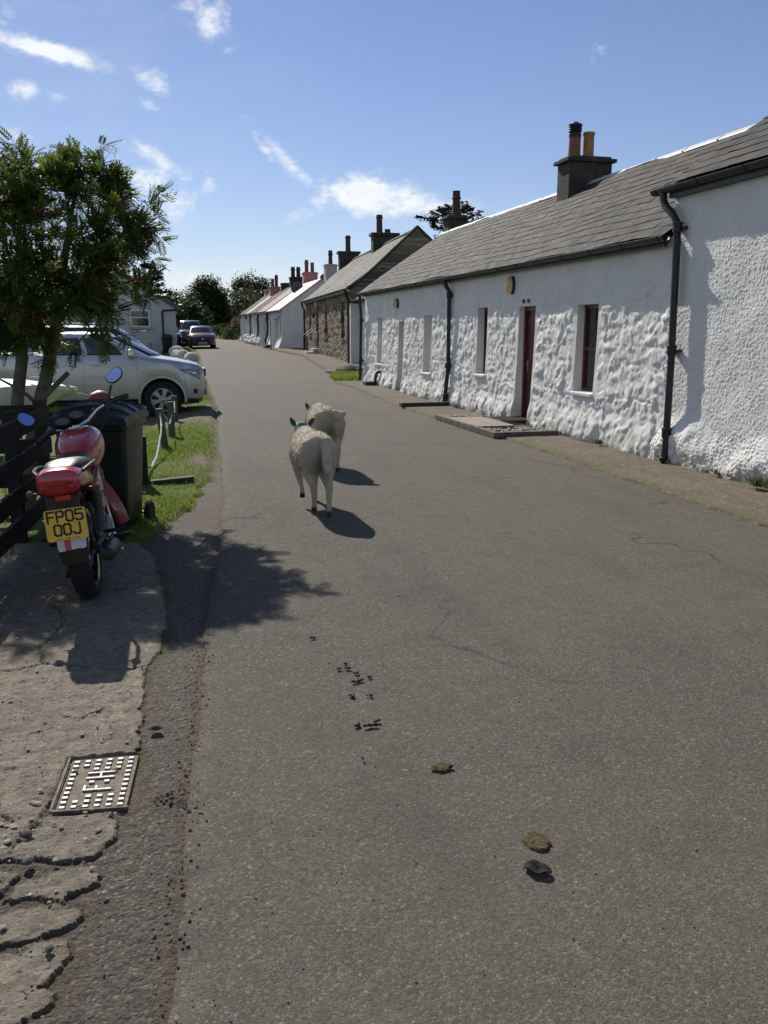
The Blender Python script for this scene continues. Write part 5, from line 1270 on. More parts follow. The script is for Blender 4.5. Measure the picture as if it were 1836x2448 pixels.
def conifer(name, label, x, y, h, r, n_tiers, mat='conifer', lean=0.0, open_=.0, z=None, flat=False):
    z = float(gz(y)) if z is None else z
    e = thing(name, label, 'conifer', (x, y, z)); mb = MB(); mb.tube([(x, y, z - .2), (x + lean * .5, y, z + h * .5), (x + lean, y, z + h)], [.22, .14, .02], 9)
    C, D, L = [], [], []
    for k in range(n_tiers):
        t = (k + .5) / n_tiers; zz = z + h * (.16 + .84 * t); rr = r * (1 - t) ** (.75 if not flat else .35) * rnd.uniform(.75, 1.2) + .15
        nb = 7 if not flat else 5
        for j in range(nb):
            a = j * 2 * math.pi / nb + k * 1.1 + rnd.uniform(-.3, .3)
            if rnd.random() < open_: continue
            R2 = rr * rnd.uniform(.6, 1.15); d = Vector((math.cos(a), math.sin(a), .12 if flat else -.18))
            st = Vector((x + lean * t, y, zz)); en = st + d * R2 + Vector((0, 0, .12 * R2)); mb.tube([st, st.lerp(en, .5) + Vector((0, 0, -.05 * R2)), en], [.035, .025, .008], 5)
            m = int(26 * R2 + 6)
            for _ in range(m):
                q = rnd.uniform(.2, 1.03); p = st.lerp(en, q); sd = Vector((-d.y, d.x, 0)) * rnd.uniform(-1, 1) * R2 * .34 * (1.15 - q)
                C.append(p + sd + Vector((0, 0, rnd.uniform(-.12, .1)))); D.append((d * .8 + sd.normalized() * .7 + Vector((0, 0, rnd.uniform(-.5, .35)))).normalized()); L.append(rnd.uniform(.22, .5))
    mb.build('trunk', MAT['farbark'], e)
    C = np.repeat(np.array(C), 3, 0) + rng.normal(size=(len(C) * 3, 3)) * .07; D = np.repeat(np.array(D), 3, 0) + .45 * rand_dirs(len(C)); D /= np.linalg.norm(D, axis=1)[:, None]; L = np.repeat(np.array(L), 3)
    V, F = leaf_quads(C, D, L, L * .13)
    npmesh('crown', V, F, MAT[mat], e, smooth=False, attrs={'rnd': np.repeat(rng.random(len(C)), 4)})
far_trees()
conifer('conifer', 'dark layered conifer rising behind the bungalow roof', -.55, 72, 6.2, 2.9, 11, open_=.12)
conifer('conifer', 'dark conifer with level branches showing above the cottage ridge by the chimney', 20.0, 60, 9.5, 4.6, 18, open_=.22, lean=.7, flat=True)
# ------------------------------------------------------------------ vehicles
def lerp(a, b, t): return a + (b - a) * t
class Car:
    """local frame: x forwards, y left, z up, origin on the ground under the front axle"""
    def __init__(s, name, label, loc, rotz, cat, paint, st, cab, wheels, group=None, tyre_r=.33, tyre_w=.22, step=.05):
        s.e = thing(name, label, cat, loc, (0, 0, rotz), group); s.paint = paint; s.cab = cab
        xs = np.arange(st[-1][0], st[0][0] + 1e-6, step); xs = np.unique(np.round(np.concatenate([xs, [q[0] for q in st]] + [np.array([w - tyre_r - .075, w - tyre_r - .06, w + tyre_r + .06, w + tyre_r + .075]) for w in wheels]), 4))
        sx = [q[0] for q in st][::-1]; col = lambda k: [q[k] for q in st][::-1]
        # station: x, z bottom, z shoulder, half width, shoulder inset, crown
        f = lambda k, x: float(np.interp(x, sx, col(k)))
        s.f = f; rings = []
        for x in xs:
            zb, zt, w, ins, cr = (f(k, x) for k in range(1, 6)); za = zb
            for wx in wheels:
                q = (tyre_r + .065) ** 2 - (x - wx) ** 2
                if q > 0: za = max(za, tyre_r + math.sqrt(q))
            za = min(za, zt - .16); mid = lerp(za, zt, .55) if za > zb + .2 else lerp(zb, zt, .5)
            half = [(0, zt + cr), (.45 * w, zt + cr * .85), (w - ins - .1, zt + cr * .35), (w - ins, zt), (w - ins * .45, zt - .045), (w - .012, lerp(mid, zt, .55)), (w, mid), (w - .006, lerp(za, mid, .45)), (w - .02, za + .02), (w - .05, za), (w * .5, za), (0, za)]
            rings.append([(x, -y, z) for y, z in half] + [(x, y, z) for y, z in half[-2:0:-1]])
        mb = MB(); mb.loft(rings); s.body = mb.build('body', paint, s.e, world=False, angle=32)
        mb = MB(); zf = .26
        mb.box(((xs[0] + xs[-1]) / 2, 0, .42), (xs[-1] - xs[0] - .25, 2 * f(3, 0) - .62, .3)); mb.build('chassis', MAT['blackplastic'], s.e, world=False)
        s.xs = xs
        for wx in wheels:
            for sg in (-1, 1): s.wheel(wx, sg * (f(3, wx) - tyre_w / 2 - .005), sg, tyre_r, tyre_w)
    def side_y(s, x, z):
        zb, zt, w, ins, cr = (s.f(k, x) for k in range(1, 6)); mid = lerp(zb, zt, .55)
        pr = [(zb, w - .02), (lerp(zb, mid, .45), w - .006), (mid, w), (lerp(mid, zt, .55), w - .012), (zt - .045, w - ins * .45), (zt, w - ins), (zt + cr, w - ins - .12)]
        return float(np.interp(z, [p[0] for p in pr], [p[1] for p in pr]))
    def wheel(s, x, y, sg, r, w):
        mb = MB(); mb.lathe([(r * .62, -w / 2 + .02), (r * .9, -w / 2), (r * .97, -w / 2 + .02), (r, -w / 2 + .05), (r, w / 2 - .05), (r * .97, w / 2 - .02), (r * .9, w / 2), (r * .62, w / 2 - .02)], (x, y, r), 'Y', 32, cap=False)
        t = mb.build('wheel', MAT['tyre'], s.e, world=False)
        mb = MB(); fr = r * .64; yo = y + sg * (w / 2 - .035)
        mb.lathe([(fr, -.02), (fr * 1.02, .012), (fr * .9, .014), (fr * .88, -.03)], (x, yo, r), 'Y', 32, cap=False)
        for k in range(6):
            a = k * math.pi / 3 + .25; ca, sa = math.cos(a), math.sin(a); pts = []
            for (rr, ww) in ((fr * .16, fr * .13), (fr * .5, fr * .14), (fr * .93, fr * .24)):
                pts.append([(x + rr * ca - ww * sa, yo + sg * (.012), r + rr * sa + ww * ca), (x + rr * ca + ww * sa, yo + sg * .012, r + rr * sa - ww * ca), (x + rr * ca + ww * sa, yo - sg * .03, r + rr * sa - ww * ca), (x + rr * ca - ww * sa, yo - sg * .03, r + rr * sa + ww * ca)])
            mb.loft(pts, smooth=False)
        mb.lathe([(fr * .24, -.03), (fr * .24, .012), (fr * .15, .02), (.01, .022)] if sg > 0 else [(fr * .24, .03), (fr * .24, -.012), (fr * .15, -.02), (.01, -.022)], (x, yo, r), 'Y', 18)
        mb.build('rim', MAT['alloy'], t, world=False)
        mb = MB(); mb.lathe([(.01, -.002), (fr * .97, -.002), (fr * .97, .002), (.01, .002)], (x, yo - sg * .045, r), 'Y', 24); mb.build('brake_disc', MAT['blackplastic'], t, world=False)
    # cabin surface
    def S(s, part, u, t, off=0.0):
        c = s.cab; tt = t; xf = lerp(c['f0'], c['f1'], tt) ; xr = lerp(c['r0'], c['r1'], tt); hw = lerp(c['wb'], c['wr'], tt) + .035 * math.sin(math.pi * tt) * .6; z = lerp(c['zb'], c['zr'], tt) 
        bow = c.get('bow', .12)
        if part == 'F':
            y = lerp(-hw, hw, u); q = (2 * u - 1); return (xf - bow * q * q + off * .75, y * (1 + off * .0), z + off * .7)
        if part == 'B':
            y = lerp(-hw, hw, u); q = (2 * u - 1); return (xr + bow * .5 * q * q - off, y, z + off * .3)
        sg = -1 if part == 'R' else 1
        x = lerp(xf - bow, xr + bow * .5, u); return (x, sg * (hw + off), z + off * .15)
    def cabin(s, roofmat=None):
        c = s.cab; rings = []
        def ring(t, k=1.0, dz=0.0):
            pts = [s.S('F', i / 10, t) for i in range(11)] + [s.S('L', i / 12, t) for i in range(1, 13)] + [s.S('B', 1 - i / 8, t) for i in range(1, 9)] + [s.S('R', 1 - i / 12, t) for i in range(1, 12)]
            cx = (lerp(c['f0'], c['f1'], t) + lerp(c['r0'], c['r1'], t)) / 2
            return [(cx + (p[0] - cx) * k, p[1] * k, p[2] + dz) for p in pts]
        for t in (-.12, 0, .2, .4, .6, .8, .93): rings.append(ring(t))
        rings.append(ring(1.0, .985)); rings.append(ring(1.0, .93, .022)); rings.append(ring(1.0, .8, .04)); rings.append(ring(1.0, .4, .055)); rings.append(ring(1.0, .05, .058))
        mb = MB(); mb.loft(rings, False, True); mb.build('cab', roofmat or s.paint, s.e, world=False, angle=30)
    def pane(s, name, part, ub, ut, t0, t1, mat, parent=None, n=8, off=.006):
        """patch between bottom range ub and top range ut"""
        vs = []; 
        for j in range(n + 1):
            t = lerp(t0, t1, j / n)
            a, b = lerp(ub[0], ut[0], j / n), lerp(ub[1], ut[1], j / n)
            for i in range(n + 1): vs.append(s.S(part, lerp(a, b, i / n), t, off))
        m = n + 1; fs = [(j * m + i, j * m + i + 1, (j + 1) * m + i + 1, (j + 1) * m + i) for j in range(n) for i in range(n)]
        vb = [s.S(part, 0, 0) for _ in range(0)]
        mb = MB(); mb.add(vs, fs, True); o = mb.build(name, mat, parent or s.e, world=False)
        md = o.modifiers.new('t', 'SOLIDIFY'); md.thickness = .006; md.offset = -1
        return o
    def patch(s, name, quad, mat, side=-1, off=.006, n=6, parent=None, th=.012):
        """quad of (x,z) corners laid over the body side"""
        vs = []
        for j in range(n + 1):
            for i in range(n + 1):
                a = [lerp(quad[0][k], quad[1][k], i / n) for k in (0, 1)]; b = [lerp(quad[3][k], quad[2][k], i / n) for k in (0, 1)]
                x, z = lerp(a[0], b[0], j / n), lerp(a[1], b[1], j / n); vs.append((x, side * (s.side_y(x, z) + off), z))
        m = n + 1; fs = [(j * m + i, j * m + i + 1, (j + 1) * m + i + 1, (j + 1) * m + i) for j in range(n) for i in range(n)]
        mb = MB(); mb.add(vs, fs, True); o = mb.build(name, mat, parent or s.e, world=False)
        md = o.modifiers.new('t', 'SOLIDIFY'); md.thickness = th; md.offset = -1 if side < 0 else 1
        return o
    def seam(s, pts, side=-1, w=.006, name='door_seam'):
        mb = MB(); q = []
        for a, b in zip(pts[:-1], pts[1:]):
            for k in range(6): q.append((lerp(a[0], b[0], k / 6), lerp(a[1], b[1], k / 6)))
        q.append(pts[-1]); mb.tube([(x, side * (s.side_y(x, z) + .0005), z) for x, z in q], w * .5, 5, flat=.8); return mb.build(name, MAT['blackplastic'], s.e, world=False)
    def mirror(s, x, z, sg, mat, size=(.1, .2, .14)):
        y = sg * (s.cab['wb'] + .10); mb = MB()
        mb.box((x, y + sg * .03, z), size, bev=.045); mb.box((x + .02, sg * (s.cab['wb'] + .01), z - .045), (.05, .1, .04))
        o = mb.build('side_mirror', mat, s.e, world=False)
        g = MB(); g.box((x - size[0] / 2 - .003, y + sg * .03, z), (.006, size[1] * .8, size[2] * .75), bev=.002); g.build('mirror_glass', MAT['mirror'], o, world=False)
        return o

def pickup():
    Z = -.107
    st = [(.83, .42, .84, .62, .05, .02), (.82, .40, .92, .68, .05, .02), (.79, .38, .99, .76, .06, .02), (.70, .37, 1.04, .81, .07, .03), (.55, .37, 1.075, .84, .09, .035), (.3, .36, 1.12, .855, .09, .04), (0, .36, 1.165, .86, .09, .045), (-.15, .37, 1.19, .86, .08, .03), (-.5, .38, 1.225, .86, .05, .0),
          (-1.5, .38, 1.235, .86, .05, .0), (-2.2, .38, 1.24, .86, .05, .0), (-2.26, .40, 1.25, .86, .04, .0), (-3.9, .42, 1.25, .86, .04, .0), (-4.02, .46, 1.24, .84, .04, 0), (-4.06, .5, 1.15, .82, .05, 0)]
    cab = dict(f0=.06, f1=-.80, r0=-2.22, r1=-2.08, wb=.80, wr=.66, zb=1.2, zr=1.63, bow=.27)
    c = Car('pickup', 'silver double cab pickup parked nose towards the road behind the rowan tree', (-.01, 17.5 + .86, Z), 0, 'pickup', MAT['silver'], st, cab, [0, -2.87], tyre_r=.37, tyre_w=.25)
    e = c.e; c.cabin()
    c.pane('windscreen', 'F', (.03, .97), (.05, .95), .05, .93, MAT['carglass'])
    for sd in ('R', 'L'):
        c.pane('side_window', sd, (.23, .60), (.13, .50), .10, .86, MAT['carglass']); c.pane('side_window', sd, (.655, .945), (.56, .90), .10, .86, MAT['carglass'])
    c.pane('rear_window', 'B', (.1, .9), (.12, .88), .15, .85, MAT['carglass'])
    for sg in (-1, 1):
        hl = c.patch('headlight', [(.30, .965), (.60, .83), (.745, .76), (.745, .965)], MAT['lens'], sg, .006)
        c.patch('lamp_bowl', [(.52, .93), (.58, .86), (.66, .83), (.68, .93)], MAT['chrome'], sg, .010, n=3, parent=hl, th=.006)
        c.patch('fog_lamp', [(.60, .58), (.60, .48), (.68, .49), (.68, .57)], MAT['blackplastic'], sg, .005)
        c.seam([(-.47, 1.22), (-.45, .75), (-.40, .40)], sg); c.seam([(-1.44, 1.23), (-1.44, .40)], sg); c.seam([(-2.12, 1.23), (-2.14, .80), (-2.3, .62), (-2.42, .40)], sg); c.seam([(-2.245, 1.24), (-2.245, .42)], sg, .014)
        c.seam([(.28, .97), (.42, .83), (.46, .62), (.46, .42)], sg, .006); c.seam([(-.45, .98), (-.1, 1.02), (.3, 1.0)], sg, .004, 'body_crease')
        for (hx, hz) in ((-1.22, 1.06), (-1.95, 1.06)):
            mb = MB(); y = sg * (c.side_y(hx, hz) + .006); mb.lathe([(.06, -.012), (.055, .004), (.02, .006), (.01, .006)], (hx, y, hz), 'Y', 20); h0 = mb.build('handle_cup', MAT['silver'], e, world=False)
            mb = MB(); mb.box((hx, y + sg * .016, hz), (.2, .025, .03), bev=.01); mb.build('door_handle', MAT['silver'], h0, world=False)
        # flared arch lips
        for wx in (0, -2.87):
            mb = MB(); ring = []
            for k in range(25):
                a = math.pi * (-.04 + 1.08 * k / 24); r = .37 + .072
                x, z = wx + r * math.cos(a), .37 + r * math.sin(a); ring.append((x, sg * (min(.86, c.f(3, x)) - .01), z))
            mb.tube(ring, [.016] * 25, 8, flat=1.6); mb.build('wheel_arch', MAT['silver'], e, world=False)
        mb = MB(); mb.box((-1.45, sg * .80, .33), (1.9, .12, .05), bev=.02); mb.build('side_step', MAT['blackplastic'], e, world=False)
        o = c.mirror(-.55, 1.28, sg, MAT['chrome'], (.11, .21, .16))
        mb = MB(); mb.tube([(.15, sg * .70, 1.27), (-.1, sg * .55, 1.235)], .012, 5)
    mb = MB(); mb.box((.84, 0, .88), (.05, .86, .16), bev=.02)
    for k in range(4): mb.box((.87, 0, .82 + k * .04), (.02, .84, .012))
    mb.build('grille', MAT['blackplastic'], e, world=False)
    mb = MB(); mb.box((.82, 0, .62), (.12, 1.2, .2), bev=.04); mb.box((.86, 0, .48), (.05, 1.3, .08), bev=.02); mb.build('bumper', MAT['silver'], e, world=False)
    mb = MB(); mb.box((.89, 0, .56), (.012, .52, .11)); mb.build('number_plate', MAT['card'], e, world=False)
    mb = MB()
    for y in (-.62, .62): mb.tube([(-2.38, y, 1.24), (-2.42, y * .96, 1.5), (-2.5, y * .8, 1.62), (-2.5, 0, 1.64)], .038, 10); mb.tube([(-2.5, y * .92, 1.55), (-3.1, y, 1.25)], .03, 8)
    mb.build('roll_bar', MAT['chrome'], e, world=False)
    mb = MB(); mb.box((-3.13, 0, 1.25), (1.6, 1.45, .03)); mb.build('bed_cover', MAT['blackplastic'], e, world=False)
    mb = MB(); mb.tube([(-.06, -.35, 1.25), (-.2, -.1, 1.27), (-.34, .12, 1.32)], .01, 5); mb.tube([(-.05, .2, 1.25), (-.16, .42, 1.27), (-.3, .6, 1.30)], .01, 5); mb.build('wiper', MAT['blackplastic'], e, world=False)
pickup()

def generic_car(name, label, loc, rotz, paint, L, W, H, hood, cat='car', group=None, boxy=0.0, r=.32, belt=None):
    hw = W / 2; fo = .85; ro = L - fo - L * .58; zb = .22; bl = belt or H * .62
    st = [(fo, .34, .56, hw * .62, .05, .02), (fo - .03, .28, .62, hw * .74, .05, .02), (fo - .12, .24, .72, hw * .86, .06, .03), (fo - .35, zb, hood - .05, hw * .95, .09, .04), (.1, zb, hood, hw, .10, .05), (-.25, zb, hood + .06, hw, .09, .03), (-.7, zb, bl, hw, .06, 0),
          (-L * .58, zb, bl + .03, hw, .06, 0), (-(L - fo) + .2, .26, bl + .02, hw * .95, .07, .02), (-(L - fo) + .04, .32, bl - .08, hw * .85, .06, .02), (-(L - fo), .4, .6, hw * .75, .05, .02)]
    k = boxy
    bw = .34 if W > 1.8 else .22
    cab = dict(f0=-.12 - .1 * k + (bw - .16), f1=-1.0 + .25 * k + (bw - .16), r0=-(L - fo) + .12, r1=-(L - fo) + .55 - .3 * k, wb=hw - .09, wr=hw - .24 + .05 * k, zb=bl - .04, zr=H - .05, bow=bw)
    c = Car(name, label, loc, rotz, cat, paint, st, cab, [0, -L * .58], group, tyre_r=r, step=.06); c.cabin(); e = c.e
    c.pane('windscreen', 'F', (.03, .97), (.05, .95), .04, .92, MAT['carglass']); c.pane('rear_window', 'B', (.1, .9), (.13, .87), .2, .85, MAT['carglass'])
    for sd in ('R', 'L'): c.pane('side_window', sd, (.13, .52), (.10, .50), .12, .86, MAT['carglass']); c.pane('side_window', sd, (.55, .93), (.53, .88), .12, .86, MAT['carglass'])
    for sg in (-1, 1):
        c.patch('headlight', [(fo - .5, hood - .06), (fo - .26, hood - .2), (fo - .10, .60), (fo - .14, .70)], MAT['lens'], sg, .006)
        c.seam([(-.35, bl), (-.35, .3)], sg); c.seam([(-1.3, bl), (-1.3, .3)], sg); c.mirror(-.42, bl + .06, sg, paint, (.1, .19, .13))
        c.patch('door_handle', [(-1.05, bl - .14), (-1.05, bl - .17), (-1.25, bl - .17), (-1.25, bl - .14)], paint, sg, .02, 2)
    return c

c = generic_car('car', 'dark purple car parked at the left road edge, facing the camera', (2.64, 58.2, float(gz(58)) - .0), -math.pi / 2, MAT['purple'], 4.5, 1.72, 1.46, .92, r=.33)
mb = MB(); mb.box((.84, 0, .50), (.05, .92, .24), bev=.04); 
for k in range(5): mb.box((.868, 0, .42 + k * .04), (.012, .84, .012))
mb.build('grille', MAT['blackplastic'], c.e, world=False)
mb = MB(); mb.box((.885, 0, .36), (.015, .52, .11), bev=.004); pl = mb.build('number_plate', MAT['card'], c.e, world=False)
mb = MB()
for k in range(7): mb.box((.8945, -.2 + k * .055 + (.03 if k > 3 else 0), .36), (.004, .032, .06))
mb.build('plate_lettering', MAT['stonegrey'], pl, world=False)
mb = MB(); mb.lathe([(.045, -.008), (.045, .006), (.01, .01)], (.875, 0, .60), 'X', 16); mb.build('badge', MAT['chrome'], c.e, world=False)
mb = MB(); mb.box((.86, 0, .235), (.06, .62, .02), bev=.006); mb.build('bumper_trim', MAT['chrome'], c.e, world=False)
generic_car('car', 'black car parked behind and left of the purple car', (.62, 61.5, float(gz(61))), -math.pi / 2 + .05, MAT['blackp'], 4.2, 1.68, 1.46, .92)
c = generic_car('car', 'dark grey tall estate car roof showing behind the purple car', (2.2, 65.2, float(gz(65))), -math.pi / 2, MAT['blackp'], 4.6, 1.78, 1.80, 1.05, boxy=.6, r=.36, belt=1.1)
c = generic_car('people_carrier', 'navy blue people carrier parked on the far side of the silver pickup', (-.08, 21.4, float(ground_z(-.5, 21)) - .03), 0, MAT['navy'], 4.8, 1.84, 1.84, 1.08, cat='people carrier', boxy=-.0, r=.36, belt=1.14)
mb = MB(); mb.tube([(-.1, -.55, 1.14), (-.25, -.3, 1.22), (-.45, .1, 1.36)], .012, 5); mb.build('wiper', MAT['blackplastic'], c.e, world=False)
for y in (-.66, .66):
    mb = MB(); mb.tube([(-1.1, y, 1.86), (-2.2, y, 1.9), (-3.3, y, 1.86)], .018, 6); mb.build('roof_rail', MAT['chrome'], c.e, world=False)

# small white boat on a trailer behind the fence
def boat():
    e = thing('boat', 'white dinghy with pale rope and red buoy on its bow, behind the fence', 'boat', (-2.4, 12.8, -.1))
    mb = MB(); rings = []
    for k in range(15):
        t = k / 14; x = -4.4 + 3.25 * t; w = .72 * (1 - max(0, (t - .35) / .65) ** 2.4) + .004; zk = .28 + .30 * max(0, (t - .45) / .55) ** 2; zg = .80 + .10 * t
        rk = lambda q: .42 * max(0, (t - .6) / .4) ** 1.5 * (1 - q)
        zg = zg - .08 * max(0, (t - .8) / .2) ** 2
        rings.append([(x, 12.8 - w * .96, zg), (x, 12.8 - w, zg - .05), (x - rk(.55), 12.8 - w * .93, lerp(zk, zg, .55)), (x - rk(.15), 12.8 - w * .6, lerp(zk, zg, .15)), (x - rk(0), 12.8, zk), (x - rk(.15), 12.8 + w * .6, lerp(zk, zg, .15)), (x - rk(.55), 12.8 + w * .93, lerp(zk, zg, .55)), (x, 12.8 + w, zg - .05), (x, 12.8 + w * .96, zg), (x, 12.8 + w * .5, zg + .10 * math.sin(math.pi * min(1, t * 1.1 + .05)) ** .6), (x, 12.8 - w * .5, zg + .10 * math.sin(math.pi * min(1, t * 1.1 + .05)) ** .6)])
    mb.loft(rings); mb.build('hull', MAT['hullwhite'], e)
    mb = MB(); mb.tube([(-1.75, 12.6, .98), (-1.45, 12.45, .97), (-1.25, 12.5, .86), (-1.12, 12.6, .70), (-1.0, 12.7, .66)], .013, 7); mb.tube([(-1.15, 12.8, .74), (-1.0, 12.75, .70), (-.93, 12.75, .68)], .012, 6); mb.lathe([(.035, -.008), (.05, 0), (.035, .008)], (-.985, 12.74, .72), 'Y', 12); mb.build('mooring_rope', MAT['rope'], e)
    mb = MB(); mb.lathe([(.01, -.15), (.09, -.12), (.13, -.03), (.13, .04), (.09, .12), (.035, .15), (.03, .2), (.01, .2)], (-.86, 12.7, .65), 'X', 16); mb.build('buoy', MAT['buoy'], e)
    mb = MB(); mb.tube([(-4.2, 12.8, .2), (-.9, 12.8, .3)], .04, 8); mb.tube([(-.75, 12.8, .35), (-.6, 12.8, .42), (-.45, 12.78, .36)], .025, 8)
    for x in (-3.9, -3.0, -2.1): mb.box((x, 12.8, .26), (.08, 1.2, .06))
    mb.tube([(-1.1, 12.8, .3), (-1.1, 12.8, -.05)], .03, 8); mb.build('trailer_frame', MAT['steel'], e)
    for sg in (-1, 1):
        mb = MB(); mb.lathe([(.13, -.06), (.23, -.06), (.24, 0), (.23, .06), (.13, .06)], (-3.0, 12.8 + sg * .72, .14), 'Y', 20); mb.build('wheel', MAT['tyre'], e)
boat()
# ------------------------------------------------------------------ red motorcycle
def motorcycle():
    e = thing('motorcycle', 'red motorcycle with yellow rear plate leaning on its stand by the dark fence', 'motorcycle', (-.49, 5.38, -.004), (0, D2R(-6), D2R(-2)))
    P = lambda mb, n, m, par=None, ang=38: mb.build(n, MAT[m], par or e, world=False, angle=ang)
    head = Vector((0, .88, .92)); ax = Vector((0, -math.sin(D2R(26)), math.cos(D2R(26))))
    ST = Matrix.Translation(head) @ Matrix.Rotation(D2R(40), 4, ax) @ Matrix.Translation(-head)
    def wheel(y, z, r, w, M=None):
        mb = MB(); mb.M = M or Matrix.Identity(4)
        prof = [(r * .78, -w * .5), (r * .90, -w * .55), (r * .97, -w * .36), (r, -w * .0), (r * .97, w * .36), (r * .90, w * .55), (r * .78, w * .5)]
        mb.lathe(prof, (0, y, z), 'X', 40, cap=False)
        for k in range(40):
            a = 2 * math.pi * k / 40
            for sx in (-1, 1): mb.box((sx * w * .24, y + r * .985 * math.cos(a), z + r * .985 * math.sin(a)), (w * .34, .016, .02), rot=Euler((a, 0, 0)).to_matrix())
        t = P(mb, 'wheel', 'tyre')
        mb = MB(); mb.M = M or Matrix.Identity(4)
        mb.lathe([(r * .70, -w * .42), (r * .80, -w * .5), (r * .80, -w * .4), (r * .73, 0), (r * .80, w * .4), (r * .80, w * .5), (r * .70, w * .42)], (0, y, z), 'X', 40, cap=False)
        mb.lathe([(.05, -.05), (.075, -.045), (.045, -.03), (.045, .03), (.075, .045), (.05, .05)], (0, y, z), 'X', 20)
        for k in range(28):
            a = 2 * math.pi * k / 28 + .1; b = a + (.5 if k % 2 else -.5); sx = .04 if k % 4 < 2 else -.04
            mb.tube([(sx, y + .06 * math.cos(b), z + .06 * math.sin(b)), (0, y + r * .74 * math.cos(a), z + r * .74 * math.sin(a))], .0022, 4, cap=False)
        P(mb, 'rim', 'chrome', t)
    wheel(0, .305, .305, .11); wheel(1.27, .305, .30, .09, ST)
    mb = MB()  # frame
    for sx in (-1, 1):
        mb.tube([(sx * .03, .84, .84), (sx * .10, .5, .74), (sx * .105, .1, .70), (sx * .09, -.3, .74)], .014, 8); mb.tube([(sx * .03, .88, .70), (sx * .08, .74, .34), (sx * .1, .45, .26), (sx * .1, .25, .34), (sx * .105, .15, .70)], .015, 8)
        mb.tube([(sx * .105, .32, .32), (sx * .085, 0, .305), (sx * .085, -.04, .305)], .02, 8)
    mb.tube([(0, .86, .70), (0, .90, .96)], .032, 12); P(mb, 'frame', 'gutter')
    for sx in (-1, 1):
        mb = MB(); mb.tube([(sx * .12, .0, .36), (sx * .125, .13, .70)], .018, 10)
        for k in range(13): t = .12 + k * .055; mb.lathe([(.026, -.007), (.036, 0), (.026, .007)], (sx * lerp(.12, .125, t), lerp(0, .13, t), lerp(.36, .70, t)), 'Z', 14)
        P(mb, 'shock_absorber', 'engine')
    def sup(cy, cz, hw, hz, n=20, p=2.6):
        r = []
        for k in range(n):
            a = 2 * math.pi * k / n; c, s_ = math.cos(a), math.sin(a); r.append((hw * abs(c) ** (2 / p) * (1 if c > 0 else -1), cy, cz + hz * abs(s_) ** (2 / p) * (1 if s_ > 0 else -1)))
        return r
    mb = MB(); mb.loft([sup(.30, .80, .05, .06), sup(.32, .80, .085, .09), sup(.42, .815, .122, .12), sup(.55, .835, .148, .14), sup(.68, .85, .156, .135), sup(.78, .865, .14, .112), sup(.84, .875, .09, .07), sup(.87, .88, .04, .035)])
    tk = P(mb, 'fuel_tank', 'bikered'); mb = MB(); mb.lathe([(.05, 0), (.05, .016), (.042, .024), (.01, .025)], (0, .64, .962), n=22); mb.box((0, .64, .99), (.05, .016, .012)); P(mb, 'filler_cap', 'chrome', tk)
    mb = MB(); mb.loft([sup(-.27, .835, .075, .018), sup(-.23, .838, .10, .032), sup(-.12, .835, .112, .042), sup(.0, .822, .118, .045), sup(.18, .80, .12, .045), sup(.30, .81, .10, .055), sup(.37, .835, .07, .04)]); P(mb, 'seat', 'seat')
    # tail fairing with side panels running forward
    mb = MB(); mb.loft([sup(-.43, .782, .10, .055), sup(-.42, .785, .116, .072), sup(-.36, .790, .128, .080), sup(-.24, .772, .132, .074), sup(-.05, .745, .132, .066), sup(.1, .70, .125, .06), sup(.2, .66, .118, .055), sup(.28, .62, .105, .05), sup(.30, .62, .08, .03)]); P(mb, 'tail_fairing', 'bikered')
    for sx in (-1, 1):
        mb = MB(); mb.prism([(.08, .66), (.34, .74), (.40, .62), (.34, .48), (.20, .50), (.10, .58)], sx * .105, sx * .13, 'YZ'); P(mb, 'side_panel', 'bikered')
    mb = MB(); mb.tube([(.12, .12, .80), (.155, .02, .825), (.16, -.1, .835), (.15, -.24, .835), (.122, -.30, .82)], .011, 8); mb.tube([(-.12, .12, .80), (-.155, .02, .825), (-.16, -.1, .835), (-.15, -.24, .835), (-.122, -.30, .82)], .011, 8); P(mb, 'grab_rail', 'gutter')
    mb = MB(); mb.loft([sup(-.425, .757, .088, .036), sup(-.447, .757, .084, .034), sup(-.455, .757, .07, .025)]); P(mb, 'tail_light', 'lightred')
    mb = MB(); mb.box((.012, -.43, .700), (.085, .014, .026), bev=.003); P(mb, 'reflector', 'reflector')
    mb = MB(); mb.loft([[(-.09, -.40, .71), (.09, -.40, .71), (.09, -.38, .71), (-.09, -.38, .71)], [(-.085, -.405, .60), (.085, -.405, .60), (.085, -.38, .60), (-.085, -.38, .60)], [(-.085, -.37, .44), (.085, -.37, .44), (.085, -.34, .44), (-.085, -.34, .44)], [(-.075, -.325, .29), (.075, -.325, .29), (.07, -.30, .29), (-.07, -.30, .29)]], smooth=False)
    arc = []
    for k in range(12): a = D2R(155 - k * 14); arc.append([(-.07, .345 * math.cos(a), .305 + .345 * math.sin(a)), (.07, .345 * math.cos(a), .305 + .345 * math.sin(a)), (.07, .335 * math.cos(a), .305 + .335 * math.sin(a)), (-.07, .335 * math.cos(a), .305 + .335 * math.sin(a))])
    mb.loft(arc, smooth=False); mb.box((0, -.3, .68), (.16, .22, .06), bev=.02); P(mb, 'rear_mudguard', 'mudbrown')
    # number plate: two lines of stroked characters
    PM = Matrix.Translation((0, -.418, .548)) @ Matrix.Rotation(D2R(-8), 4, 'X')
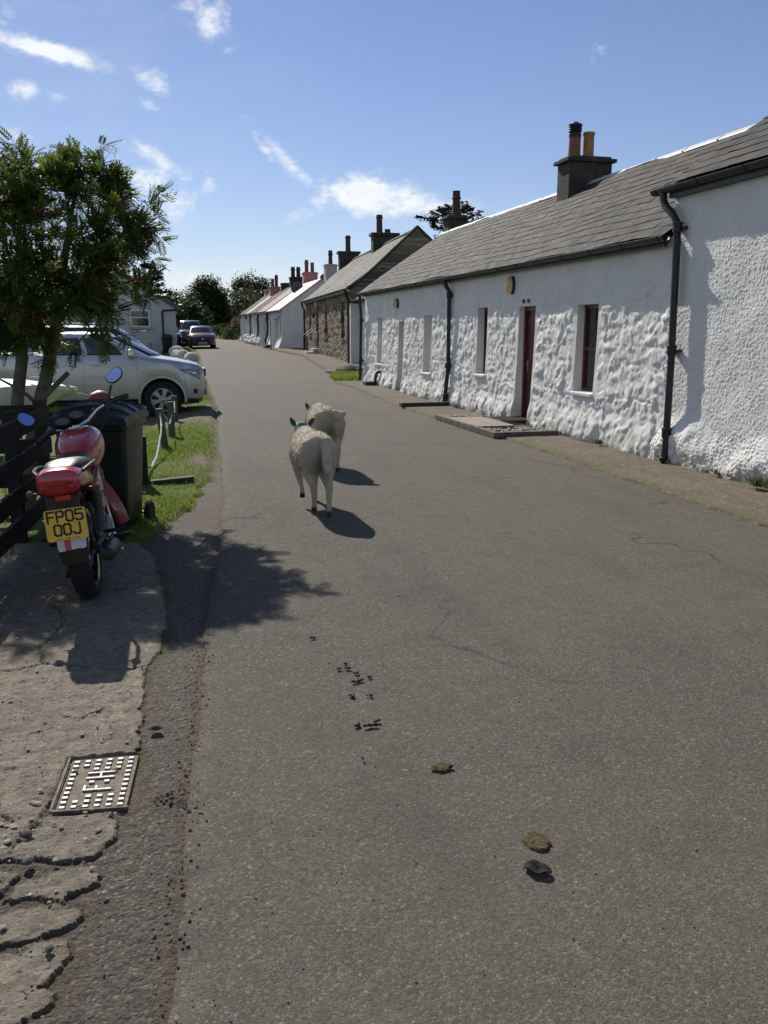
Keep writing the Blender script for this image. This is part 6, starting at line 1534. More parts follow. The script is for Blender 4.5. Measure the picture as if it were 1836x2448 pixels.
    def rounded(w, h, r, n=5):
        pts = []
        for cx, cz, a0 in ((w / 2 - r, h / 2 - r, 0), (-w / 2 + r, h / 2 - r, 90), (-w / 2 + r, -h / 2 + r, 180), (w / 2 - r, -h / 2 + r, 270)):
            for k in range(n): a = D2R(a0 + 90 * k / (n - 1)); pts.append((cx + r * math.cos(a), cz + r * math.sin(a)))
        return pts
    mb = MB(); mb.M = PM; mb.prism(rounded(.222, .176, .014), -.002, .004, 'XZ'); pl = P(mb, 'number_plate', 'plate')
    mb = MB(); mb.M = PM
    def stroke(pts, w=.0108):
        for a, b in zip(pts[:-1], pts[1:]):
            a = Vector((a[0], 0, a[1])); b = Vector((b[0], 0, b[1])); d = (b - a).normalized(); n = Vector((-d.z, 0, d.x)) * w / 2; a2 = a - d * w * .5; b2 = b + d * w * .5
            q = [a2 - n, b2 - n, b2 + n, a2 + n]; mb.add([(p.x, -.0035, p.z) for p in q] + [(p.x, -.001, p.z) for p in q], [(0, 1, 2, 3), (0, 4, 5, 1), (1, 5, 6, 2), (2, 6, 7, 3), (3, 7, 4, 0)])
    W, H, c = .036, .058, .008
    G = {'F': [[(0, 0), (0, H), (W, H)], [(0, H * .52), (W * .8, H * .52)]], 'P': [[(0, 0), (0, H), (W - c, H), (W, H - c), (W, H * .5 + c), (W - c, H * .48), (0, H * .48)]],
         '0': [[(c, 0), (W - c, 0), (W, c), (W, H - c), (W - c, H), (c, H), (0, H - c), (0, c), (c, 0)]], '5': [[(W, H), (.002, H), (0, H * .58), (W - c, H * .58), (W, H * .58 - c), (W, c), (W - c, 0), (c * .6, 0), (0, c)]],
         'J': [[(0, c * 1.2), (c, 0), (W - c, 0), (W, c), (W, H)]]}
    for (txt, x0, z0, sp) in (('FP05', -.094, .018, .0505), ('00J', -.066, -.057, .0505)):
        for k, ch in enumerate(txt):
            for pl_ in G[ch]: stroke([(x0 + k * sp + p[0], z0 + p[1]) for p in pl_])
    for k in range(3): stroke([(-.062 + k * .048, -.079 + .0), (-.036 + k * .048, -.079)], .0035)
    P(mb, 'plate_lettering', 'letter', pl)
    CM = Matrix.Translation((.012, -.398, .425)) @ Matrix.Rotation(D2R(-10), 4, 'X')
    mb = MB(); mb.M = CM; mb.prism([(-.082, -.024), (-.074, -.034), (-.01, -.030), (.03, -.026), (.05, -.030), (.07, -.024), (.078, .04), (-.084, .04)], -.002, .002, 'XZ'); cd_ = P(mb, 'learner_plate', 'card')
    mb = MB(); mb.M = CM; mb.prism([(-.044, -.0315), (-.010, -.0295), (-.010, .03), (-.044, .03)], -.0035, -.0022, 'XZ'); P(mb, 'red_letter', 'cardred', cd_)
    mb = MB()  # engine
    mb.box((0, .42, .33), (.2, .34, .22), bev=.05); mb.box((0, .55, .50), (.15, .16, .2), bev=.02)
    for k in range(8): mb.box((0, .56, .44 + k * .027), (.2, .2, .008))
    mb.lathe([(.09, 0), (.09, .03), (.07, .045), (.02, .048)], (.10, .36, .33), 'X', 24); mb.lathe([(.08, 0), (.08, -.03), (.06, -.045), (.02, -.048)], (-.10, .38, .33), 'X', 24)
    mb.box((0, .3, .53), (.14, .14, .16), bev=.03); P(mb, 'engine', 'engine')
    mb = MB(); mb.tube([(.05, .66, .52), (.07, .78, .46), (.09, .78, .28), (.12, .60, .20), (.13, .35, .22)], .019, 12); x = P(mb, 'exhaust_pipe', 'chrome')
    mb = MB(); mb.tube([(.13, .35, .22), (.145, .28, .235), (.155, .1, .265), (.165, -.2, .30), (.168, -.26, .305)], [.03, .048, .052, .05, .038], 18); mb.lathe([(.03, 0), (.032, -.012), (.022, -.014), (.02, .02)], (.168, -.265, .305), 'Y', 14); P(mb, 'silencer', 'gutter', x)
    mb = MB(); mb.tube([(.165, .05, .36), (.168, -.15, .375)], .006, 6); P(mb, 'heat_guard', 'chrome', x)
    for sx in (-1, 1):
        mb = MB(); mb.tube([(sx * .10, .36, .27), (sx * .25, .36, .275)], .016, 10); P(mb, 'foot_peg', 'tyre'); mb = MB(); mb.tube([(sx * .10, .02, .40), (sx * .15, .0, .39), (sx * .23, -.01, .39)], .012, 8); P(mb, 'foot_peg', 'tyre')
        mb = MB(); mb.tube([(sx * .10, -.30, .72), (sx * .165, -.31, .72)], .008, 6); i_ = P(mb, 'indicator_stalk', 'gutter'); mb = MB(); mb.lathe([(.010, -.022), (.021, -.018), (.024, .008), (.02, .02), (.01, .022)], (sx * .18, -.31, .72), 'Y', 14); P(mb, 'indicator', 'amber', i_)
    mb = MB(); mb.tube([(-.1, .40, .26), (-.17, .42, .10), (-.215, .43, -.018)], .013, 8); mb.box((-.22, .43, -.018), (.05, .03, .01)); P(mb, 'side_stand', 'gutter')
    mb = MB(); mb.tube([(.11, .36, .24), (.2, .34, .20), (.2, .24, .21)], .008, 6); P(mb, 'brake_pedal', 'chrome')
    mb = MB(); mb.box((-.09, .2, .33), (.02, .42, .1), bev=.02); P(mb, 'chain_guard', 'gutter')
    # steered front end
    for sx in (-1, 1):
        mb = MB(); mb.M = ST; mb.tube([(sx * .085, 1.26, .30), (sx * .085, 1.11, .58)], .026, 12); mb.tube([(sx * .085, 1.11, .58), (sx * .085, .93, .97)], .017, 12); P(mb, 'fork_leg', 'steel')
    mb = MB(); mb.M = ST; mb.box((0, 1.02, .79), (.21, .06, .03), bev=.01, rot=Euler((D2R(26), 0, 0)).to_matrix()); mb.box((0, .94, .95), (.21, .06, .03), bev=.01, rot=Euler((D2R(26), 0, 0)).to_matrix()); P(mb, 'fork_clamp', 'gutter')
    mb = MB(); mb.M = ST; arc = []
    for k in range(15):
        a = D2R(-18 + k * 14.5); R_ = .335; w = .062 * (1 - .25 * abs(k - 7) / 7); y, z = 1.27 - R_ * math.cos(a), .305 + R_ * math.sin(a); n = Vector((0, -math.cos(a), math.sin(a)))
        arc.append([(-w, y + n.y * -.02, z + n.z * -.02), (-w * .8, y + n.y * .006, z + n.z * .006), (0, y + n.y * .016, z + n.z * .016), (w * .8, y + n.y * .006, z + n.z * .006), (w, y - n.y * .02, z - n.z * .02), (w * .8, y, z), (0, y + n.y * .010, z + n.z * .010), (-w * .8, y, z)])
    mb.loft(arc); P(mb, 'front_mudguard', 'bikered')
    mb = MB(); mb.M = ST; mb.loft([[(sx * .1 * math.cos(a), 1.0 + 0 * a, .90 + .1 * math.sin(a)) for sx in (1,) for a in [2 * math.pi * k / 20 for k in range(20)]], [(.105 * math.cos(2 * math.pi * k / 20), 1.06, .90 + .105 * math.sin(2 * math.pi * k / 20)) for k in range(20)], [(.09 * math.cos(2 * math.pi * k / 20), 1.10, .90 + .09 * math.sin(2 * math.pi * k / 20)) for k in range(20)]]); P(mb, 'headlight', 'blackplastic')
    mb = MB(); mb.M = ST @ Matrix.Translation((0, .96, 1.03)) @ Matrix.Rotation(D2R(35), 4, 'X')
    for sx in (-1, 1): mb.lathe([(.04, -.05), (.052, -.03), (.055, .0), (.055, .012), (.048, .014), (.046, .004), (.01, .004)], (sx * .058, 0, 0), n=22)
    ic = P(mb, 'instrument_cluster', 'blackplastic'); mb = MB(); mb.M = ST @ Matrix.Translation((0, .96, 1.03)) @ Matrix.Rotation(D2R(35), 4, 'X')
    for sx in (-1, 1): mb.lathe([(.044, .006), (.044, .008), (.01, .009)], (sx * .058, 0, 0), n=20)
    P(mb, 'dial', 'carglass', ic)
    mb = MB(); mb.M = ST; pts = [(-.36, .76, 1.015), (-.25, .80, 1.03), (-.17, .86, 1.01), (-.09, .90, .97), (0, .905, .965), (.09, .90, .97), (.17, .86, 1.01), (.25, .80, 1.03), (.36, .76, 1.015)]; mb.tube(pts, .0115, 10); hb = P(mb, 'handlebar', 'chrome')
    for sx in (-1, 1):
        mb = MB(); mb.M = ST; mb.tube([(sx * .375, .755, 1.013), (sx * .26, .797, 1.029)], .018, 12); mb.box((sx * .235, .805, 1.03), (.05, .05, .045), bev=.01); P(mb, 'grip', 'seat', hb)
        mb = MB(); mb.M = ST; mb.tube([(sx * .22, .83, 1.03), (sx * .27, .86, 1.02), (sx * .38, .82, 1.0)], .007, 8, flat=.6); P(mb, 'lever', 'steel', hb)
    # mirrors sit where they were knocked to: one low and near, one high and far
    for (stem, c, rx, rz, tilt, rw, rh) in (([(-.215, .59, 1.03), (-.25, .56, 1.06), (-.285, .545, 1.075)], (-.285, .545, 1.075), D2R(-20), D2R(14), D2R(38), .05, .034),
                                            ([(.19, .86, 1.03), (.2, .86, 1.10), (.245, .87, 1.22)], (.275, .87, 1.28), D2R(-20), D2R(-10), D2R(-38), .058, .038)):
        mb = MB(); mb.tube(stem, [.006, .006, .009], 8); m_ = P(mb, 'mirror', 'blackplastic')
        R3 = Euler((rx, 0, rz)).to_matrix() @ Euler((0, tilt, 0)).to_matrix()
        def oval(s1, dy):
            out = []
            for k in range(24):
                a = 2 * math.pi * k / 24; cc, ss = math.cos(a), math.sin(a); out.append(R3 @ Vector((rw * s1 * abs(cc) ** .8 * (1 if cc > 0 else -1) * (1 + .12 * ss), dy, rh * s1 * 1.05 * abs(ss) ** .8 * (1 if ss > 0 else -1))) + Vector(c))
            return out
        mb = MB(); mb.loft([oval(1.08, -.006), oval(1.12, .0), oval(1.05, .018), oval(.6, .03)]); P(mb, 'mirror_shell', 'blackplastic', m_)
        mb = MB(); mb.loft([oval(1.0, -.0085), oval(1.0, -.005)], smooth=False); P(mb, 'mirror_glass', 'mirror', m_)
    mb = MB(); mb.tube([(.05, 1.0, .86), (.12, .95, .92), (.2, .84, 1.0)], .005, 5); mb.tube([(-.06, .98, .8), (-.16, .92, .93), (-.2, .83, 1.01)], .005, 5); P(mb, 'control_cable', 'gutter')
motorcycle()

# ------------------------------------------------------------------ wheeled bins
def wheelie_bin(label, loc, rotz, mat, hscale=1.0):
    e = thing('wheelie_bin', label, 'wheelie bin', loc, (0, 0, rotz), group='dark wheelie bins')
    P = lambda mb, n, m, par=None: mb.build(n, MAT[m], par or e, world=False, angle=30)
    def ring(z, w, d, y0, r=.05, n=5):
        pts = []
        for cx, cy, a0 in ((w / 2 - r, d / 2 - r, 0), (-w / 2 + r, d / 2 - r, 90), (-w / 2 + r, -d / 2 + r, 180), (w / 2 - r, -d / 2 + r, 270)):
            for k in range(n): a = D2R(a0 + 90 * k / (n - 1)); pts.append((cx + r * math.cos(a), cy + r * math.sin(a) + y0, z))
        return pts
    mb = MB(); mb.loft([ring(.03, .44, .46, .02), ring(.06, .46, .50, .02), ring(.5, .51, .57, .0), ring(.86, .545, .64, -.01), ring(.875, .58, .70, -.01), ring(.93, .585, .71, -.01), ring(.94, .57, .69, -.01)]); P(mb, 'body', mat)
    mb = MB()
    for x in (-.14, 0, .14): mb.loft([[(x - .012, -.2 - .062 * k, z) for _ in (0,)] + [(x + .012, -.2 - .062 * k, z), (x + .012, -.215 - .062 * k, z), (x - .012, -.215 - .062 * k, z)] for k, z in ((.1, .12), (1.6, .84))], smooth=False)
    P(mb, 'rib', mat)
    mb = MB(); rings = []
    for k in range(11):
        t = k / 10; y = -.40 + .78 * t; zc = .945 + .115 * math.sin(math.pi * (.10 + .82 * t)) ** .8; w = .30; ze = lerp(zc, .955, .62)
        rings.append([(-w, y, .915), (-w * 1.01, y, .94), (-w * .97, y, ze), (-w * .75, y, lerp(ze, zc, .7)), (-w * .35, y, zc + .014), (0, y, zc + .02), (w * .35, y, zc + .014), (w * .75, y, lerp(ze, zc, .7)), (w * .97, y, ze), (w * 1.01, y, .94), (w, y, .915), (0, y, .91)])
    mb.loft(rings); lid = P(mb, 'lid', mat)
    mb = MB()
    for y, s in ((-.25, 1), (-.05, 1), (.16, 1)): 
        t = (y + .40) / .78; zc = .945 + .115 * math.sin(math.pi * (.10 + .82 * t)) ** .8; ze = lerp(zc, .955, .62)
        mb.tube([(-.296, y, ze - .004), (-.225, y, lerp(ze, zc, .7) + .004), (-.1, y, zc + .017), (0, y, zc + .022), (.1, y, zc + .017), (.225, y, lerp(ze, zc, .7) + .004), (.296, y, ze - .004)], .012, 8)
    P(mb, 'lid_ridge', mat, lid)
    mb = MB(); mb.tube([(-.25, .40, .985), (.25, .40, .985)], .018, 10); mb.box((-.26, .36, .965), (.04, .1, .06), bev=.01); mb.box((.26, .36, .965), (.04, .1, .06), bev=.01); P(mb, 'handle', mat)
    mb = MB(); mb.tube([(-.30, .27, .1), (.30, .27, .1)], .012, 8); P(mb, 'axle', 'steel')
    for sx in (-1, 1): mb = MB(); mb.lathe([(.03, -.03), (.085, -.03), (.1, -.018), (.1, .018), (.085, .03), (.03, .03)], (sx * .285, .27, .1), 'X', 20); P(mb, 'wheel', 'tyre')
    return e
b = wheelie_bin('dark green wheelie bin with domed lid standing right behind the motorcycle', (-.50, 7.30, -.03), D2R(-12), 'bin')
mb = MB(); mb.box((-.03, -.335, .80), (.11, .006, .14)); o = mb.build('sticker', MAT['label'], b, world=False)
wheelie_bin('black wheelie bin standing at the corner of the white bungalow', (.36, 49.4, float(gz(49.4)) - .03), D2R(4), 'bin')

# ------------------------------------------------------------------ fences, posts, rope
def rail(mb, a, b, h, t, wob=.008):
    a, b = Vector(a), Vector(b); d = (b - a).normalized(); n = d.cross(Vector((0, 0, 1))).normalized() * t / 2; k = 7; rings = []
    for i in range(k):
        p = a.lerp(b, i / (k - 1)) + Vector((0, 0, rnd.uniform(-wob, wob))); rings.append([p - n + Vector((0, 0, -h / 2)), p + n + Vector((0, 0, -h / 2)), p + n + Vector((0, 0, h / 2)), p - n + Vector((0, 0, h / 2))])
    mb.loft(rings, smooth=False)
def fences():
    e = thing('board_fence', 'dark stained four board fence running along beside the motorcycle', 'fence', (-1.05, 6.8, 0))
    A, B = Vector((-1.28, 4.55, 0)), Vector((-1.0, 7.95, 0))
    for z in (.16, .38, .62, .885):
        mb = MB(); rail(mb, A + Vector((.02, 0, z)), B + Vector((.02, 0, z + .01)), .135, .03); mb.build('board', MAT['darkwood'], e)
    for t in (0, .36, .7, 1.0):
        p = A.lerp(B, t); mb = MB(); mb.box((p.x - .045, p.y + .02, .45), (.095, .095, 1.12), rot=Euler((0, 0, -.08)).to_matrix(), bev=.008); mb.build('post', MAT['darkwood'], e)
    e = thing('board_fence', 'dark board fence turning left from the corner post below the rowan', 'fence', (-1.6, 8.05, 0))
    for z in (.30, .60, .91):
        mb = MB(); rail(mb, (-3.2, 8.10, z), (-1.08, 8.02, z), .12, .03); mb.build('board', MAT['darkwood'], e)
    for x in (-3.1, -2.1): mb = MB(); mb.box((x, 8.14, .42), (.09, .09, 1.05), bev=.008); mb.build('post', MAT['darkwood'], e)
    e = thing('rail_fence', 'short three rail fence ending in a post at the right of the wheelie bin', 'fence', (-.27, 9.2, 0))
    for z in (.10, .27, .43):
        mb = MB(); rail(mb, (-.82, 9.28, z), (-.26, 9.20, z), .085, .032); mb.build('rail', MAT['darkwood'], e)
    mb = MB(); mb.box((-.245, 9.19, .20), (.10, .10, .66), bev=.01); mb.build('post', MAT['darkwood'], e)
    mb = MB(); mb.box((-.80, 9.3, .20), (.10, .10, .60), bev=.01); mb.build('post', MAT['darkwood'], e)
    for i, (x, y, h, lean, lab) in enumerate([(0.0, 12.4, .56, -.07, 'nearest leaning grey post with a pale rope tied to its top'), (.10, 13.6, .56, .0, 'middle grey post standing upright just behind the leaning rope post'), (.19, 16.0, .48, .0, 'farthest grey post, in front of the pickup wheel')]):
        zb = float(ground_z(x, y)); e = thing('wooden_post', lab, 'post', (x, y, zb), group='grey roped posts on the verge')
        mb = MB(); w = .052; rings = []
        for k in range(6):
            t = k / 5; z = zb - .1 + (h + .1) * t; ox = lean * t; rings.append([(x + ox + w * math.cos(a) * (1 + .06 * math.sin(k * 2 + a * 3)), y + w * math.sin(a), z) for a in [2 * math.pi * j / 10 + .3 for j in range(10)]])
        mb.loft(rings, angle) if False else mb.loft(rings); mb.build('timber', MAT['greywood'], e)
    e = thing('rope', 'frayed pale green rope sagging between the posts on the verge', 'rope', (-.1, 10.5, .2))
    pts = [(-.255, 9.27, .37), (-.25, 9.35, .33), (-.235, 9.6, .20), (-.21, 9.9, .10), (-.17, 10.25, .045), (-.125, 10.7, .075), (-.085, 11.2, .16), (-.055, 11.75, .28), (-.045, 12.1, .37), (-.06, 12.33, .46), (-.02, 12.42, .49)]
    q = []
    for i in range(len(pts) - 1):
        for k in range(4): q.append(tuple(lerp(pts[i][j], pts[i + 1][j], k / 4) + rnd.uniform(-.004, .004) for j in range(3)))
    mb = MB(); mb.tube(q + [pts[-1]], [.0125 * rnd.uniform(.8, 1.3) for _ in range(len(q) + 1)], 7)
    mb.tube([(-.02, 12.42, .47), (.04, 12.6, .36), (.05, 12.9, .26), (.08, 13.3, .24), (.11, 13.55, .33), (.15, 13.62, .42), (.14, 14.2, .30), (.17, 15.2, .22), (.19, 15.9, .36)], .010, 6)
    for _ in range(90):
        p = Vector(rnd.choice(q)); d = Vector((rnd.uniform(-1, 1), rnd.uniform(-.4, .4), rnd.uniform(-1, .6))) * .03; mb.tube([p, p + d * .6, p + d + Vector((0, 0, -.01))], .0018, 4)
    mb.build('strand', MAT['rope'], e)
    e = thing('railway_sleeper', 'short dark timber sleeper lying on the grass beside the rail fence post', 'sleeper', (.03, 9.25, 0))
    mb = MB(); rail(mb, (-.20, 9.22, .005), (.27, 9.25, .03), .10, .10, .004); mb.build('timber', MAT['sleeper'], e)
fences()

# ------------------------------------------------------------------ things on the ground
def iron_cover():
    o, u, v = Vector((-.415, 2.830, 0)), None, None
    tl, tr, bl, br = Vector((-.405, 3.205, 0)), Vector((-.163, 3.190, 0)), Vector((-.432, 2.845, 0)), Vector((-.196, 2.815, 0))
    e = thing('hydrant_cover', 'worn iron hydrant cover lettered FH set in the concrete', 'hydrant cover', ((-.30), 3.01, 0))
    def pt(a, b, z): p = bl.lerp(br, a).lerp(tl.lerp(tr, a), b); return (p.x, p.y, z)
    mb = MB(); Z0, Z1 = -.02, -.006
    mb.loft([[pt(-.02, -.015, Z0 - .01), pt(1.02, -.015, Z0 - .01), pt(1.02, 1.015, Z0 - .01), pt(-.02, 1.015, Z0 - .01)], [pt(0, 0, Z1), pt(1, 0, Z1), pt(1, 1, Z1), pt(0, 1, Z1)]], smooth=False); pl = mb.build('plate', MAT['rust'], e)
    mb = MB()
    def pad(a0, a1, b0, b1, h=.007):
        mb.loft([[pt(a0, b0, Z1), pt(a1, b0, Z1), pt(a1, b1, Z1), pt(a0, b1, Z1)], [pt(a0 + .006, b0 + .003, Z1 + h), pt(a1 - .006, b0 + .003, Z1 + h), pt(a1 - .006, b1 - .003, Z1 + h), pt(a0 + .006, b1 - .003, Z1 + h)]], smooth=False)
    N = 11
    for j in range(N):
        for i in range(6):
            if (i in (0, 5)) or j in (0, 1, 2) or j in (N - 1, N - 2, N - 3): 
                if (i, j) in ((1, N - 3), (1, 2)): continue
                a = .045 + i * .163; b = .022 + j * .0885; pad(a, a + .085, b, b + .042)
    # letters read along the cover: F then H, turned a quarter left
    def bar(a0, a1, b0, b1): pad(a0, a1, b0, b1, .007)
    bar(.30, .72, .325, .352); bar(.30, .345, .352, .43); bar(.47, .515, .352, .41)
    bar(.30, .72, .555, .582); bar(.30, .72, .655, .682); bar(.49, .53, .582, .655)
    pad(.36, .44, .47, .51); pad(.58, .66, .47, .51)
    mb.build('raised_pads', MAT['worniron'], e)
    mb = MB()
    for a, b in (((-.05, -.03), (1.04, -.03)), ((-.05, -.03), (-.05, 1.02))):
        q = [Vector(pt(a[0], a[1], -.005)), Vector(pt(b[0], b[1], -.005))]; d = (q[1] - q[0]).normalized(); n = Vector((-d.y, d.x, 0)) * .0045
        mb.loft([[q[0] - n, q[0] + n, q[0] + n + Vector((0, 0, .009)), q[0] - n + Vector((0, 0, .009))], [q[1] - n, q[1] + n, q[1] + n + Vector((0, 0, .009)), q[1] - n + Vector((0, 0, .009))]], smooth=False)
    mb.build('frame', MAT['rust'], e)
iron_cover()

def pebble(mb, c, r, flat=.7, n=7):
    rings = []; a0 = rnd.uniform(0, 6); s1 = rnd.uniform(.7, 1.3)
    js = [rnd.uniform(.8, 1.2) for _ in range(n)]
    for (h, q) in ((-.9, .35), (-.4, .9), (.2, 1.0), (.7, .7), (.95, .3)):
        rings.append([(c[0] + r * q * js[k] * math.cos(a0 + 2 * math.pi * k / n) * s1, c[1] + r * q * js[k] * math.sin(a0 + 2 * math.pi * k / n), c[2] + r * flat * h) for k in range(n)])
    mb.loft(rings)
def ground_bits():
    mb = MB()
    for _ in range(520):
        y = 1.4 + 6.5 * rnd.random() ** 1.6; x = rnd.uniform(float(road_left(y)), 3.6); pebble(mb, (x, y, .012), rnd.uniform(.0018, .0045), .6, 5)
    o = mb.build('road_grit', MAT['stonegrey'], None); tag(o, 'fine loose grit scattered over the tarmac', 'grit', kind='stuff')
    mb = MB()
    for _ in range(300):
        y = rnd.uniform(1.5, 7.5); x = float(road_left(y)) + rnd.gauss(-.012, .03); pebble(mb, (x, y, .002), rnd.uniform(.002, .0065) , .7, 5)
    for _ in range(60): pebble(mb, (rnd.gauss(-.04, .045), rnd.gauss(2.83, .03), .0), rnd.uniform(.002, .0065), .6, 5)
    for _ in range(300):
        y = rnd.uniform(1.6, 6.6); x = rnd.uniform(-1.0, float(road_left(y)) + .1); pebble(mb, (x, y, .008), rnd.uniform(.002, .005), .7, 5)
    o = mb.build('dirt_crumbs', MAT['crumb'], None); tag(o, 'dark grit and crumbs along the broken road edge', 'grit', kind='stuff')
    mb = MB()
    for _ in range(330):
        y = rnd.uniform(1.6, 6.0); x = rnd.uniform(-1.2, -.18); pebble(mb, (x, y, .003), rnd.choice([.003, .004, .005, .007, .010]), .45, 6)
    for _ in range(26): pebble(mb, (rnd.gauss(-.56, .07), rnd.gauss(2.72, .08), .005), rnd.uniform(.005, .013), .4, 7)
    o = mb.build('gravel', MAT['gravel'], None); tag(o, 'pale pebbles bedded in the worn concrete', 'gravel', kind='stuff')
    for (x, y, r, lab, m) in [(-.10, 3.38, .020, 'dark loose stone on the tarmac strip beyond the hydrant cover', 'crumb'), (-.475, 2.545, .022, 'smooth blue grey pebble in the gap between broken slabs', 'stonegrey'), (-.50, 2.70, .018, 'dark rounded stone near the left edge below the hydrant cover', 'crumb'), (-.365, 2.12, .014, 'small black stone on the nearest broken slab', 'crumb')]:
        mb = MB(); pebble(mb, (x, y, .012), r, .6, 9); o = mb.build('stone', MAT[m], None); tag(o, lab, 'stone', group='loose stones on the broken concrete')
    D = [(.70, 4.25, 'd', 'single black dropping on the road, farthest up the trail'), (.79, 3.85, 'd', 'upper black dropping of the cluster of three in mid road'), (.745, 3.79, 'd', 'left black dropping of the cluster of three in mid road'), (.79, 3.785, 'd', 'lower right black dropping of the cluster of three in mid road'), (.815, 3.715, 'd', 'round black dropping just below the cluster of three'),
         (.80, 3.625, 'l', 'long black dropping below the cluster of three'), (.865, 3.66, 'o', 'small olive smear beside the long black dropping'), (.74, 3.47, 'd', 'lone small black dropping left of the brown one'), (.815, 3.455, 'o', 'small brown dropping right of the lone black one'), (.70, 3.19, 'd', 'left dropping of the lower group of three'), (.75, 3.165, 'l', 'biggest dropping of the lower group of three'), (.785, 3.205, 'd', 'right dropping of the lower group of three'),
         (.66, 2.90, 's', 'tiny black dropping left of the flat dry pat')]
    for (x, y, k, lab) in D:
        mb = MB(); n = {'d': 4, 'l': 6, 'o': 3, 's': 2}[k]; r = {'d': .008, 'l': .009, 'o': .007, 's': .006}[k]
        for j in range(n): pebble(mb, (x + (rnd.uniform(-1, 1) * .010 if k != 'l' else (j - 2.5) * .009), y + rnd.uniform(-.008, .008), .016 + rnd.uniform(0, .005)), r * rnd.uniform(.7, 1.2), .8, 7)
        o = mb.build('sheep_dropping', MAT['dungdry' if k == 'o' else 'dung'], None); tag(o, lab, 'dropping', group='sheep droppings along the road')
    for (x, y, rx, ry, lab) in [(.925, 2.77, .040, .032, 'flat dry olive dung pat with a black lump at its right'), (1.075, 2.25, .044, .056, 'bigger crumbly olive dung pat nearest the camera')]:
        n = 40; xs = np.linspace(-1.3, 1.3, n); X, Y = np.meshgrid(xs, xs); rr = np.hypot(X, Y) + .22 * fbm(X * 2.5 + x * 9, Y * 2.5, 61)
        Z = .0135 + .0065 * sstep(1.0, .75, rr) * (.6 + .8 * vnoise(X * 9, Y * 9, 63)) - .012 * sstep(.9, 1.05, rr) + .003 * (vnoise(X * 22, Y * 22, 64) - .5)
        F = gridfaces(n, n); rf = rr.reshape(-1)[F].max(1); F = F[rf < 1.12]
        o = npmesh('dung_pat', np.stack([x + X * rx, y + Y * ry, Z], -1).reshape(-1, 3), F, MAT['dungdry'], None); tag(o, lab, 'dung pat', group='dry dung pats on the road')
    mb = MB(); pebble(mb, (.962, 2.762, .02), .010, .8, 8); o = mb.build('sheep_dropping', MAT['dung'], None); tag(o, 'black lump at the right end of the flat dry pat', 'dropping', group='sheep droppings along the road')
    # curled dead leaf like scrap in front of the last pat
    n = 12; V = []
    for i in range(n):
        t = i / (n - 1); w = .014 * math.sin(math.pi * min(1, t * .9 + .1)) + .002
        for j in range(5): s_ = j / 2 - 1; V.append((.985 + .062 * t + .016 * s_ * w / .014, 2.135 - .055 * t + .022 * s_ * w / .014, .016 + .012 * abs(s_) * math.sin(t * 3) + .006 * math.sin(t * 9)))
    o = npmesh('leaf_scrap', np.array(V), gridfaces(n, 5), MAT['scrap_leaf'], None); md = o.modifiers.new('t', 'SOLIDIFY'); md.thickness = .003; tag(o, 'curled dark leaf scrap lying below the nearest dung pat', 'leaf')
ground_bits()

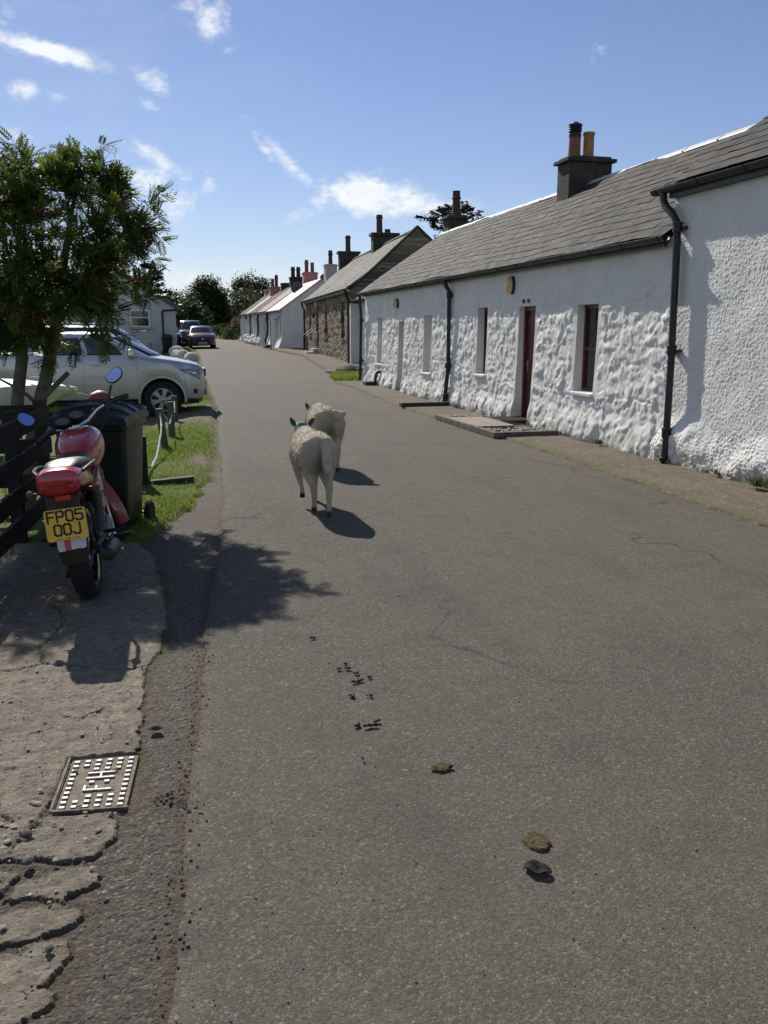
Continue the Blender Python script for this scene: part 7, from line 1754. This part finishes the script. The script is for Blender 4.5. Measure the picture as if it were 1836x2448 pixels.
def doorstep():
    e = thing('door_platform', 'low brick edged platform with gravel strips in front of the red door', 'doorstep', (5.4, 13.4, .04))
    x0, x1, y0, y1 = 4.84, 5.86, 12.1, 14.95; T = .092
    mb = MB(); 
    def edge(a, b):
        a, b = Vector(a), Vector(b); L = (b - a).length; d = (b - a) / L; n = int(L / .3)
        for k in range(n): c = a + d * ((k + .5) * L / n); mb.box((c.x, c.y, T / 2 + .005), (abs(d.x) * (L / n - .008) + abs(d.y) * .10, abs(d.y) * (L / n - .008) + abs(d.x) * .10, T), bev=.008)
    edge((x0, y0 - .05), (x0, y1)); edge((x0 + .05, y0), (x1, y0)); edge((x0 + .05, y1 - .05), (x1 - .15, y1 - .05)); mb.build('edging', MAT['brickedge'], e)
    mb = MB(); mb.box(((x0 + x1) / 2, (y0 + y1) / 2, T / 2 - .02), (x1 - x0 - .12, y1 - y0 - .12, T - .03)); mb.build('infill', MAT['mat_rubber'], e)
    mb = MB()
    for i in range(2):
        for j in range(5): mb.box((4.97 + i * .33, 12.98 + j * .30, T - .008), (.32, .285, .05), bev=.006)
    mb.build('pavers', MAT['paver'], e)
    mb = MB(); 
    for (a, b, c, d) in ((4.86, 5.80, 12.13, 12.62), (4.86, 5.6, 14.55, 14.92)):
        for _ in range(190): pebble(mb, (rnd.uniform(a, b), rnd.uniform(c, d), T - .01 + rnd.uniform(-.01, .01)), rnd.uniform(.016, .034), .6, 6)
    o = mb.build('gravel', MAT['gravel'], e); o['kind'] = 'stuff'
    e = thing('doormat', 'dark rubber lattice doormat lying at the foot of the red door', 'doormat', (5.75, 13.7, T))
    mb = MB()
    for k in range(9): mb.box((5.56 + k * .06, 13.72, T + .026), (.02, .72, .018))
    for k in range(12): mb.box((5.80, 13.40 + k * .06, T + .026), (.50, .02, .018))
    mb.build('lattice', MAT['mat_rubber'], e)
    e = thing('drain_kerb', 'long low black painted block lying at the foot of the middle downpipe', 'drain channel', (5.3, 17.5, .04))
    mb = MB(); mb.box((5.32, 17.45, .075), (1.0, .20, .085), bev=.012, rot=Euler((0, 0, .03)).to_matrix()); mb.box((5.83, 17.6, .06), (.28, .22, .07), bev=.015); mb.build('block', MAT['blockblack'], e)
    e = thing('gully', 'black drain gully with a short bent pipe against the white cottage wall', 'gully', (5.75, 23.9, .06))
    mb = MB(); mb.box((5.75, 23.9, float(gz(23.9)) + .09), (.42, .34, .11), bev=.02); mb.build('grate_box', MAT['blockblack'], e)
    mb = MB(); mb.tube([(5.80, 23.75, .12), (5.84, 23.72, .38), (5.88, 23.70, .46), (6.0, 23.66, .47)], .045, 10); mb.build('bent_pipe', MAT['gutter'], e)
    for (x, y, s, lab) in [(6.35, 29.6, .36, 'dark mossy boulder on the small grass patch beside the white cottage'), (6.62, 29.3, .2, 'smaller stone leaning on the dark boulder in the grass patch')]:
        mb = MB(); pebble(mb, (x, y, float(gz(y)) + .12), s, .6, 11); o = mb.build('boulder', MAT['crumb'], None); tag(o, lab, 'boulder', group='boulders on the small grass patch')
    W = [(6.85, 74.2, .22), (6.8, 70.6, .42), (6.78, 69.2, .34), (6.82, 66.4, .44), (6.9, 64.9, .32), (6.95, 62.9, .26)]
    L = ['farthest white painted stone at the foot of the far row', 'tall white painted stone by the third far downpipe', 'rounded white painted stone in the middle of the far row', 'biggest white painted stone heap by the second far downpipe', 'white painted stone just past the pale pink roofed cottage', 'nearest white painted stone at the foot of the far row']
    for (x, y, s), lab in zip(W, L):
        mb = MB(); pebble(mb, (x, y, float(gz(y)) + .15 + s * .5), s, .9, 9); pebble(mb, (x - .2, y - .4, float(gz(y)) + .2), s * .5, .8, 8); o = mb.build('painted_stone', MAT['farwash'], None); tag(o, lab, 'painted stone', group='white painted stones along the far row')
    e = thing('plank_bench', 'low plank leaning beside the nearest far cottage front', 'plank', (6.9, 58.2, .5)); mb = MB(); mb.box((6.75, 58.4, float(gz(58)) + .22), (.5, 1.2, .06), bev=.01); mb.box((6.75, 58.9, float(gz(58)) + .45), (.05, .2, .6), rot=Euler((.0, .35, 0)).to_matrix()); mb.build('board', MAT['greywood'], e)
    e = thing('plant_trough', 'small dark planter on the kerb by the near gabled far cottage', 'planter', (6.6, 55.4, .42)); mb = MB(); mb.box((6.6, 55.4, float(gz(55)) + .2), (.35, .5, .18), bev=.02); mb.build('trough', MAT['blockblack'], e)
    # weeds at the foot of the walls
    for (x, y, n, s, lab) in [(5.86, 10.75, 40, .10, 'bright green weed growing at the foot of the rubble wall'), (5.80, 7.35, 60, .13, 'low dark weeds at the foot of the roughcast wall'), (5.84, 8.1, 40, .07, 'thin weeds where the roughcast wall meets the pavement')]:
        C = np.array([x, y, .05]) + rng.normal(size=(n, 3)) * (.02, .045, .004); D = rand_dirs(n) * .6 + np.array([-.3, 0, 1.]); D /= np.linalg.norm(D, axis=1)[:, None]
        V, F = leaf_quads(C, D, s * rng.uniform(.4, 1, n), s * .16 * rng.uniform(.5, 1, n)); o = npmesh('weed', V, F, MAT['bush'], None, smooth=False, attrs={'rnd': np.repeat(.5 + .5 * rng.random(n), 4)}); tag(o, lab, 'weed', group='weeds along the foot of the walls')
doorstep()
# ------------------------------------------------------------------ sheep
def sheep_mesh(name, parent, legs, head, tail, woolly=0.0, voxel=.013, wide=1.0, fur=5200, green=None):
    """local frame: y forwards, x right, z up. legs: 4 lists of joints (x,y,z,r); head: (neck pts with radii, yaw)"""
    mb = MB()
    def ell(y, z, w, h, n=18): return [(w * math.cos(2 * math.pi * k / n) * (1 + .06 * math.cos(4 * math.pi * k / n)), y, z + h * math.sin(2 * math.pi * k / n)) for k in range(n)]
    W = wide
    prof = [(-.495, .60, .05, .06), (-.485, .60, .11, .13), (-.45, .59, .17, .175), (-.38, .58, .198, .20), (-.26, .572, .206, .205), (-.12, .565, .198, .195), (.05, .56, .20, .20), (.20, .565, .188, .195), (.32, .58, .16, .18), (.40, .60, .12, .15), (.45, .61, .06, .08)]
    mb.loft([ell(y, z, w * W, h) for y, z, w, h in prof])
    for L in legs:
        pts = [p[:3] for p in L]; mb.tube(pts, [p[3] for p in L], 12)
    neck, hd = head
    mb.tube([p[:3] for p in neck], [p[3] for p in neck], 14)
    mb.tube([p[:3] for p in hd], [p[3] for p in hd], 14)
    mb.tube([p[:3] for p in tail], [p[3] for p in tail], 12)
    def post(o):
        me = o.data; n = len(me.vertices); co = np.empty(n * 3, np.float32); me.vertices.foreach_get('co', co); co = co.reshape(-1, 3).astype(float)
        nn = np.empty(n * 3, np.float32); me.vertices.foreach_get('normal', nn); nn = nn.reshape(-1, 3)
        hd_p = np.array(hd[-1][:3]); hd_0 = np.array(hd[0][:3])
        up = sstep(.30, .42, co[:, 2])
        b = fbm(co[:, 0] * 14 + co[:, 1] * 3, co[:, 2] * 14 + co[:, 1] * 9, 5, 4)
        d_head = np.linalg.norm(co - (hd_p + hd_0) / 2, axis=1); body = up * sstep(.10, .2, d_head)
        f1, f2, c, _, _ = worley(co[:, 0] * 13 + co[:, 1] * 4, co[:, 2] * 13 + co[:, 1] * 11, 9)
        co2 = co + nn * (body * (.007 * b + woolly * (.03 * sstep(.7, .1, f1) + .02 * b)))[:, None]
        # muzzle end and hooves are dark, lower legs a little soiled
        dark = np.maximum(1 - sstep(.045, .085, co[:, 2] - min(0, 0)), 0) * 0
        for L in legs:
            e = np.array(L[-1][:3]); k = np.linalg.norm(co - e, axis=1); dark = np.maximum(dark, 1 - sstep(.045, .075, k))
        dark = np.maximum(dark, 1 - sstep(.03, .06, np.linalg.norm(co - hd_p, axis=1)))
        soil = np.clip((1 - sstep(.18, .46, co[:, 2])) * .22 + np.exp(-((co[:, 0] / .085) ** 2 + ((co[:, 2] - .47) / .15) ** 2)) * (1 - sstep(-.46, -.34, co[:, 1])) * (co[:, 1] > -.515) * .95, 0, 1)  # soiled legs; the patch round the tail paints cleft shade along with dirt
        gr = np.zeros(n)
        if green is not None: gr = (1 - sstep(.042, .06, np.linalg.norm(co - np.array(green), axis=1) + .012 * b)) * .9
        me.vertices.foreach_set('co', co2.astype(np.float32).ravel()); me.update()
        # short fibres standing off the skin give the soft outline
        m = fur; idx = rng.integers(0, n, m * 2); idx = idx[body[idx] > .3][:m]; m = len(idx)
        base = co2[idx]; nd = nn[idx] * .6 + rand_dirs(m) * .55 + np.array([0, -.35, -.3]); nd /= np.linalg.norm(nd, axis=1)[:, None]
        Lh = rng.uniform(.008, .02, m) * (1 + 2.2 * woolly); sd = np.cross(nd, rand_dirs(m)); sd /= np.linalg.norm(sd, axis=1)[:, None]; wd = .0022 + .003 * woolly
        Vf = np.stack([base - sd * wd - nn[idx] * .003, base + sd * wd - nn[idx] * .003, base + nd * Lh[:, None]], 1).reshape(-1, 3)
        nv = n; tot = np.concatenate([co2, Vf]); faces = [list(p.vertices) for p in me.polygons]; nf = len(faces)
        faces += [[nv + 3 * k, nv + 3 * k + 1, nv + 3 * k + 2] for k in range(m)]
        mats = list(me.materials); new = bpy.data.meshes.new('fleece'); new.from_pydata(tot.tolist(), [], faces); 
        for q in mats: new.materials.append(q)
        new.polygons.foreach_set('use_smooth', np.array([True] * nf + [False] * m)); 
        for nm, arr in (('dark', dark), ('soil', soil), ('green', gr)):
            a = new.attributes.new(nm, 'FLOAT', 'POINT'); a.data.foreach_set('value', np.concatenate([arr, np.repeat(arr[idx], 3)]).astype(np.float32))
        new.update(); o.data = new
    return remeshed(mb, name, voxel, MAT['wool'], parent, 5, world=False, post=post)

def ear(parent, base, d, L, w, dark=True):
    base, d = Vector(base), Vector(d).normalized(); s_ = d.cross(Vector((0, 1, 0))).normalized(); n = d.cross(s_)
    mb = MB(); rings = []
    for t, q in ((0, .45), (.2, .85), (.45, 1.0), (.75, .75), (.95, .3), (1, .05)):
        rings.append([base + d * (L * t) + s_ * (w * q * math.cos(a)) + n * (w * q * .35 * math.sin(a) + .25 * w * q * math.cos(a) ** 2) for a in [2 * math.pi * k / 12 for k in range(12)]])
    mb.loft(rings); return mb.build('ear', MAT['seat'] if dark else MAT['wool'], parent, world=False)

def eye(parent, c): mb = MB(); mb.lathe([(.002, -.012), (.010, -.008), (.013, 0), (.010, .008), (.002, .012)], c, 'X', 12); return mb.build('eye', MAT['carglass'], parent, world=False)

def hind(sx, dx=0, fy=0.0, lift=0.0, fx=0.0):
    return [(sx * .10, -.34, .58, .125), (sx * .125, -.32, .46, .095), (sx * .125, -.33 + fy * .3, .36, .062), (sx * .115 + fx * .5, -.43 + fy * .6, .265 + lift * .4, .036), (sx * .108 + fx * .8, -.40 + fy * .85, .15 + lift * .8, .026), (sx * .105 + fx, -.385 + fy, .07 + lift, .026), (sx * .105 + fx, -.365 + fy * 1.05, .012 + lift, .030)]
def fore(sx, fy=0.0, lift=0.0, fx=0.0, fold=0.0):
    return [(sx * .11, .26, .54, .10), (sx * .12, .25 + fy * .2, .42, .066), (sx * .118 + fx * .5, .25 + fy * .6, .28 + lift * .3, .040), (sx * .112 + fx * .8, .245 + fy * .85 - fold * .5, .16 + lift * .8, .026), (sx * .11 + fx, .25 + fy - fold, .07 + lift, .026), (sx * .11 + fx, .265 + fy - fold * 1.1, .012 + lift, .030)]

def make_sheep(label, loc, yaw, legs, head, tail, ears, woolly=0.0, green=None, group=None, fur=5200, wide=1.0, scale=1.0, voxel=.013):
    e = thing('sheep', label, 'sheep', loc, (0, 0, yaw), group); e.scale = (scale,) * 3
    sheep_mesh('body', e, legs, head, tail, woolly, voxel, wide, fur, green)
    for b, d in ears: ear(e, b, d, .10, .026)
    h0, h1 = Vector(head[1][0][:3]), Vector(head[1][-1][:3]); ax = (h1 - h0).normalized(); sd = ax.cross(Vector((0, 0, 1))).normalized(); m = h0.lerp(h1, .42)
    for sg in (-1, 1): eye(e, m + sd * sg * .058 + Vector((0, 0, .018)))
    return e
G = 'sheep trotting up the road'
make_sheep('nearest sheep, cropped cream fleece with a green mark on its head, hind view', (1.275, 7.66, .008), D2R(1),
           [hind(.62, fy=-.12), hind(-.55, fy=.06, fx=.02, lift=.015), fore(-.80, fy=-.10, lift=.08, fx=-.0, fold=.12), fore(.8, fy=.06)],
           ([(0, .32, .58, .15), (.0, .42, .63, .12), (.0, .48, .66, .10)], [(.0, .46, .70, .085), (.0, .53, .715, .080), (.0, .63, .67, .058), (.0, .71, .60, .042)]),
           [(0.02, -.41, .745, .030), (.03, -.49, .71, .042), (.04, -.545, .63, .046), (.045, -.56, .54, .045), (.05, -.555, .465, .042), (.05, -.545, .425, .026)],
           [((-.068, .50, .745), (-.48, .0, .88)), ((.068, .50, .745), (.62, .0, .78))], green=(.0, .455, .785), scale=.94, group=G, woolly=.13, wide=.83, voxel=.010, fur=7500)
make_sheep('second sheep just ahead, creamy fleece with tail lifted and dark ears pricked', (1.805, 9.95, .006), D2R(-1),
           [hind(.8, fy=-.02, fx=.02), hind(-.8, fy=.10), fore(-.8, fy=.12), fore(.8, fy=-.02, lift=.05, fold=.06)],
           ([(0, .32, .58, .145), (-.03, .42, .56, .115), (-.05, .50, .57, .09)], [(-.05, .50, .60, .08), (-.05, .57, .56, .070), (-.055, .65, .47, .052), (-.06, .69, .39, .040)]),
           [(0.02, -.40, .74, .046), (.06, -.48, .70, .048), (.10, -.52, .685, .046), (.14, -.52, .70, .040), (.17, -.50, .715, .024)],
           [((-.10, .48, .67), (-.40, .0, .9)), ((.02, .52, .66), (.5, .2, .7))], scale=.96, group=G, woolly=.36, wide=.9)
s0 = make_sheep('woolly white sheep on the verge, the one nearest the road beyond the pickup', (1.02, 31.6, float(gz(31.6))), D2R(8),
           [hind(1), hind(-1), fore(-1), fore(1)], ([(0, .34, .62, .15), (0, .46, .66, .12), (0, .54, .70, .085)], [(0, .55, .72, .07), (0, .64, .70, .06), (0, .74, .62, .045)]),
           [(0, -.44, .68, .05), (0, -.5, .58, .045), (0, -.49, .48, .03)], [((-.06, .57, .75), (-.9, 0, .25)), ((.06, .57, .75), (.9, 0, .25))], woolly=.9, wide=1.15, fur=900, scale=.9, voxel=.022, group='woolly sheep beyond the pickup')
s0.children[0].data.materials[0] = MAT['whitewool']
for (x, y, yw, sc, lab) in [(.68, 33.0, 22, .95, 'woolly white sheep with layered fleece standing at an angle beyond the pickup bonnet'), (.62, 35.2, -6, 1.05, 'greyish sheep farthest back of the three beyond the pickup')]:
    c = copy_tree(s0); c.location = (x, y, float(gz(y))); c.rotation_euler = (0, 0, D2R(yw)); c.scale = (sc,) * 3; c['label'] = lab
